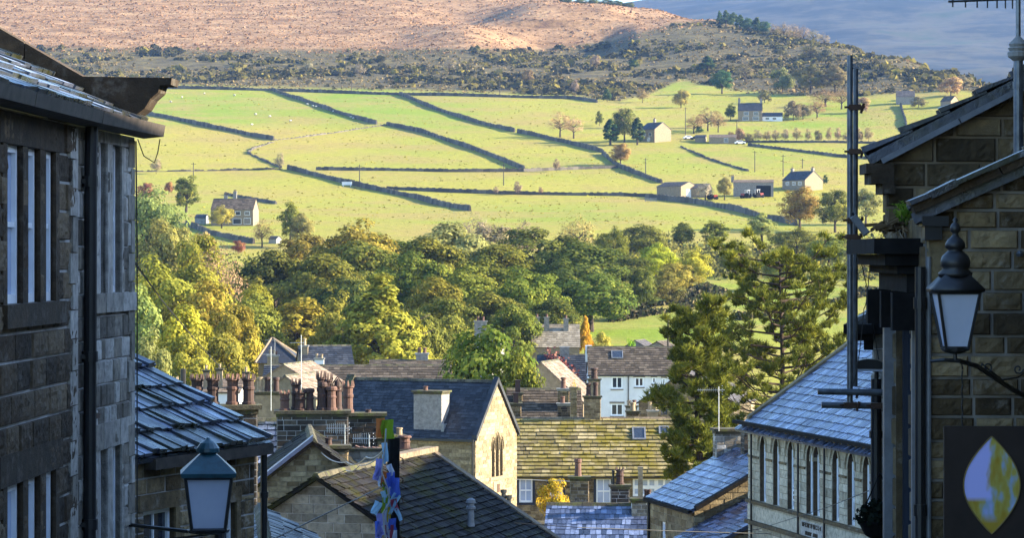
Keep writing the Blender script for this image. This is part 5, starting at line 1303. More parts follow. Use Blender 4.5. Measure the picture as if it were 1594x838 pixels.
# chimneys ---------------------------------------------------------
def chimney(parent,c,sx,sy,z0,z1,u=(1,0),mat=('grit','mortar'),cap='moss_cap',pots=(),blocks=True,sd=1,name='chimney',course=(.13,.18),length=(.25,.5)):
    """stack centred at c=(x,y); pots: (du,dv,height,radius,style,material)"""
    u=Vector((u[0],u[1],0)).normalized(); v=Vector((-u.y,u.x,0)); c=Vector((c[0],c[1],0)); mb=MB()
    for k,(o,uu,nn,w_) in enumerate(((c-u*sx/2-v*sy/2,u,-v,sx),(c+u*sx/2-v*sy/2,v,u,sy),(c-u*sx/2+v*sy/2,u,v,sx),(c-u*sx/2-v*sy/2,v,-u,sy))):
        wall(mb,Fr(o,uu,nn),[(0,z0),(w_,z0),(w_,z1-.12),(0,z1-.12)],(),course,length,.1,.012,.014,sd=sd*5+k,blocks=blocks)
    st=mb.build(name,[M[mat[0]],M[mat[1]]],parent)
    m=MB(); m.obox(c+Vector((0,0,z1-.13)),u*(sx/2+.03),v*(sy/2+.03),(0,0,.05),0,.5); m.obox(c+Vector((0,0,z1-.04)),u*(sx/2+.10),v*(sy/2+.10),(0,0,.045),0,.6)
    m.build('chimney_cap',M[cap],st)
    for (du,dv,h,r_,style,pm) in pots: pot(st,c+u*du+v*dv+Vector((0,0,z1)),h,r_,style,pm)
    return st
def pot(parent,q,h,r_,style,pm,**k):
    m=MB(); seg=12
    if style=='plain': m.lathe(q,[(r_*1.05,0),(r_*.95,h*.1),(r_*.85,h*.75),(r_*1.05,h*.8),(r_*1.08,h*.95),(r_*.95,h),(r_*.7,h),(r_*.7,h*.8)],seg)
    elif style=='roll': m.lathe(q,[(r_*1.12,0),(r_*1.1,h*.08),(r_*.9,h*.12),(r_*.82,h*.5),(r_*.95,h*.52),(r_*.95,h*.58),(r_*.8,h*.62),(r_*.8,h*.8),(r_*1.1,h*.84),(r_*1.12,h*.93),(r_*.9,h),(r_*.65,h),(r_*.65,h*.8)],seg)
    elif style in('crown','louvre'):
        hh=h*.82
        m.lathe(q,[(r_*1.1,0),(r_*1.1,hh*.1),(r_*.9,hh*.14),(r_*.86,hh*.55),(r_*1.0,hh*.6),(r_*1.0,hh*.68),(r_*.85,hh*.72),(r_*.9,hh*.92),(r_*1.12,hh*.95),(r_*1.12,hh),(r_*.8,hh),(r_*.8,hh*.8)],seg)
        for k_ in range(8):
            a=2*math.pi*k_/8; p=q+Vector((math.cos(a)*r_*.98,math.sin(a)*r_*.98,hh)); m.tube([p,p+Vector((0,0,h*.17))],[r_*.22,r_*.06],4)
    elif style=='square':
        m.lathe(q,[(r_*1.25,0),(r_*1.2,h*.9),(r_*1.45,h*.92),(r_*1.45,h),(r_,h)],4,rot=math.pi/4)
    elif style=='cowl':
        m.lathe(q,[(r_*1.05,0),(r_*.9,h*.1),(r_*.85,h*.55),(r_*1.0,h*.58),(r_*.5,h*.62)],seg); p=q+Vector((0,0,h*.8))
        m.tube([q+Vector((-r_*.95,0,h*.55)),q+Vector((-r_*.9,0,h*.8)),q+Vector((0,0,h)),q+Vector((r_*.9,0,h*.8)),q+Vector((r_*.95,0,h*.55))],r_*.16,6); m.lathe(q+Vector((0,0,h*.6)),[(r_*.5,0),(r_*.75,h*.1),(r_*.55,h*.25),(.01,h*.33)],seg)
    return m.build('chimney_pot',M[pm],parent)
def aerial(q,h,label,parent=None,arm=.9,n=9,vert=False,u=(1,0,0)):
    """yagi aerial on a mast: q = foot"""
    q=Vector(q); t=thing('tv_aerial',label,'aerial',tuple(q),'television aerials on the chimneys'); u=Vector(u)
    m=MB(); m.tube([q,q+Vector((0,0,h))],.018,6); m.build('mast',M['alu'],t)
    m=MB(); b=q+Vector((0,0,h-.12)); m.tube([b-u*.2,b+u*arm],.012,6); s=Vector((0,0,1)) if vert else Vector((-u.y,u.x,0))
    s=(s+Vector((0,0,.55))).normalized() if not vert else s
    for k in range(n): p=b+u*(arm*(k+.5)/n); l=.17-.05*k/n; m.tube([p-s*l,p+s*l],.007,5)
    p=b-u*.12
    for k in range(4): m.tube([p+Vector((0,0,-.15+.1*k))-Vector((-u.y,u.x,0))*.2,p+Vector((0,0,-.15+.1*k))+Vector((-u.y,u.x,0))*.2],.007,5)
    m.build('boom',M['alu'],t); return t

# ---------------------------------------------------------------- terrace chimney with five crowned pots (behind the wet slate roof)
pc0=P(310,632,60); pc1=P(396,632,60); u=Vector((1,.32,0)).normalized()
tA,frA,iA=gabled('stone_house','dark terrace house carrying the row of five crowned chimney pots','house',(-8.6,58.0),(.36,.93),7.5,4.2,-12,-4.6,30,1,('grit','mortar'),'wet_slate',.35,(.3,.5),.04,blocks=(1,0,1,0),sd=3)
cm=(pc0+pc1)/2; pots=[(-.72+.33*k+(.0 if k<3 else .08),0,.66 if k else .60,.13,'crown','terracotta_dark' if k!=3 else 'terracotta') for k in range(5)]
pots[0]=(-.80,.02,.60,.13,'louvre','buff')
chimney(tA,(cm.x-.25,cm.y+.2),1.7,.55,-6.5,-3.09,(1,.12),('sooty_brick','mortar'),'moss_cap',pots,sd=4)
# stub post, ridge chimneys beyond it
for (px,y0,y1,Y,lab,mt) in ((285,575,606,58,'short dark pipe standing on the wet slate roof ridge','black_iron'),):
    q=P(px,y1,Y); m=MB(); m.tube([(q.x,q.y,q.z-.9),(q.x,q.y,P(px,y0,Y).z)],.055,8); solo('flue_pipe',m,M[mt],lab,'flue')

# ---------------------------------------------------------------- House D: rubble gable with blue slate left slope
q0=P(487,690,76); tn=math.tan(R(38)); Wd=3.0; ud_=Vector((-.085,.996,0)).normalized(); wd=Vector((-ud_.y,ud_.x,0))
za=q0.z; zeD=za-(Wd/2)*tn; OD=Vector((q0.x,q0.y,0))-wd*Wd/2
tD,frD,iD=gabled('stone_cottage','rubble gabled cottage with lead edged verge left of the dark stone slate roof','house',(OD.x,OD.y),(ud_.x,ud_.y),6.0,Wd,-13,zeD,38,1,('honey_dark','mortar_warm'),'dark_slate',.3,(.3,.5),.03,blocks=(1,0,1,0),course=(.12,.18),length=(.2,.45),sd=5,over=(.15,.12))
m=MB(); 
for k in range(4):
    a,b=Wd/2*k/4,Wd/2*(k+1)/4; pa=Vector((OD.x,OD.y,zeD+.2))+wd*(Wd-a)+Vector((0,0,a*tn)); pb=Vector((OD.x,OD.y,zeD+.2))+wd*(Wd-b)+Vector((0,0,b*tn))
    m.hexa([pa-ud_*.3-Vector((0,0,.12)),pb-ud_*.3-Vector((0,0,.12)),pb+ud_*.25-Vector((0,0,.12)),pa+ud_*.25-Vector((0,0,.12)),pa-ud_*.3,pb-ud_*.3,pb+ud_*.25,pa+ud_*.25],0,.5)
m.build('verge_flashing',M['blue_slate'],tD)
chimney(tD,P(520,700,79).xy,.75,.5,-8.5,-5.15,(ud_.y,-ud_.x),('grit','mortar_dark'),'moss_cap',[(-.15,0,.2,.1,'plain','terracotta_dark')],sd=6)

# ---------------------------------------------------------------- House C: pale block gable, big dark stone slate roof
q0=P(495,745,70); rC=Vector((.279,.960,0)).normalized(); wC=Vector((-rC.y,rC.x,0)); WC=9.4; hfC=4.8; tnC=math.tan(R(33))
OC=Vector((q0.x,q0.y,0))-wC*hfC; zC=q0.z-hfC*tnC
tC,frC,iC=gabled('stone_house','pale block gabled house with a broad dark stone slate roof in the lower centre','house',(OC.x,OC.y),(rC.x,rC.y),8.9,hfC+1.55,-14,zC,33,1,('grey_block','mortar'),'dark_slate',.23,(.2,.36),.028,blocks=(1,0,1,0),course=(.2,.24),length=(.35,.75),ridge='moss_cap',sd=7,half=hfC,over=(.18,.15))
m=MB(); 
for k in range(7):
    p=OC+wC*hfC+rC*(8.9-.1-.55*k)+Vector((0,0,iC['za']+.13)); m.obox(p,rC*.27,wC*.17,(0,0,.07),0,.4+.2*(k%3))
m.build('ridge_tile',M['ridge_pale'],tC)
m=MB()
for k in range(9):
    a,b=4.9*k/9,4.9*(k+1)/9
    pa=OC+rC*8.97+wC*(hfC-a)+Vector((0,0,iC['za']-a*tnC+.15)); pb=OC+rC*8.97+wC*(hfC-b)+Vector((0,0,iC['za']-b*tnC+.15))
    m.hexa([pa-rC*.17-Vector((0,0,.12)),pb-rC*.17-Vector((0,0,.12)),pb+rC*.14-Vector((0,0,.12)),pa+rC*.14-Vector((0,0,.12)),pa-rC*.17,pb-rC*.17,pb+rC*.14,pa+rC*.14],0,.3+.2*(k%3))
m.build('verge',M['ridge_pale'],tC)
# vents on that roof
q=P(733,805,73.5); vt=thing('roof_vent','small blue grey vent pipe standing on the broad dark roof','vent',tuple(q-Vector((0,0,.15))))
m=MB(); m.lathe(q-Vector((0,0,.25)),[(.10,0),(.085,.1),(.08,.42),(.12,.44),(.12,.5),(.085,.52),(.085,.58),(.12,.6),(.11,.68),(.04,.72)],12); m.build('pipe',M['lead'],vt)

# ---------------------------------------------------------------- big stack with nine ornate pots
zcap=P(490,640,86).z
tE,frE,iE=gabled('stone_house','old house behind the rubble gable carrying the great chimney with nine tall pots','house',(-9.4,85.2),(.98,.2),6.0,4.5,-14,-8.4,30,1,('sooty_brick','mortar'),'wet_slate',.3,(.3,.5),.03,blocks=(1,0,0,0),sd=8)
cM=(P(430,640,86)+P(541,640,86))/2; sx=2.1
PT=[(-.83,-.1,.62,.15,'crown','terracotta'),(-.50,.18,.95,.14,'crown','terracotta_dark'),(-.36,-.12,.66,.16,'crown','terracotta_dark'),(-.08,-.12,.66,.13,'roll','terracotta_dark'),(.26,.15,1.18,.14,'crown','terracotta_dark'),(.30,-.15,.85,.13,'roll','terracotta_dark'),(.46,.2,1.1,.13,'crown','terracotta_dark'),(.56,-.15,.72,.16,'roll','terracotta'),(.74,.18,1.0,.15,'cowl','terracotta_dark')]
chimney(tE,(cM.x,cM.y+.3),sx,.8,-9.5,zcap,(1,.06),('sooty_brick','mortar'),'moss_cap',PT,sd=9)
c2=P(568,645,89); chimney(tE,(c2.x-.1,c2.y),1.35,.7,-10,P(0,643,89).z,(1,.06),('sooty_brick','mortar_dark'),'moss_cap',[(-.42,0,1.0,.17,'crown','terracotta'),(.2,0,.1,.1,'plain','terracotta_dark')],sd=10)
aerial(P(537,742,84.5),1.52,'comb like television aerial fixed in front of the great chimney',u=(-1,0,0),arm=.55,vert=True)
aerial(P(575,735,85.5),1.10,'television aerial lower and right of the great chimney',u=(-1,0,0),arm=.5,vert=True)
# low parapet with fallen red tiles
tP=thing('yard_wall','grey block yard wall topped with red tiles behind the flag draped post','wall',tuple(P(580,735,82))); tP['kind']='thing'
f=Fr(P(538,735,82),(1,0),(0,-1)); a=f.at(612); m=MB(); zt_=P(0,703,82).z; wall(m,f,[(0,-9),(a,-9),(a,zt_),(0,zt_)],(),(.2,.25),(.3,.6),sd=11); m.build('wall',[M['grey_block'],M['mortar_dark']],tP)
m=MB(); r=random.Random(6)
for k in range(7): m.obox(P(550+k*6.5,690+r.uniform(-2,2),82.3)+Vector((0,0,-.18)),(.055,0,r.uniform(-.02,.02)),(0,.16,0),(0,0,.07),0,r.random())
m.build('coping',M['terracotta'],tP)
m=MB(); f.box(m,0,a,zt_+.002,zt_+.08,-.4,.06,0,.5); m.build('wall_cap',M['moss_cap'],tP)
# lit chimney with the big round pot right of the flags
tG=thing('chimney_stack','sunlit mossy chimney with one fat round pot between the flags and the chapel','chimney',tuple(P(632,740,88)))
chimney(tG,P(633,700,88).xy,.62,.55,-9.5,P(0,700,88).z,(1,.2),('honey_dark','mortar_warm'),'moss_cap',[(-.06,0,.42,.19,'roll','terracotta')],sd=12)
chimney(tG,(P(619,672,88.8).x-.25,88.9),.8,.5,-9.5,P(0,678,88.8).z,(1,.2),('honey_dark','mortar_warm'),'moss_cap',[(.3,0,.22,.1,'plain','buff')],sd=13)

# ---------------------------------------------------------------- chapel
g=Vector((.41,.912,0)).normalized(); rr_=Vector((-g.y,g.x,0)); N=Vector((-1.9,150,0)); Wg=5.25
LU=[(2.02,2.38),(2.52,2.92),(3.06,3.42)]
chp,fch,ich=gabled('chapel','tall stone chapel with a sunlit gable of three lancet windows','chapel',(N.x,N.y),(rr_.x,rr_.y),8.6,Wg,-20,-9.45,47,-1,('honey','mortar_warm'),'church_slate',.2,(.22,.4),.014,blocks=(1,0,1,0),course=(.16,.22),length=(.3,.7),over=(.05,.18),ridge='ridge',sd=14,recess=.2,
    holes={'g0':[(a,-11.6,b,(-9.6 if i!=1 else -9.35)) for i,(a,b) in enumerate(LU)]})
fg0=fch['g0']
for i,(a,b) in enumerate(LU):
    t_=-9.6 if i!=1 else -9.35; c_=(a+b)/2
    m=MB(); n=8; w_=(b-a)
    # pointed head: stone spandrels closing the square hole to a lancet
    L_=[(c_-w_/2*(1-math.sin(math.pi/2*k/n)**1.0)*1.0, t_-.55*(1-k/n)+0.0) for k in range(n+1)]
    for sg_ in (-1,1):
        for k in range(n):
            z0=t_-.6+.6*k/n; z1=t_-.6+.6*(k+1)/n; x0=w_/2*math.sqrt(max(0,1-(k/n)**1.6)); x1=w_/2*math.sqrt(max(0,1-((k+1)/n)**1.6))
            e=c_+sg_*(w_/2+.001); m.face([fg0.p(c_+sg_*x0,z0,-.01),fg0.p(e,z0,-.01),fg0.p(e,z1,-.01),fg0.p(c_+sg_*x1,z1,-.01)],0,.6)
            m.face([fg0.p(c_+sg_*x0,z0,-.01),fg0.p(c_+sg_*x1,z1,-.01),fg0.p(c_+sg_*x1,z1,-.2),fg0.p(c_+sg_*x0,z0,-.2)],0,.4)
    lw=m.build('window',M['honey'],chp)
    m=MB(); fg0.box(m,a,b,-11.6,t_,-.2,-.19); m.build('pane',M['glass'],lw)
    m=MB(); pts=[fg0.p(a-.09,-9.95+(t_+9.6),.04)]+[fg0.p(c_+s_*(w_/2+.09)*math.sqrt(max(0,1-(k/6)**1.6)),t_-.6+.72*k/6,.04) for s_,ks_ in ((-1,range(0,7)),(1,range(5,-1,-1))) for k in ks_]+[fg0.p(b+.09,-9.95+(t_+9.6),.04)]
    m.tube(pts[1:-1],.022,5); m.build('hood_mould',M['honey'],lw)
m=MB(); fg0.box(m,1.75,3.7,-11.78,-11.603,0,.06,0,.6); fg0.box(m,2.2,3.3,-12.6,-11.85,.0,.04,0,.8); m.build('sill_panel',M['honey'],chp)
m=MB(); fg0.box(m,2.62,2.95,-12.45,-12.0,.042,.06,0,.5); m.build('niche',M['rust'],chp)
for e,nm in ((0,'near'),(1,'far')):
    m=MB(); q=N+(rr_*8.6 if e else Vector((0,0,0))); w2=ich['w']
    for sgn,w0 in ((1,-.12),(-1,Wg+.12)):
        n=7
        for k in range(n):
            a,b=(Wg/2+.12)*k/n,(Wg/2+.12)*(k+1)/n; pa=q+w2*(w0+sgn*a)+Vector((0,0,-9.45-.12*ich['tn']+a*ich['tn']+.30)); pb=q+w2*(w0+sgn*b)+Vector((0,0,-9.45-.12*ich['tn']+b*ich['tn']+.30)); t2=.14 if not e else .22
            m.hexa([pa-rr_*t2-Vector((0,0,.28)),pb-rr_*t2-Vector((0,0,.28)),pb+rr_*t2-Vector((0,0,.28)),pa+rr_*t2-Vector((0,0,.28)),pa-rr_*t2,pb-rr_*t2,pb+rr_*t2,pa+rr_*t2],0,.3+.3*(k%2))
    m.build('coping',M['moss_cap' if e else 'church_slate'],chp)
m=MB(); ff=fch['front']; ff.box(m,.0,8.5,-9.62,-9.5,.1,.28); m.build('gutter',M['black_iron'],chp)
m=MB(); q=ff.p(.12,0,.08); m.tube([(q.x,q.y,-9.6),(q.x,q.y,-20)],.05,8); m.build('downpipe',M['black_iron'],chp)
u_=ff.at(662); cc=ff.p(u_,0,-.75)
chimney(chp,(cc.x,cc.y),1.62,.95,-10.0,P(0,611,150).z,(rr_.x,rr_.y),('grey_render','grey_render'),'moss_cap',[(.35,0,.22,.13,'plain','terracotta')],blocks=False,sd=15)
m=MB(); q=cc-ich['w']*0; m.obox(ff.p(u_+ -.9,-9.0,-.55),ich['w']*.35,rr_*.08,(0,0,.25)); m.build('chimney_flashing',M['lead'],chp)
# pipes by the chapel foot
for px,t_,b_ in ((784,763,800),(792,772,806)):
    q=P(px,b_,147); m=MB(); m.tube([q-Vector((0,0,.8)),Vector((q.x,q.y,P(0,t_,147).z))],.12,8); m.tube([Vector((q.x,q.y,P(0,t_+5,147).z)),Vector((q.x,q.y,P(0,t_,147).z))],.17,8)
    solo('flue_pipe',m,M['black_iron'],'taller dark flue pipe against the foot of the chapel gable' if px<788 else 'shorter dark flue pipe against the foot of the chapel gable','flue')

# ---------------------------------------------------------------- mossy row
def wh(fr): return [(fr.at(808),-14.05,fr.at(829),-12.65),(fr.at(856),-14.05,fr.at(876),-12.65),(fr.at(928),-14.15,fr.at(951),-12.65),(fr.at(985),-13.7,fr.at(1046),-12.65)]
mr,fmr,imr=gabled('cottage_row','long cottage row with a mossy yellow stone slate roof and white sash windows','house',(-1.6,165),(1,0),11.9,8.2,-21,-12.5,36,1,('grit','mortar_warm'),'moss_slate',.34,(.3,.62),.055,blocks=(1,0,1,1),course=(.17,.23),length=(.3,.6),ridge='ridge_pale',sd=16,holes={'front':wh},recess=.12,over=(.1,.25))
f=fmr['front']
for i,h in enumerate(wh(f)):
    if i<3:
        m=MB(); 
        for (a,b,c_,d_) in ((h[0]-.14,h[0],h[1]-.14,h[3]+.06),(h[2],h[2]+.14,h[1]-.14,h[3]+.06),(h[0],h[2],h[1]-.14,h[1])): f.box(m,a,b,c_,d_,-.02,.03)
        w_=sash(mr,f,h[0],h[2],h[1],h[3],-.09,2,2,.09,M['white'],M['curtain_sky_glass'],bar=.05); m.build('surround',M['blue_paint'],w_)
    else:
        for (a,b) in ((0,.2),(.2,.6),(.6,1)):
            x0=h[0]+(h[2]-h[0])*a; x1=h[0]+(h[2]-h[0])*b; sash(mr,f,x0,x1,h[1],h[3],-.09,1 if a==0 else 2,2,.11,M['white'],M['curtain_sky_glass'],bar=.12)
m=MB(); f.box(m,0,11.9,-12.62,-12.5,.12,.3); m.build('gutter',M['black_iron'],mr)
def skylight(parent,info,a0,a1,s0,s1,nm='skylight'):
    """roof window on the front slope: a along, s up the slope"""
    r,w=info['r'],info['w']; O=info['O']; c=math.cos(math.atan(info['tn'])); sn=math.sin(math.atan(info['tn'])); n=(-w*sn+Vector((0,0,c)))
    pt=lambda a,s,d: O+r*a+w*(s*c)+Vector((0,0,info['ze']+s*sn+.06))+n*d
    m=MB(); t=.09
    for (x0,x1,y0,y1) in ((a0,a1,s0,s0+t),(a0,a1,s1-t,s1),(a0,a0+t,s0+t,s1-t),(a1-t,a1,s0+t,s1-t)):
        m.hexa([pt(x0,y0,.0),pt(x1,y0,.0),pt(x1,y1,.0),pt(x0,y1,.0),pt(x0,y0,.15),pt(x1,y0,.15),pt(x1,y1,.15),pt(x0,y1,.15)])
    o=m.build(nm,M['lead'],parent); m=MB(); m.face([pt(a0+t,s0+t,.12),pt(a1-t,s0+t,.12),pt(a1-t,s1-t,.12),pt(a0+t,s1-t,.12)]); m.build('pane',M['glass'],o)
a=(P(985,680,167.2).x+1.6); skylight(mr,imr,a,a+.78,3.0,4.1); a=P(1027,680,167).x+1.6; skylight(mr,imr,a,a+.6,3.5,4.2)
q=P(922,655,169); chimney(mr,(q.x,q.y+.2),.95,.7,-11,P(0,617,169).z,(1,0),('honey_dark','mortar_warm'),'moss_cap',[(-.22,0,.75,.16,'roll','terracotta_dark'),(.2,0,.8,.15,'plain','terracotta_dark')],sd=17)
q=P(803,650,170); chimney(mr,(q.x,q.y),.6,.6,-11.5,P(0,628,170).z,(1,0),('grit','mortar_warm'),'moss_cap',[(0,0,.62,.17,'square','terracotta_dark')],sd=18)
q=P(985,655,171); chimney(mr,(q.x,q.y),.7,.6,-11,P(0,640,171).z,(1,0),('grit','mortar_warm'),'moss_cap',[(0,0,.5,.16,'plain','buff')],sd=58)
# roof behind: brown stone tiles with chimneys
br,fbr,ibr=gabled('cottage_row','cottage row with a brown tile roof half hidden behind the mossy roof','house',(-.2,196),(1,.03),4.9,5,-21,-11.1,38,1,('grit','mortar_warm'),'brown_tile',.3,(.3,.5),.03,blocks=(0,0,0,1),sd=19)
q=P(806,640,196); chimney(br,(q.x,q.y+1.5),.6,.6,-13,P(0,612,197).z,(1,0),('grit','mortar_warm'),'moss_cap',[(0,0,.85,.2,'square','terracotta_dark')],sd=20)
q=P(877,620,197); chimney(br,(q.x,q.y),.75,.7,-13,P(0,605,197).z,(1,0),('grit','mortar_warm'),'cement',[(0,0,.75,.18,'roll','terracotta')],sd=21); q=P(878,640,193); chimney(br,(q.x,q.y),.85,.7,-13,P(0,628,193).z,(1,0),('sooty_brick','mortar_warm'),'cement',[(-.1,0,.45,.16,'plain','terracotta')],sd=22)
q=P(893,640,191); chimney(br,(q.x,q.y),.4,.5,-13,P(0,603,191).z,(1,0),('honey_dark','mortar_warm'),'honey_dark',[],sd=23)

# ---------------------------------------------------------------- low wet roof at the bottom centre with three stacks
tF,fF,iF=gabled('stone_cottage','cottage with a frosty blue slate roof at the bottom edge below the golden bush','house',(1.2,114.5),(.995,-.08),6.2,8.4,-17,-12.85,32,1,('grit','mortar'),'blue_slate',.36,(.14,.26),.016,blocks=(1,0,1,0),sd=24,ridge='moss_cap')
q=P(902,790,120); chimney(tF,(q.x,q.y),.75,.6,-12.5,P(0,742,120).z,(1,0),('grit','mortar_dark'),'moss_cap',[(-.06,0,.72,.15,'plain','terracotta')],sd=25)
q=P(965,800,121); chimney(tF,(q.x,q.y),.75,.6,-13,P(0,755,121).z,(1,0),('sooty_brick','mortar'),'moss_cap',[(.0,0,.75,.17,'crown','terracotta_dark'),(-.28,0,.6,.06,'plain','black_iron')],sd=26)
q=P(998,800,118); chimney(tF,(q.x,q.y),.78,.6,-13.5,P(0,776,118).z,(1,0),('pale','mortar'),'moss_cap',[(-.03,0,1.28,.11,'square','buff'),(.2,0,.35,.08,'plain','terracotta_dark'),(.33,0,.35,.08,'plain','terracotta_dark')],sd=27)
# ---------------------------------------------------------------- House G with blue slate roof and lower lean-to
rG=Vector((-.227,.974,0)).normalized(); O=Vector((5.98,95.1,0))
hG=lambda fr:[(fr.at(1036),-11,fr.at(1030),-9.05),(fr.at(1077),-11,fr.at(1071),-9.0)]
tGh,fGh,iGh=gabled('stone_house','stone house with a bright blue slate roof just left of the arched hall','house',(O.x,O.y),(rG.x,rG.y),5.3,6.2,-15,-8.35,29,-1,('honey_dark','mortar_warm'),'blue_slate',.36,(.14,.26),.018,blocks=(1,0,1,0),course=(.17,.22),length=(.3,.6),sd=28,holes={'front':hG},ridge='ridge',over=(.1,.12))
f=fGh['front']
for h in hG(f): sash(tGh,f,h[0],h[2],h[1],h[3],-.09,1,2,.08,M['white'],M['blind_glass'],sill=M['honey'])
m=MB(); f.box(m,-.1,5.4,-8.48,-8.36,.06,.22); m.build('gutter',M['black_wood'],tGh)
m=MB(); wG=iGh['w']
for k in range(5):
    a,b=3.1*k/5,3.1*(k+1)/5; pa=O+wG*a+Vector((0,0,-8.35+a*iGh['tn']+.14)); pb=O+wG*b+Vector((0,0,-8.35+b*iGh['tn']+.14))
    m.hexa([pa-rG*.26-Vector((0,0,.16)),pb-rG*.26-Vector((0,0,.16)),pb+rG*.0-Vector((0,0,.16)),pa+rG*.0-Vector((0,0,.16)),pa-rG*.26,pb-rG*.26,pb+rG*.0,pa+rG*.0],0,.2)
m.build('verge',M['black_wood'],tGh)
m=MB(); q=f.p(5.25,0,.06); m.tube([(q.x,q.y,-8.45),(q.x,q.y,-14)],.05,8); m.build('downpipe',M['black_iron'],tGh)
q=P(1139,712,100.5); chimney(tGh,(q.x,q.y+.3),1.15,.7,-9,P(0,668,100.5).z,(1,.1),('pale','mortar'),'moss_cap',[],sd=29)
q=P(1160,712,99); chimney(tGh,(q.x+.2,q.y),.6,.6,-9,P(0,664,99).z,(1,.1),('sooty_brick','mortar_dark'),'moss_cap',[],sd=30)
aerial(P(1119,672,100.3),1.55,'thin television aerial on the pale chimney beside the pine',u=(-1,0,0),arm=.75,n=10)
tH,fH,iH=gabled('lean_to','low blue slate outbuilding tucked between the slate roofed house and the arched hall','outbuilding',(6.25,91.6),(rG.x,rG.y),3.4,6,-15,-9.25,27,-1,('grit','mortar_warm'),'blue_slate',.24,(.25,.42),.02,blocks=(1,0,1,0),sd=31,ridge='ridge')

# ---------------------------------------------------------------- arched hall
Fn=Vector((9.96+.229*4,80-4,0)); Ff=Vector((7.44,91,0)); rH=(Ff-Fn).normalized(); LH=(Ff-Fn).length
PXW=[1187.7,1208.5,1231,1260.5,1271,1301,1325,1349]
fh_=Fr(Fn,rH,(-rH.y,rH.x)); ws=[fh_.at(p) for p in PXW]; ww=.31; zs,zt2,zsp=-7.62,-5.56,-6.02
HH=[(c-ww,zs,c+ww,zt2) for c in ws]
hh,fhh,ihh=gabled('arched_hall','pale Victorian hall with a row of round headed windows and a blue slate roof','hall',(Fn.x,Fn.y),(rH.x,rH.y),LH,9.0,-15,-5.2,35,-1,('cream','mortar_warm'),'blue_slate',.34,(.13,.25),.018,blocks=(1,0,0,1),course=(.2,.26),length=(.4,.8),sd=33,holes={'front':HH},recess=.2,over=(.12,.42),ridge='ridge',copings=None)
f=fhh['front']
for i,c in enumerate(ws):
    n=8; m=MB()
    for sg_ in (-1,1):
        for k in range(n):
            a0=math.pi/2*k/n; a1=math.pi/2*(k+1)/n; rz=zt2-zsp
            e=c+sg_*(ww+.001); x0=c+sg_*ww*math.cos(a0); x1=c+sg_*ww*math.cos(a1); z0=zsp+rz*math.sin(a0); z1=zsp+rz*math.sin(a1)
            m.face([f.p(x0,z0,.002),f.p(e,z0,.002),f.p(e,z1,.002),f.p(x1,z1,.002)],0,.7); m.face([f.p(x0,z0,.002),f.p(x1,z1,.002),f.p(x1,z1,-.2),f.p(x0,z0,-.2)],1,.5)  # arch reveals darkened in colour for their shade
    f.box(m,c+ww-.014,c+ww-.002,zs+.002,zsp,-.185,-.004,1,.5)  # far jamb's shade and soot painted in as a dark lining
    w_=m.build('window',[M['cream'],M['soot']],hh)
    m=MB(); f.box(m,c-ww,c-ww+.09,zs,zsp+.2,-.19,-.13); f.box(m,c-ww+.09,c-ww+.17,zs,zsp+.2,-.185,-.15); f.box(m,c+ww-.13,c+ww-.016,zs,zsp+.2,-.19,-.13); f.box(m,c-.03,c+.03,zs,zt2,-.188,-.14); f.box(m,c-ww+.09,c+ww-.09,zs,zs+.1,-.19,-.13); f.box(m,c-ww+.09,c+ww-.09,-6.95,-6.87,-.189,-.15); m.build('window_frame',M['white'],w_)
    m=MB(); f.box(m,c-ww,c+ww,zs,zt2,-.212,-.186); m.build('pane',M['dark_pane'],w_)
    m=MB(); pts=[f.p(c+ (ww+.12)*math.cos(math.pi*k/12), zsp+(zt2-zsp+.14)*math.sin(math.pi*k/12), .05) for k in range(13)]; m.tube(pts,.026,6); m.tube([f.p(c-.02,zt2+.14,.04),f.p(c+.02,zt2+.22,.04)],.035,6); m.build('hood_mould',M['cream'],w_)
m=MB()
def seg(us,z0,z1,d,var):  # string course broken at windows
    e=[0]+[x for c in sorted(us) for x in (c-ww-.05,c+ww+.05)]+[LH]
    for a,b in zip(e[::2],e[1::2]):
        if b-a>.02: m=MB(); f.box(m,a,b,z0,z1,0,d,0,var); m.build('string_course',M['grit'],hh)
seg(ws,-6.30,-6.23,.05,.5)
m=MB(); f.box(m,0,LH,-7.72,-7.625,0,.11,0,.3); m.build('sill_band',M['grit'],hh); m=MB(); f.box(m,0,LH,-8.38,-8.26,0,.14,0,.3); m.build('string_course',M['grit'],hh)
m=MB(); f.box(m,0,LH,-8.255,-7.8,0,.03,0,.8); m.build('frieze',M['cream'],hh)
m=MB(); f.box(m,-.1,LH+.1,-5.24,-5.14,.32,.5); m.build('gutter',M['black_wood'],hh)
m=MB(); f.box(m,0,LH,-5.245,-5.20,0,.32,0,.4); f.box(m,0,LH,-5.52,-5.46,0,.05,0,.6); m.build('cornice',M['honey_dark'],hh)
k=0
for k in range(int(LH/.62)):
    a=.3+k*.62; m=MB(); f.box(m,a-.08,a+.08,-5.34,-5.248,0,.28,0,.3); f.box(m,a-.08,a+.08,-5.44,-5.342,0,.17,0,.3); f.box(m,a-.075,a+.075,-5.53,-5.442,0.0,.09,0,.3); m.build('eave_bracket',M['honey_dark'],hh)
for px in (1174,1247,1288):
    a=f.at(px); m=MB(); q=f.p(a,0,.10); m.tube([(q.x,q.y,-5.25),(q.x,q.y,-15)],.035,8); q2=f.p(a,-5.36,.14); m.obox(q2,Vector(f.u)*.14,Vector(f.n)*.1,(0,0,.1)); m.build('downpipe',M['black_iron'],hh)
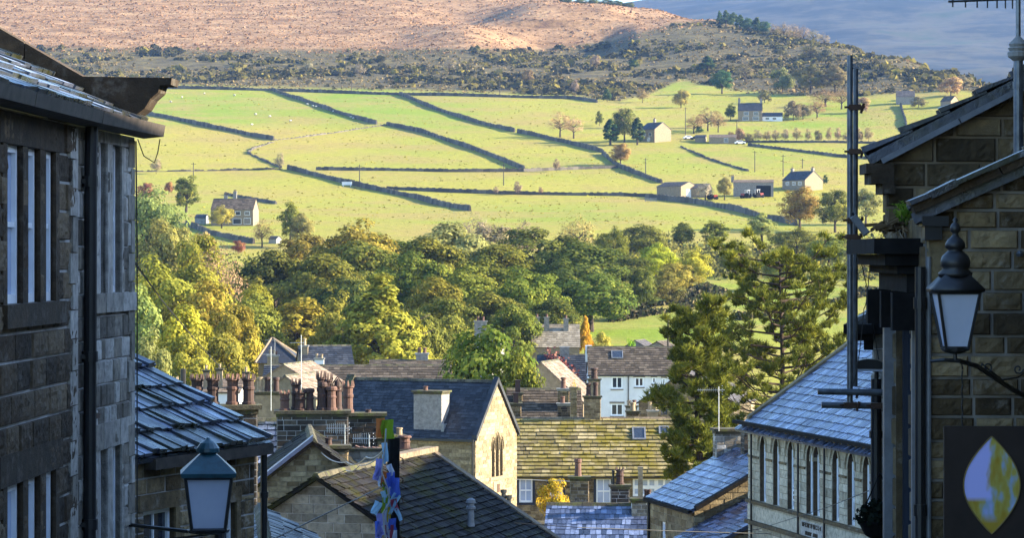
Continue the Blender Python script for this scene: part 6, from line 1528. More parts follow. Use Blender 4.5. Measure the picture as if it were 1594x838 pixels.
# worn carved name panel: weathered relief marks
a0,a1=f.at(1283),f.at(1249); m=MB(); f.box(m,a0,a1,-8.30,-7.83,.03,.055,0,.9); pl=m.build('name_panel',M['pale'],hh)
m=MB(); r=random.Random(14); 
for row_,(z0,hgt,n0) in enumerate(((-7.99,.13,11),(-8.22,.11,7))):
    x=a0+.12+(.3 if row_ else 0); w_=(a1-a0-.24-(.6 if row_ else 0))/n0
    for k in range(n0):
        xx=x+k*w_
        for (p,q,s,t_) in [z for z in ((0,.25,0,1),(.6,.85,0,1),(.25,.6,.75,1),(.25,.6,0,.25),(.25,.6,.4,.6)) if r.random()<.62]: f.box(m,xx+w_*p,xx+w_*q,z0+hgt*s,z0+hgt*t_,.056,.07,0,.2)
m.build('carved_lettering',M['soot'],pl)
aw=ws[2]; m=MB(); f.box(m,aw-.12,aw+.18,-7.35,-7.02,-.13,-.11); o=m.build('window_notice',M['white'],hh); m=MB(); f.box(m,aw-.03,aw+.09,-7.16,-7.07,-.109,-.105); f.box(m,aw-.03,aw+.09,-7.3,-7.2,-.109,-.105); m.build('notice_marks',M['grit'],o)
# far verge of the hall roof
m=MB(); d=ihh['w']
for k in range(7):
    a,b=4.5*k/7,4.5*(k+1)/7; pa=Ff+d*a+Vector((0,0,-5.2+a*ihh['tn']+.17)); pb=Ff+d*b+Vector((0,0,-5.2+b*ihh['tn']+.17))
    m.hexa([pa-rH*.08-Vector((0,0,.16)),pb-rH*.08-Vector((0,0,.16)),pb+rH*.2-Vector((0,0,.16)),pa+rH*.2-Vector((0,0,.16)),pa-rH*.08,pb-rH*.08,pb+rH*.2,pa+rH*.2],0,.3+.2*(k%3))
m.build('verge',M['honey_dark'],hh)

tK,fK,iK=gabled('lean_to','low wet slate roof at the bottom edge between the black downpipe and the pale gable','outbuilding',(-2.6,50),(.1,-.995),6.5,3.5,-10,-5.36,29,-1,('grit','mortar_dark'),'church_slate',.4,(.14,.28),.035,blocks=(0,0,0,0),sd=97,ridge='ridge')
# ---------------------------------------------------------------- flag draped post
q=P(613,682,44); fp=thing('post','dark timber post wrapped in strings of coloured flags in the lower centre','post',(q.x,q.y,gz(q.x,44)))
m=MB(); m.tube([(q.x,q.y,gz(q.x,44)),(q.x-.01,q.y,q.z-.8),(q.x,q.y,q.z)],[.11,.10,.095],10); m.build('timber_post',M['black_wood'],fp)
m=MB()
for k in range(5): a=q+Vector((.10,-.02,-.3-.3*k)); m.tube([a,a+Vector((.04,-.04,-.02)),a+Vector((.045,-.04,-.1))],.01,5)
m.build('step_iron',M['rust'],fp)
FC=dict(orange=(.5,.16,.05),green=(.22,.34,.03),blue=(.10,.17,.62),cyan=(.34,.55,.72),white=(.62,.66,.78),red=(.40,.08,.12),violet=(.28,.28,.62),yellow=(.55,.42,.05))
FM={}
for k_,c_ in FC.items():
    t=NT('flag_'+k_); cc=t.mix(t.noise(14,3),c_,tuple(x*.75 for x in c_)); d_=t.n('ShaderNodeBsdfDiffuse'); t.l(cc,d_.inputs[0]); tr=t.n('ShaderNodeBsdfTranslucent'); t.l(cc,tr.inputs[0]); mx=t.n('ShaderNodeMixShader'); mx.inputs[0].default_value=.35; t.l(d_.outputs[0],mx.inputs[1]); t.l(tr.outputs[0],mx.inputs[2]); t.l(mx.outputs[0],t.out.inputs[0]); FM[k_]=t.m
def flag(px,py,w_,h_,colr,label,rot=0.,Y=43.8,crump=.5,sd=0):
    r=random.Random(sd+px); m=MB(); c=P(px,py,Y); W_,H_=w_/F*Y,h_/F*Y; n=7; ca_,sa_=math.cos(rot),math.sin(rot); ph=r.uniform(0,6)
    g=[[None]*(n+1) for _ in range(n+1)]
    for i in range(n+1):
        for j in range(n+1):
            x=(i/n-.5)*W_*(1-.25*crump*(j/n)); z=-(j/n)*H_; 
            x+=math.sin(j*.8+ph)*crump*W_*.13*(j/n); y=math.sin(i/n*7+ph+j*.5)*W_*.16*crump*2+ (j/n)*W_*.1
            g[i][j]=c+Vector((x*ca_-z*sa_,y,x*sa_+z*ca_))
    for i in range(n):
        for j in range(n): m.face([g[i][j],g[i+1][j],g[i+1][j+1],g[i][j+1]])
    return solo('prayer_flag',m,FM[colr],label,'flag','strings of coloured flags on the post',smooth=True)
for k,(x,y) in enumerate([(598,708),(605,724),(590,728),(608,736),(594,752),(604,758),(612,778),(590,782),(606,790),(598,818),(592,828),(610,808),(616,792),(600,735)]):
    flag(x,y,7+k%4*2,15+k%5*3,['cyan','white','violet','blue','green','white','red','cyan','yellow','white','violet','blue','cyan','orange'][k],'small %s flag crumpled on the post, %s'%(['pale blue','white','lilac','deep blue','green','off white','red','light blue','yellow','bright white','violet','blue','sky blue','orange'][k],['just below the green flag','on its upper right','at its upper left edge','above the royal blue flag','left of the royal blue flag','under the royal blue flag','right of the thin cord','at the left edge in the middle','low in the middle','low on the left','at the lower left corner','low on the right','beside the slanting pale blue flag','in the upper half'][k]),(-.5+.37*k)%1.0-.5,crump=.7,sd=k)
for a in [(592,652,14,30,'orange','orange flag at the top of the post'),(602,654,21,30,'green','bright green flag at the top of the post',.05),(598,690,9,30,'cyan','thin pale blue flag just under the green one',.12),(591,715,11,32,'violet','violet blue flag on the upper left of the post',-.1),
 (611,745,22,30,'blue','square royal blue flag in the middle of the post',.05),(597,765,11,30,'cyan','pale blue flag hanging left of the middle of the post',.3),(619,770,13,34,'cyan','pale blue flag sticking out right of the post',-.5),(594,800,19,34,'violet','large violet flag low on the left of the post',.1),(601,795,10,30,'white','white flag among the violet ones'),(588,812,9,24,'blue','small dark blue flag lowest on the left of the post'),(606,818,14,24,'red','red flag at the bottom edge of the picture'),(612,826,12,20,'white','white flag beside the red one'),(590,742,8,16,'white','small white flag above the violet ones',.2),(600,775,9,26,'green','dull green flag behind the pale blue one',-.1)]: flag(*a)
m=MB(); m.tube([P(601,668,43.7),P(599,700,43.7),P(594,735,43.7),P(603,760,43.7),P(607,782,43.7),P(596,800,43.7),P(600,838,43.7)],.012,5); solo('flag_cord',m,M['cable_pale'],'twisted cord carrying the flags down the post','cord')
def wire(pts,r_,label,mat='cable',sag=0.,grp='overhead cables'):
    m=MB(); P_=[]
    for (a,b) in zip(pts[:-1],pts[1:]):
        for k in range(10):
            t_=k/10; v=Vector(a).lerp(Vector(b),t_); v.z-=sag*4*t_*(1-t_); P_.append(v)
    P_.append(Vector(pts[-1])); m.tube(P_,r_,5); return solo('cable',m,M[mat],label,'cable',grp)
wire([P(605,690,44),P(570,712,55),P(540,720,70),P(500,705,76)],.012,'pale cable from the flag draped post to the rubble cottage','cable_pale',.1)
wire([P(607,692,44),P(560,725,60),P(535,730,74)],.012,'second pale cable sagging from the flag draped post','cable_pale',.1)
wire([P(600,756,44),P(540,785,34),P(430,838,28),P(330,890,24)],.008,'dark cable slanting down left from the flag draped post')
wire([P(205,402,30),P(250,465,50),P(300,525,70),P(345,575,90)],.012,'thin dark cable slanting over the yellow trees')
wire([P(800,815,60),P(900,822,60),P(1060,828,62),P(1200,832,64)],.008,'low dark cable across the bottom centre')
wire([P(1100,835,50),P(1180,825,50),P(1290,790,46),P(1352,765,25)],.005,'thin dark cable rising to the lamp post')
wire([P(1327,600,24),P(1345,480,24),P(1356,380,22)],.004,'thin cable hanging from the shop cornice to the scaffold',sag=.12)
wire([P(1332,360,24),P(1355,465,24.3),P(1368,560,24.4)],.004,'thin cable from the floodlight down to the lamp post',sag=.05)
wire([P(803,747,150),P(860,749,150),P(890,750,140)],.02,'pale line strung across the cottage row windows','cable_pale')

# shade: unseen block added just outside the right edge
m=MB(); rsd=thing('stone_house','unseen stone block added beyond the right edge to shade the left houses','house',(8,30,gz(8,30)))
a=Vector((2.6,9,0)); b=Vector((10.9,56,0)); uu=(b-a).normalized(); fu=Fr(a,uu,(-uu.y,uu.x)); Lu=(b-a).length
wall(m,fu,[(0,-9),(Lu,-9),(Lu,4.4),(0,4.4)],(),(.22,.28),(.5,.9),sd=61,blocks=False); n_=Vector((uu.y,-uu.x,0))
wall(m,Fr(b,(uu.y,-uu.x),(uu.x,uu.y)),[(0,-9),(7,-9),(7,4.4),(3.5,6.5),(0,4.4)],(),sd=62,blocks=False)
wall(m,Fr(a,(uu.y,-uu.x),(-uu.x,-uu.y)),[(0,-9),(7,-9),(7,4.4),(3.5,6.5),(0,4.4)],(),sd=63,blocks=False); m.build('wall',[M['grit'],M['grit']],rsd)
m=MB(); e=a+Vector((0,0,4.4)); m.face([e,e+uu*Lu,e+uu*Lu+n_*3.5+Vector((0,0,2.1)),e+n_*3.5+Vector((0,0,2.1))]); m.face([e+n_*7,e+n_*7+uu*Lu,e+uu*Lu+n_*3.5+Vector((0,0,2.1)),e+n_*3.5+Vector((0,0,2.1))]); m.build('roof',M['dark_slate'],rsd)
# ================================================================== rear village
def xY(px,Y): return ((px-CX)/F*Y,Y)
def zY(py,Y): return -(py-CY)/F*Y
RV='houses at the foot of the village'
def rear(name,label,px0,px1,Yf,ye,yr,W,wm,rm,pitch=None,cat='house',ang=0.,row=.4,wid=(.4,.6),hol=None,zb=None,blocks=(0,0,0,0),**k):
    """house seen broadside: eave from px0 to px1 at distance Yf and picture height ye, ridge at yr"""
    a=Vector((*xY(px0,Yf),0)); L=(px1-px0)/F*Yf/math.cos(ang); r=(math.cos(ang),math.sin(ang)); ze=zY(ye,Yf)
    Yr=Yf+W/2*math.cos(ang); zr=zY(yr,Yr); p=math.degrees(math.atan2(max(.3,zr-ze),W/2))
    return gabled(name,label,cat,(a.x,a.y),r,L,W,gz(a.x,Yf)-1.0 if zb is None else zb,ze,p,1,wm,rm,row,wid,.03,holes=hol,blocks=blocks,group=RV,**k)
# white house
WHc=lambda fr:[(fr.at(952),zY(606,310),fr.at(969),zY(587,310)),(fr.at(988),zY(603,310),fr.at(1002),zY(588,310)),(fr.at(1015),zY(598,310),fr.at(1021),zY(588,310)),(fr.at(1031),zY(599,310),fr.at(1036),zY(589,310)),(fr.at(951),zY(648,310),fr.at(970),zY(629,310)),(fr.at(1000),zY(648,310),fr.at(1012),zY(632,310))]
wh_,fw,iw=rear('house','whitewashed house with a brown roof and skylight in front of the bright lawn',917,1075,310,584,541,7.5,('whitewash','whitewash'),'brown_tile',hol={'front':WHc},sd=71,recess=.12)
f=fw['front']
for i,h in enumerate(WHc(f)): sash(wh_,f,h[0],h[2],h[1],h[3],-.08,2 if i in (0,1,4,5) else 1,1,.13,M['white'],M['glass'],bar=.12,sill=M['pale'])
m=MB(); f.box(m,-.2,(1075-917)/F*310+.2,zY(584.5,310)-.12,zY(584.5,310),.05,.22); q=f.p(f.at(978),0,.1); m.build('gutter',M['black_iron'],wh_)
for px in (918,978):
    m=MB(); q=f.p(f.at(px),0,.1); m.tube([(q.x,q.y,zY(585,310)),(q.x,q.y,-19)],.06,6); m.build('downpipe',M['black_iron'],wh_)
a=f.at(953)+.0; skylight(wh_,iw,a,a+1.25,2.6,3.9)
m=MB(); q=Vector((*xY(918,311.5),0)); 
for k in range(2): pass
fgw=fw['g0']; fgw.box(m,-.1,7.6,zY(584,310)-7,zY(584,310)-.2,0,.05); m.build('gable_render',M['whitewash'],wh_)
m=MB(); q=Vector((*xY(914,313.5),0)); m.obox((q.x+.2,q.y+1.6,zY(552,313)),(.35,0,0),(0,.45,0),(0,0,.9)); m.build('chimney',M['whitewash'],wh_)
# slate roofed house left of it, red creeper
sl_,fsl,isl=rear('house','small slate roofed house with red creeper left of the whitewashed house',838,913,318,592,553,7,('grey_render','grey_render'),'church_slate',sd=72,hol={'front':lambda fr:[(fr.at(899),zY(602,318),fr.at(910),zY(586.5+7,318))]})
h=(fsl['front'].at(899),zY(602,318),fsl['front'].at(910),zY(593.5,318)); sash(sl_,fsl['front'],h[0],h[2],h[1],h[3],-.08,2,1,.12,M['white'],M['glass'])
q=P(879,553,321); chimney(sl_,(q.x,q.y),1.0,.8,zY(566,321),zY(540,321),(1,0),('sooty_brick','mortar_dark'),'cement',[],blocks=False,sd=73)
rs=np.random.RandomState(8); n=500; t_=rs.rand(n); pc=np.stack([(856+45*t_-CX)/F*317+rs.normal(size=n)*.35,317.5-1.5*t_*0+rs.normal(size=n)*.3+2.*(1-t_),-(555+45*t_-CY)/F*317+rs.normal(size=n)*.45],1)
me=cards(pc,rs.normal(size=(n,3))+np.array([0,-1,.5]),rs.uniform(.15,.35,n),rs.rand(n),rs,'red_creeper',M['twig']); o=bpy.data.objects.new('red_creeper',me); C.objects.link(o); o.color=(.16,.05,.05,1); tag(o,'deep red creeper climbing over the small slate roof','creeper')
# salmon verge roof in front
sv,fsv,isv=gabled('house','house with a pale salmon tiled slope below the red creeper','house',xY(908,262),(.24,.97),7,7.9,zY(720,262),zY(627,262),42,1,('honey_dark','mortar_warm'),'salmon_tile',.4,(.4,.6),.03,blocks=(0,0,0,0),sd=74,group=RV)
q=P(925,650,240); chimney(sv,(q.x,q.y),1.0,.9,zY(690,240),zY(590,240),(1,0),('honey_dark','mortar_warm'),'moss_cap',[(0,0,.9,.3,'roll','terracotta_dark')],blocks=False,sd=75)
# stone gable right, with chimneys in front
sgb,fsg,isg=gabled('house','stone gabled house with a dark verge beside the whitewashed house','house',xY(994,268),(.30,.954),9,9,zY(700,268),zY(627,268),33,-1,('honey_dark','mortar_warm'),'dark_tile',.4,(.4,.6),.03,blocks=(0,0,1,0),course=(.25,.32),length=(.5,.9),sd=76,group=RV,over=(.2,.2))
q=P(983,655,255); chimney(sgb,(q.x,q.y),1.0,.8,zY(690,255),zY(632,255),(1,0),('sooty_brick','mortar_dark'),'moss_cap',[(-.2,0,.5,.2,'cowl','buff'),(.25,0,.5,.18,'plain','terracotta')],blocks=False,sd=77)
q=P(1016,655,256); chimney(sgb,(q.x,q.y),.9,.8,zY(690,255),zY(640,255),(1,0),('honey','mortar_warm'),'cement',[(-.25,0,.75,.17,'plain','buff'),(.25,0,.6,.17,'plain','buff')],blocks=False,sd=78)
m=MB(); f=fsg['g0']; f.box(m,f.at(1029),f.at(1039),zY(646,268),zY(637,268),.01,.04); m.build('pane',M['glass'],sgb)
# long brown roof
lb,flb,ilb=rear('cottage_row','long row of houses with a brown tiled roof behind the great chimney',475,700,250,612,570,7.5,('whitewash','whitewash'),'brown_tile',sd=79,row=.42,hol={'front':lambda fr:[(fr.at(p),zY(622,250),fr.at(p+9),zY(614.5,250)) for p in (518,536,556,574,592)]})
f=flb['front']
for p in (518,536,556,574,592): sash(lb,f,f.at(p),f.at(p+9),zY(622,250),zY(614.5,250),-.08,2,1,.08,M['white'],M['glass'])
l2,fl2,il2=rear('house','higher brown roofed house joining the right end of the long brown roof',574,690,262,590,562,7.5,('honey_dark','mortar_warm'),'brown_tile',sd=80,row=.42)
q=P(657,560,266); chimney(l2,(q.x,q.y),1.1,.8,zY(575,266),zY(550,266),(1,0),('grit','mortar_dark'),'cement',[(-.25,0,.5,.16,'plain','terracotta'),(.25,0,.5,.16,'plain','terracotta')],blocks=False,sd=81)
# conservatory railings under the long roof
fc_=thing('railing','white picket railing below the long brown roof','fence',tuple(P(560,632,240)),None); m=MB()
for k in range(40): p=P(520+k*2.1,631,240); m.obox(p+Vector((0,0,.35)),(.028,0,0),(0,.02,0),(0,0,.42))
for z in (.2,.62): m.obox(P(561,631,240.03)+Vector((0,0,z)),(2.3,0,0),(0,.02,0),(0,0,.03))
m.build('picket',M['white'],fc_)
# dark slate house with lit gable
d1,fd1,id1=gabled('house','dark slate roofed house with a small sunlit gable under the lime green tree','house',xY(470,290),(.985,.17),5.2,6,gz(*xY(470,290))-1,zY(571,290),33,1,('honey','mortar_warm'),'church_slate',.4,(.4,.6),.02,blocks=(0,0,0,0),sd=82,group=RV)
q=P(474,545,292); chimney(d1,(q.x,q.y),.7,.7,zY(585,291),zY(538,292),(1,0),('honey','mortar_warm'),'cement',[(0,0,.7,.18,'plain','buff')],blocks=False,sd=83)
q=P(497,572,288); chimney(d1,(q.x,q.y),.9,.6,zY(585,288),zY(558,288),(1,0),('whitewash','whitewash'),'cement',[(-.25,0,.45,.13,'plain','buff'),(.25,0,.4,.13,'plain','buff')],blocks=False,sd=84)
# hipped roof house
def hipped(label,px0,px1,Yf,ye,yr,W,rp,wm,rm):
    x0=xY(px0,Yf)[0]; x1=xY(px1,Yf)[0]; ze=zY(ye,Yf); zr=zY(yr,Yf+W/2); zb=gz(x0,Yf)-1; t=thing('house',label,'house',((x0+x1)/2,Yf+W/2,zb),RV)
    m=MB(); m.hexa([(x0,Yf,zb),(x1,Yf,zb),(x1,Yf+W,zb),(x0,Yf+W,zb),(x0,Yf,ze),(x1,Yf,ze),(x1,Yf+W,ze),(x0,Yf+W,ze)],0,.5); m.build('wall',M[wm],t)
    m=MB(); o=.3; ra=x0+rp[0]*(x1-x0); rb=x0+rp[1]*(x1-x0); A_=(x0-o,Yf-o,ze);B_=(x1+o,Yf-o,ze);C_=(x1+o,Yf+W+o,ze);D_=(x0-o,Yf+W+o,ze);E_=(ra,Yf+W/2,zr);G_=(rb,Yf+W/2,zr)
    for q in ([A_,B_,G_,E_],[B_,C_,G_],[C_,D_,E_,G_],[D_,A_,E_]): m.face([Vector(p)+Vector((0,0,.02)) for p in q],0,.4)
    m.build('roof',M[rm],t)
    m=MB(); 
    for a,b in ((A_,E_),(B_,G_),(E_,G_),(C_,G_)): m.tube([Vector(a)+Vector((0,0,.06)),Vector(b)+Vector((0,0,.06))],.13,5,0,.7)
    m.build('ridge',M['ridge_pale'],t); return t
hp=hipped('hipped roof house with pale ridges at the left end of the lower village',402,466,300,566,528,7,(.25,.3),'honey_dark','church_slate')
q=P(425,570,292); chimney(hp,(q.x,q.y),1.1,.7,zY(590,292),zY(553,292),(1,0),('honey_dark','mortar_warm'),'cement',[(-.3,0,.5,.15,'plain','buff'),(.1,0,.5,.15,'plain','buff'),(.35,0,.4,.13,'plain','terracotta')],blocks=False,sd=85)
aerial(P(428,553,291),1.6,'bent television aerial on the chimney before the hipped roof',u=(-1,0,0),arm=1.0)
# dark slate roofs lower left
e1,fe1,ie1=rear('house','dark slate house roof left of the long brown roof',408,476,243,604,570,7,('honey_dark','mortar_warm'),'church_slate',sd=86)
e2,fe2,ie2=gabled('house','small house with a sunlit sandstone gable above the crowned chimney pots','house',xY(372,228),(.25,.968),7,7.4,zY(690,228),zY(612,228),31,-1,('honey','mortar_warm'),'salmon_tile',.4,(.4,.6),.03,blocks=(0,0,0,0),sd=87,group=RV)
e3,fe3,ie3=gabled('house','house with a pale gable and stone flagged roof beside the crowned chimney pots','house',xY(396,205),(.25,.968),7,4.6,zY(700,205),zY(619,205),33,-1,('honey','mortar_warm'),'salmon_tile',.4,(.4,.6),.03,blocks=(0,0,0,0),sd=88,group=RV)
q=P(418,640,150); chimney(e3,(q.x,q.y),1.3,.8,zY(700,150),zY(610,150),(1,0),('honey_dark','mortar_warm'),'moss_cap',[(-.45,0,.75,.16,'plain','buff'),(-.05,0,.75,.16,'plain','terracotta_dark'),(.4,0,.75,.16,'plain','terracotta_dark')],blocks=False,sd=89)
for px,yt,yb,mt in ((321,570,592,'grit'),(342,568,590,'grit'),(383,573,592,'grit')):
    q=P(px,yb,215); t=thing('chimney_stack','short square chimney in the row seen between the wet slate roof and the yellow trees','chimney',tuple(q-Vector((0,0,2))),'square chimneys beyond the wet slate roof')
    chimney(t,(q.x,q.y),.42,.42,zY(640,215),zY(yt,215)-.3,(1,0),('honey_dark','mortar_warm'),'moss_cap',[(0,0,.35,.1,'plain','buff')],blocks=False,sd=90)
e4,fe4,ie4=rear('house','low house roof showing as a pale strip beside the wet slate roof',296,372,214,612,592,7,('whitewash','whitewash'),'salmon_tile',sd=91)
hj,fj,ij=rear('stone_house','dark slate roof between the wet slate roof and the great chimney',380,452,92,775,657,6,('honey_dark','mortar_warm'),'wet_slate',sd=96,row=.3,wid=(.2,.35),zb=-14)
# grey roofed house with three chimneys by the lawn
g1,fg1,ig1=rear('house','grey roofed house with three chimneys at the left end of the bright lawn',828,902,380,541,506,8,('honey','mortar_warm'),'flag_roof',sd=92)
for px in (836,851,881):
    q=P(px,506,383); chimney(g1,(q.x,q.y),.65,.6,zY(520,383),zY(494 if px<860 else 496,383),(1,0),('grit','mortar_dark'),'cement',[(0,0,.4,.15,'plain','terracotta')],blocks=False,sd=93)
for lab,px0,px1,Y,ye,yr,rm in (('small garden shed with a dark gable on the lawn edge',975,1003,392,539,527,'dark_tile'),('second low shed right of the garden shed',1010,1036,388,540,531,'brown_tile'),('small grey roofed cottage hidden behind the near sycamore',738,766,330,535,520,'church_slate')):
    x,y=xY(px0,Y); gabled('garden_shed' if 'shed' in lab else 'cottage',lab,'shed' if 'shed' in lab else 'house',(x,y),(.3,.954),5,(px1-px0)/F*Y,gz(x,y)-3,zY(ye,Y),30,-1,('grit','mortar_dark'),rm,.4,(.4,.6),.03,blocks=(0,0,0,0),sd=94)
# tiny chimney stack in the wood
q=P(748,498,331); t=thing('chimney_stack','broad low chimney peeping above the near sycamore','chimney',tuple(q-Vector((0,0,2)))); chimney(t,(q.x,q.y),1.4,.8,q.z-4,zY(500,331),(1,0),('grit','mortar_dark'),'cement',[(-.3,0,.5,.15,'plain','terracotta'),(.3,0,.5,.15,'plain','terracotta')],blocks=False,sd=95)
# tall pole aerials in the lower village
for px,yt,yb,Y,lab in ((469,522,640,140,'tall thin aerial pole left of the great chimney'),(422,540,640,141,'thin aerial pole with a low comb beside the dark slate roofs')):
    q=P(px,yb,Y); m=MB(); m.tube([q,Vector((q.x,q.y,zY(yt,Y)))],.02,6); m.tube([Vector((q.x-.55,q.y,zY(yt+12,Y))),Vector((q.x+.2,q.y,zY(yt+12,Y)))],.012,5)
    for k in range(5): m.tube([Vector((q.x-.5+.15*k,q.y-.12,zY(yt+12,Y))),Vector((q.x-.5+.15*k,q.y+.12,zY(yt+12,Y)))],.01,5)
    solo('tv_aerial',m,M['alu'],lab,'aerial','television aerials on the chimneys')
# white rail fence at the pine
fc2=thing('picket_fence','pale picket fence running to the hall roof behind the pine foot','fence',tuple(P(1140,640,205))); m=MB()
for k in range(46): p=P(1078+k*2.0,642-k*.1,205+k*.05); m.obox(p,(.03,0,0),(0,.02,0),(0,0,.55)); 
m.build('picket',M['honey'],fc2); m=MB(); m.tube([P(1078,636,205),P(1168,632,207.3)],.04,4); m.tube([P(1078,648,205),P(1168,644,207.3)],.04,4); m.build('rail',M['honey'],fc2)

# ================================================================== pines
def pine(px,base,top,Y,wid,seed,label,lean=0.,nb=46,lowest=.25):
    rs=np.random.RandomState(seed); pr=random.Random(seed); X=(px-CX)/F*Y; zb=gz(X,Y); H=zY(top,Y)-zb; Wd=wid/F*Y
    root=thing('pine_tree',label,'tree',(X,Y,zb),'pines behind the slate roofed house'); mb=MB()
    tr=[Vector((X+lean*k/6*1.0+.15*math.sin(k*1.3+seed),Y+.15*math.cos(k),zb+H*.96*k/6)) for k in range(7)]
    mb.tube(tr,[.30,.26,.22,.18,.14,.09,.04],8)
    tips=[]
    for b in range(nb):
        t=lowest+(1-lowest)*(b+.5)/nb; i=min(5,int(t*6)); p=tr[i].lerp(tr[i+1],t*6-i); a=b*2.4+pr.uniform(-.4,.4)
        L=Wd/2*(1.05-.30*max(0,(t-.65)/.35)**2)*pr.uniform(.42,1.12)*(1 if t>.45 else .8+.4*pr.random())
        d=Vector((math.cos(a),math.sin(a),0)); q1=p+d*L*.5+Vector((0,0,L*.06)); q2=p+d*L+Vector((0,0,L*pr.uniform(.22,.62)))
        mb.tube([p,q1,q2],[.09,.055,.02],5)
        for s in range(9):
            f_=pr.uniform(.35,1.0); base_=p.lerp(q1,f_*2) if f_<.5 else q1.lerp(q2,f_*2-1); a2=a+pr.uniform(-1.1,1.1)
            e=base_+Vector((math.cos(a2),math.sin(a2),pr.uniform(-.1,.9)))*L*pr.uniform(.16,.34); mb.tube([base_,e],[.03,.012],4)
            cl=pr.random()
            for _ in range(4):
                tips.append((e+Vector((pr.gauss(0,.15),pr.gauss(0,.15),pr.gauss(0,.08))),cl))
        tips.append((q2,.5))
    mb.build('trunk',M['pine_bark'],root)
    nt_=len(tips); T=np.array([list(t[0]) for t in tips]); cl=np.array([t[1] for t in tips]); per=26
    k=np.repeat(np.arange(nt_),per); N_=len(k); d=rs.normal(size=(N_,3)); d[:,2]=np.abs(d[:,2])*1.1+.35; d/=np.linalg.norm(d,axis=1,keepdims=True)
    Ln=rs.uniform(.26,.52,N_)[:,None]; side=np.cross(d,rs.normal(size=(N_,3))); side/=np.linalg.norm(side,axis=1,keepdims=True); w_=.034
    b0=T[k]+rs.normal(size=(N_,3))*.05; q=np.stack([b0-side*w_,b0+side*w_,b0+d*Ln],1).reshape(-1,3)-np.array(root.location)
    va=np.clip(cl[k]*.5+rs.uniform(0,.5,N_),0,1); me=mesh_quads(q,va,'crown',M['needle'],3)
    o=bpy.data.objects.new('crown',me); C.objects.link(o); o.parent=root; ALLKIDS.setdefault(root,[]).append(o); o.color=(.10,.115,.022,1)
    return root
pine(1210,None,387,188,222,3,'tall broad pine rising over the blue roofed hall',lean=.3,nb=78,lowest=.3)
pine(1084,None,466,159.5,104,5,'smaller dark pine leaning before the whitewashed house',lean=.2,nb=54,lowest=.40)

# ================================================================== farms on the hillside
def farm(name,label,px,base,ye,yr,wpx,gpx,wm,rm,ang,cat='house',chim=(),wins=(),blocks=(0,0,0,0),**k):
    """house on the slope: px,base = near corner; wpx = long side seen to the left, gpx = gable seen to the right"""
    q=hit(px,base); Y=q.y; s=Y/F
    r=Vector((-math.cos(ang),math.sin(ang),0)); L=wpx*s/max(.05,math.cos(ang)); W=max(3.,gpx*s/max(.1,math.sin(ang)))
    W=min(W,9.5); ze=zY(ye,Y); H=zY(yr,Y+2)-ze; th,fr,i=gabled(name,label,cat,(q.x,q.y),(r.x,r.y),L,W,q.z-1.5,ze,math.degrees(math.atan2(max(H,.4),W/2)),-1,wm,rm,.5,(.5,.8),.04,blocks=blocks,sd=int(px),group='farms on the hillside',ridge=None,**k)
    for (side,u0,u1,v0,v1) in wins:
        f=fr[side]; z0=ze-(ze-q.z)*v1; z1=ze-(ze-q.z)*v0; Lx=L if side in('front','back') else W
        m=MB(); f.box(m,Lx*u0,Lx*u1,z0,z1,.0,.05); w_=m.build('window',M['white'],th); m=MB(); f.box(m,Lx*u0+.08,Lx*u1-.08,z0+.08,z1-.08,.051,.065); m.build('pane',M['glass'],w_)
    for (t_,h) in chim:
        p=Vector((q.x,q.y,0))+r*L*t_+i['w']*W/2; chimney(th,(p.x,p.y),.9,.7,i['za']-.8,i['za']+h,(r.x,r.y),('grit','mortar_dark'),'cement',[(-.2,0,.5,.14,'plain','terracotta'),(.2,0,.5,.14,'plain','terracotta')],blocks=False,sd=3)
    return th,fr,i,q
M['pink_stone']=stone('pinkish_stone',(.26,.17,.11),(.34,.23,.16),(.42,.30,.22),.15)
farm('farmhouse','red brown stone farmhouse with a tall central chimney beside the stone house',394,352,326,309,66,6,('pink_stone','mortar_warm'),'brown_tile',R(4),chim=((.5,1.9),(.72,.9)),wins=(('front',.08,.20,.12,.36),('front',.30,.42,.12,.36),('front',.06,.22,.52,.9),('front',.28,.48,.55,.9)))
farm('farm_outhouse','small whitish shed at the left of the red brown farmhouse',319,349,339,334,16,4,('cement','cement'),'church_slate',R(10),cat='shed')
farm('farm_outhouse','small white walled shed among trees right of the red brown farmhouse',430,380,372,368,12,6,('cement','cement'),'church_slate',R(20),cat='shed')
farm('farmhouse','white gabled farmhouse beside the evergreen windbreak',1019,222,201,190,22,27,('honey','mortar_warm'),'church_slate',R(48),chim=((.55,1.4),),wins=(('front',.2,.4,.25,.5),('front',.6,.8,.25,.5),('front',.3,.5,.6,.9)))
farm('farmhouse','tall grey farmhouse with a chimney at each end on the upper pasture',1186,189,172,160,37,4,('honey_dark','mortar_warm'),'church_slate',R(6),chim=((.04,1.9),(.96,1.9)),wins=(('front',.15,.35,.1,.45),('front',.55,.75,.1,.45),('front',.12,.38,.55,.9),('front',.55,.8,.55,.9)))
farm('farm_outhouse','low white extension right of the tall grey farmhouse',1218,189,181,175,31,3,('whitewash','whitewash'),'church_slate',R(5),wins=(('front',.3,.5,.2,.7),('front',.65,.85,.2,.7)),cat='outbuilding')
farm('farm_shed','long low stone shed with a flat looking roof below the brown thicket',1146,224,214,209,42,4,('honey','mortar_warm'),'salmon_tile',R(5),cat='shed',wins=(('front',.3,.45,.1,.8),))
farm('farm_shed','small grey shed at the left end of the long low stone shed',1098,222,214,210,16,4,('honey_dark','mortar_warm'),'church_slate',R(8),cat='shed')
th,fr,i,q=farm('barn','dark sided barn with a sunlit pink gable at the left of the farm',1060,309,290,283,36,28,('pink_stone','mortar_warm'),'dark_tile',R(42),cat='barn',wins=())
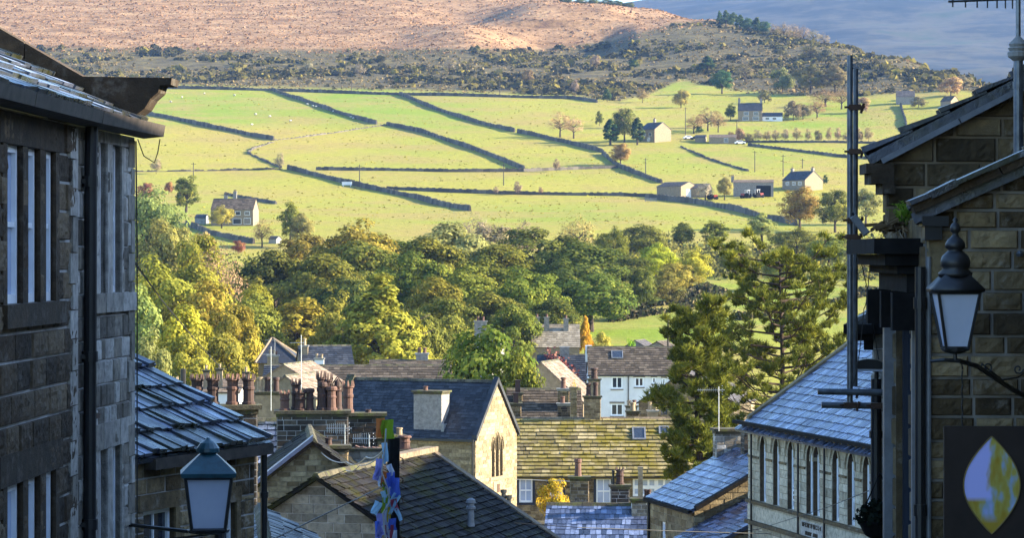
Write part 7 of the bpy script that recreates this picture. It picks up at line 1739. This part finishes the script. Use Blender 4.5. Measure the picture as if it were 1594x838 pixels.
f=fr['g0']; m=MB(); W_=f.u.length; f.box(m,2.6,5.0,q.z-.5,q.z+2.9,0,.06); m.build('door',M['whitewash'],th)
farm('barn','pinkish low barn joined behind the sunlit gable',1100,308,293,286,26,10,('pink_stone','mortar_warm'),'dark_tile',R(20),cat='barn')
th,fr,i,q=farm('barn','wide dark open fronted barn behind the farm machines',1204,307,284,280,62,3,('dry_stone','mortar_dark'),'salmon_tile',R(4),cat='barn',chim=((1.02,1.2),))
m=MB(); f=fr['front']; f.box(m,.8,5.4,q.z-1,q.z+3.6,0,.04); m.build('doorway',M['black_wood'],th)
farm('farmhouse','slate roofed farmhouse with a sunlit pale gable at the right of the farm',1253,298,280,266,32,31,('honey','mortar_warm'),'church_slate',R(46),chim=((.05,.9),(.95,.9)),wins=(('front',.15,.3,.15,.45),('front',.42,.56,.15,.45),('front',.7,.85,.15,.45)))
farm('ruined_barn','dark stone barn in shade on the high pasture',1424,162,150,141,28,3,('dry_stone','mortar_dark'),'dark_tile',R(6),cat='barn')
farm('barn','small sunlit stone barn on the skyline slope behind the near gable',1480,168,157,149,14,16,('honey','mortar_warm'),'brown_tile',R(45),cat='barn')
# machines and cars in the yards
def tractor(px,base,colr,label,rz):
    q=hit(px,base); t=thing('tractor',label,'tractor',tuple(q),'red tractors in the farmyard'); R_=Matrix.Rotation(rz,4,'Z')
    T=lambda v: q+(R_@Vector(v))
    m=MB(); m.obox(T((.9,0,1.15)),R_@Vector((.9,0,0)),R_@Vector((0,.4,0)),(0,0,.35)); m.build('bonnet',M['trac_red'],t)
    m=MB(); 
    for (x,y) in ((-.7,-.6),(-.7,.6),(.2,-.6),(.2,.6)): m.tube([T((x,y,1.1)),T((x,y,2.5))],.06,5)
    m.obox(T((-.25,0,2.55)),R_@Vector((.6,0,0)),R_@Vector((0,.75,0)),(0,0,.06)); m.build('cab',M['whitewash'],t)
    for (x,y,r_) in ((-.5,-.85,.85),(-.5,.85,.85),(1.4,-.7,.5),(1.4,.7,.5)):
        m=MB(); m.tube([T((x,y-.18,r_)),T((x,y+.18,r_))],r_,12); m.build('wheel',M['black_wood'],t)
M['trac_red']=plain('red_paint',(.35,.05,.04),.4)
tractor(1162,309,0,'red tractor with a pale cab left before the dark barn',2.6); tractor(1180,308,0,'second red tractor right before the dark barn',.5); tractor(1108,311,0,'red machine before the whitish tree by the sunlit gable barn',.3)
def car(px,base,mat,label,rz):
    q=hit(px,base); t=thing('parked_car',label,'car',tuple(q),'cars parked by the farm sheds'); R_=Matrix.Rotation(rz,4,'Z'); T=lambda v:q+(R_@Vector(v))
    m=MB(); pr=[(-2.1,.35),(-2.1,.85),(-1.5,1.0),(-1.0,1.45),(.5,1.45),(1.1,.98),(2.0,.85),(2.1,.35)]
    A_=[T((x,-.8 if z<1.1 else -.65,z)) for x,z in pr]; B_=[T((x,.8 if z<1.1 else .65,z)) for x,z in pr]; m.face(A_); m.face(B_[::-1])
    for k in range(len(pr)): j=(k+1)%len(pr); m.face([A_[k],A_[j],B_[j],B_[k]])
    m.build('body',mat,t); m=MB(); m.face([T((-1.35,-.79,1.02)),T((-.9,-.70,1.38)),T((.42,-.70,1.38)),T((.9,-.79,1.02))]); m.build('window',M['glass'],t)
    for x in (-1.3,1.3):
        for y in (-.78,.78): m=MB(); m.tube([T((x,y-.1,.33)),T((x,y+.1,.33))],.33,10); m.build('wheel',M['black_wood'],t)
car(1072,217,M['white'],'white car parked left by the low grey shed',.2); car(1083,218,M['blue_paint'],'dark car beside the low grey shed',2.9); car(1152,225,M['white'],'white car at the right end of the long low stone shed',.1)
q=hit(540,291); m=MB(); m.box((q.x-1.6,q.y-.5,q.z+.5),(q.x+1.6,q.y+.5,q.z+1.5)); m.box((q.x-1.7,q.y-.55,q.z+1.5),(q.x+1.7,q.y+.55,q.z+1.6)); 
for x in (-1.2,1.2): m.box((q.x+x-.1,q.y-.4,q.z-.1),(q.x+x+.1,q.y+.4,q.z+.5))
solo('feed_trailer',m,M['whitewash'],'small white feed trailer beside the long diagonal wall','trailer')
q=hit(1013,315); m=MB()
for k in range(5): m.obox(q+Vector((0,0,.3+.22*k)),(1.7,0,0),(0,.04,0),(0,0,.05))
for x in (-1.7,0,1.7): m.obox(q+Vector((x,0,.65)),(.06,0,0),(0,.05,0),(0,0,.7))
solo('field_gate',m,M['cement'],'pale field gate in the wall below the gabled barn','gate')
# unseen block added outside the frame on the right to shade the dark roof
m=MB(); rb2=thing('blocker','unseen added mill behind the arched hall, beyond the right edge of the photo','blocker',(23,78,-14)); 
m.hexa([(20.5,64,-15),(29,64,-15),(29,91,-15),(20.5,91,-15),(20.5,64,2.9),(29,64,2.9),(29,91,2.9),(20.5,91,2.9)]); m.build('wall',M['grit'],rb2)
m=MB(); m.face([(20.2,64,2.9),(20.2,91,2.9),(24.7,91,4.9),(24.7,64,4.9)]); m.face([(29.3,64,2.9),(29.3,91,2.9),(24.7,91,4.9),(24.7,64,4.9)]); m.build('roof',M['dark_slate'],rb2)

# ================================================================== air
m=MB(); q=P(262,572,118); m.lathe(q-Vector((0,0,1.2)),[(.1,0),(.5,.3),(.95,.9),(1.25,1.6),(1.2,2.3),(.7,2.9),(.1,3.1)],12); sm=m.build('smoke',[]); sm['kind']='stuff'; tag(sm,'faint blue white chimney smoke drifting before the yellow trees','smoke',kind='stuff')
t=NT('smoke_air'); v=t.n('ShaderNodeVolumePrincipled'); v.inputs['Color'].default_value=(.75,.85,1.0,1); v.inputs['Density'].default_value=.05
tc=t.n('ShaderNodeTexCoord'); mp=t.n('ShaderNodeMapping'); mp.inputs['Location'].default_value=(0,0,-1.5); mp.inputs['Scale'].default_value=(1,1,.8); t.l(tc.outputs['Object'],mp.inputs['Vector']); vl=t.n('ShaderNodeVectorMath',operation='LENGTH'); t.l(mp.outputs['Vector'],vl.inputs[0])
fo_=t.math('MAXIMUM',t.math('SUBTRACT',1.0,t.math('MULTIPLY',vl.outputs['Value'],.8)),0.0); t.l(t.math('MULTIPLY',t.math('MULTIPLY',fo_,.22),t.ramp(t.noise(1.1,4),[(.35,(0,0,0)),(.65,(1,1,1))])),v.inputs['Density']); t.l(v.outputs[0],t.out.inputs['Volume']); sm.data.materials.append(t.m)
if HAZE>0:
    m=MB(); m.box((-7600,-70,-420),(9600,7600,760)); hz=m.build('haze',[]); tag(hz,'pale blue autumn haze filling the valley','haze',kind='stuff')
    t=NT('haze_air'); v=t.n('ShaderNodeVolumePrincipled'); v.inputs['Color'].default_value=(.28,.50,1.0,1); v.inputs['Density'].default_value=HAZE; v.inputs['Anisotropy'].default_value=.0
    t.l(v.outputs[0],t.out.inputs['Volume']); hz.data.materials.append(t.m)
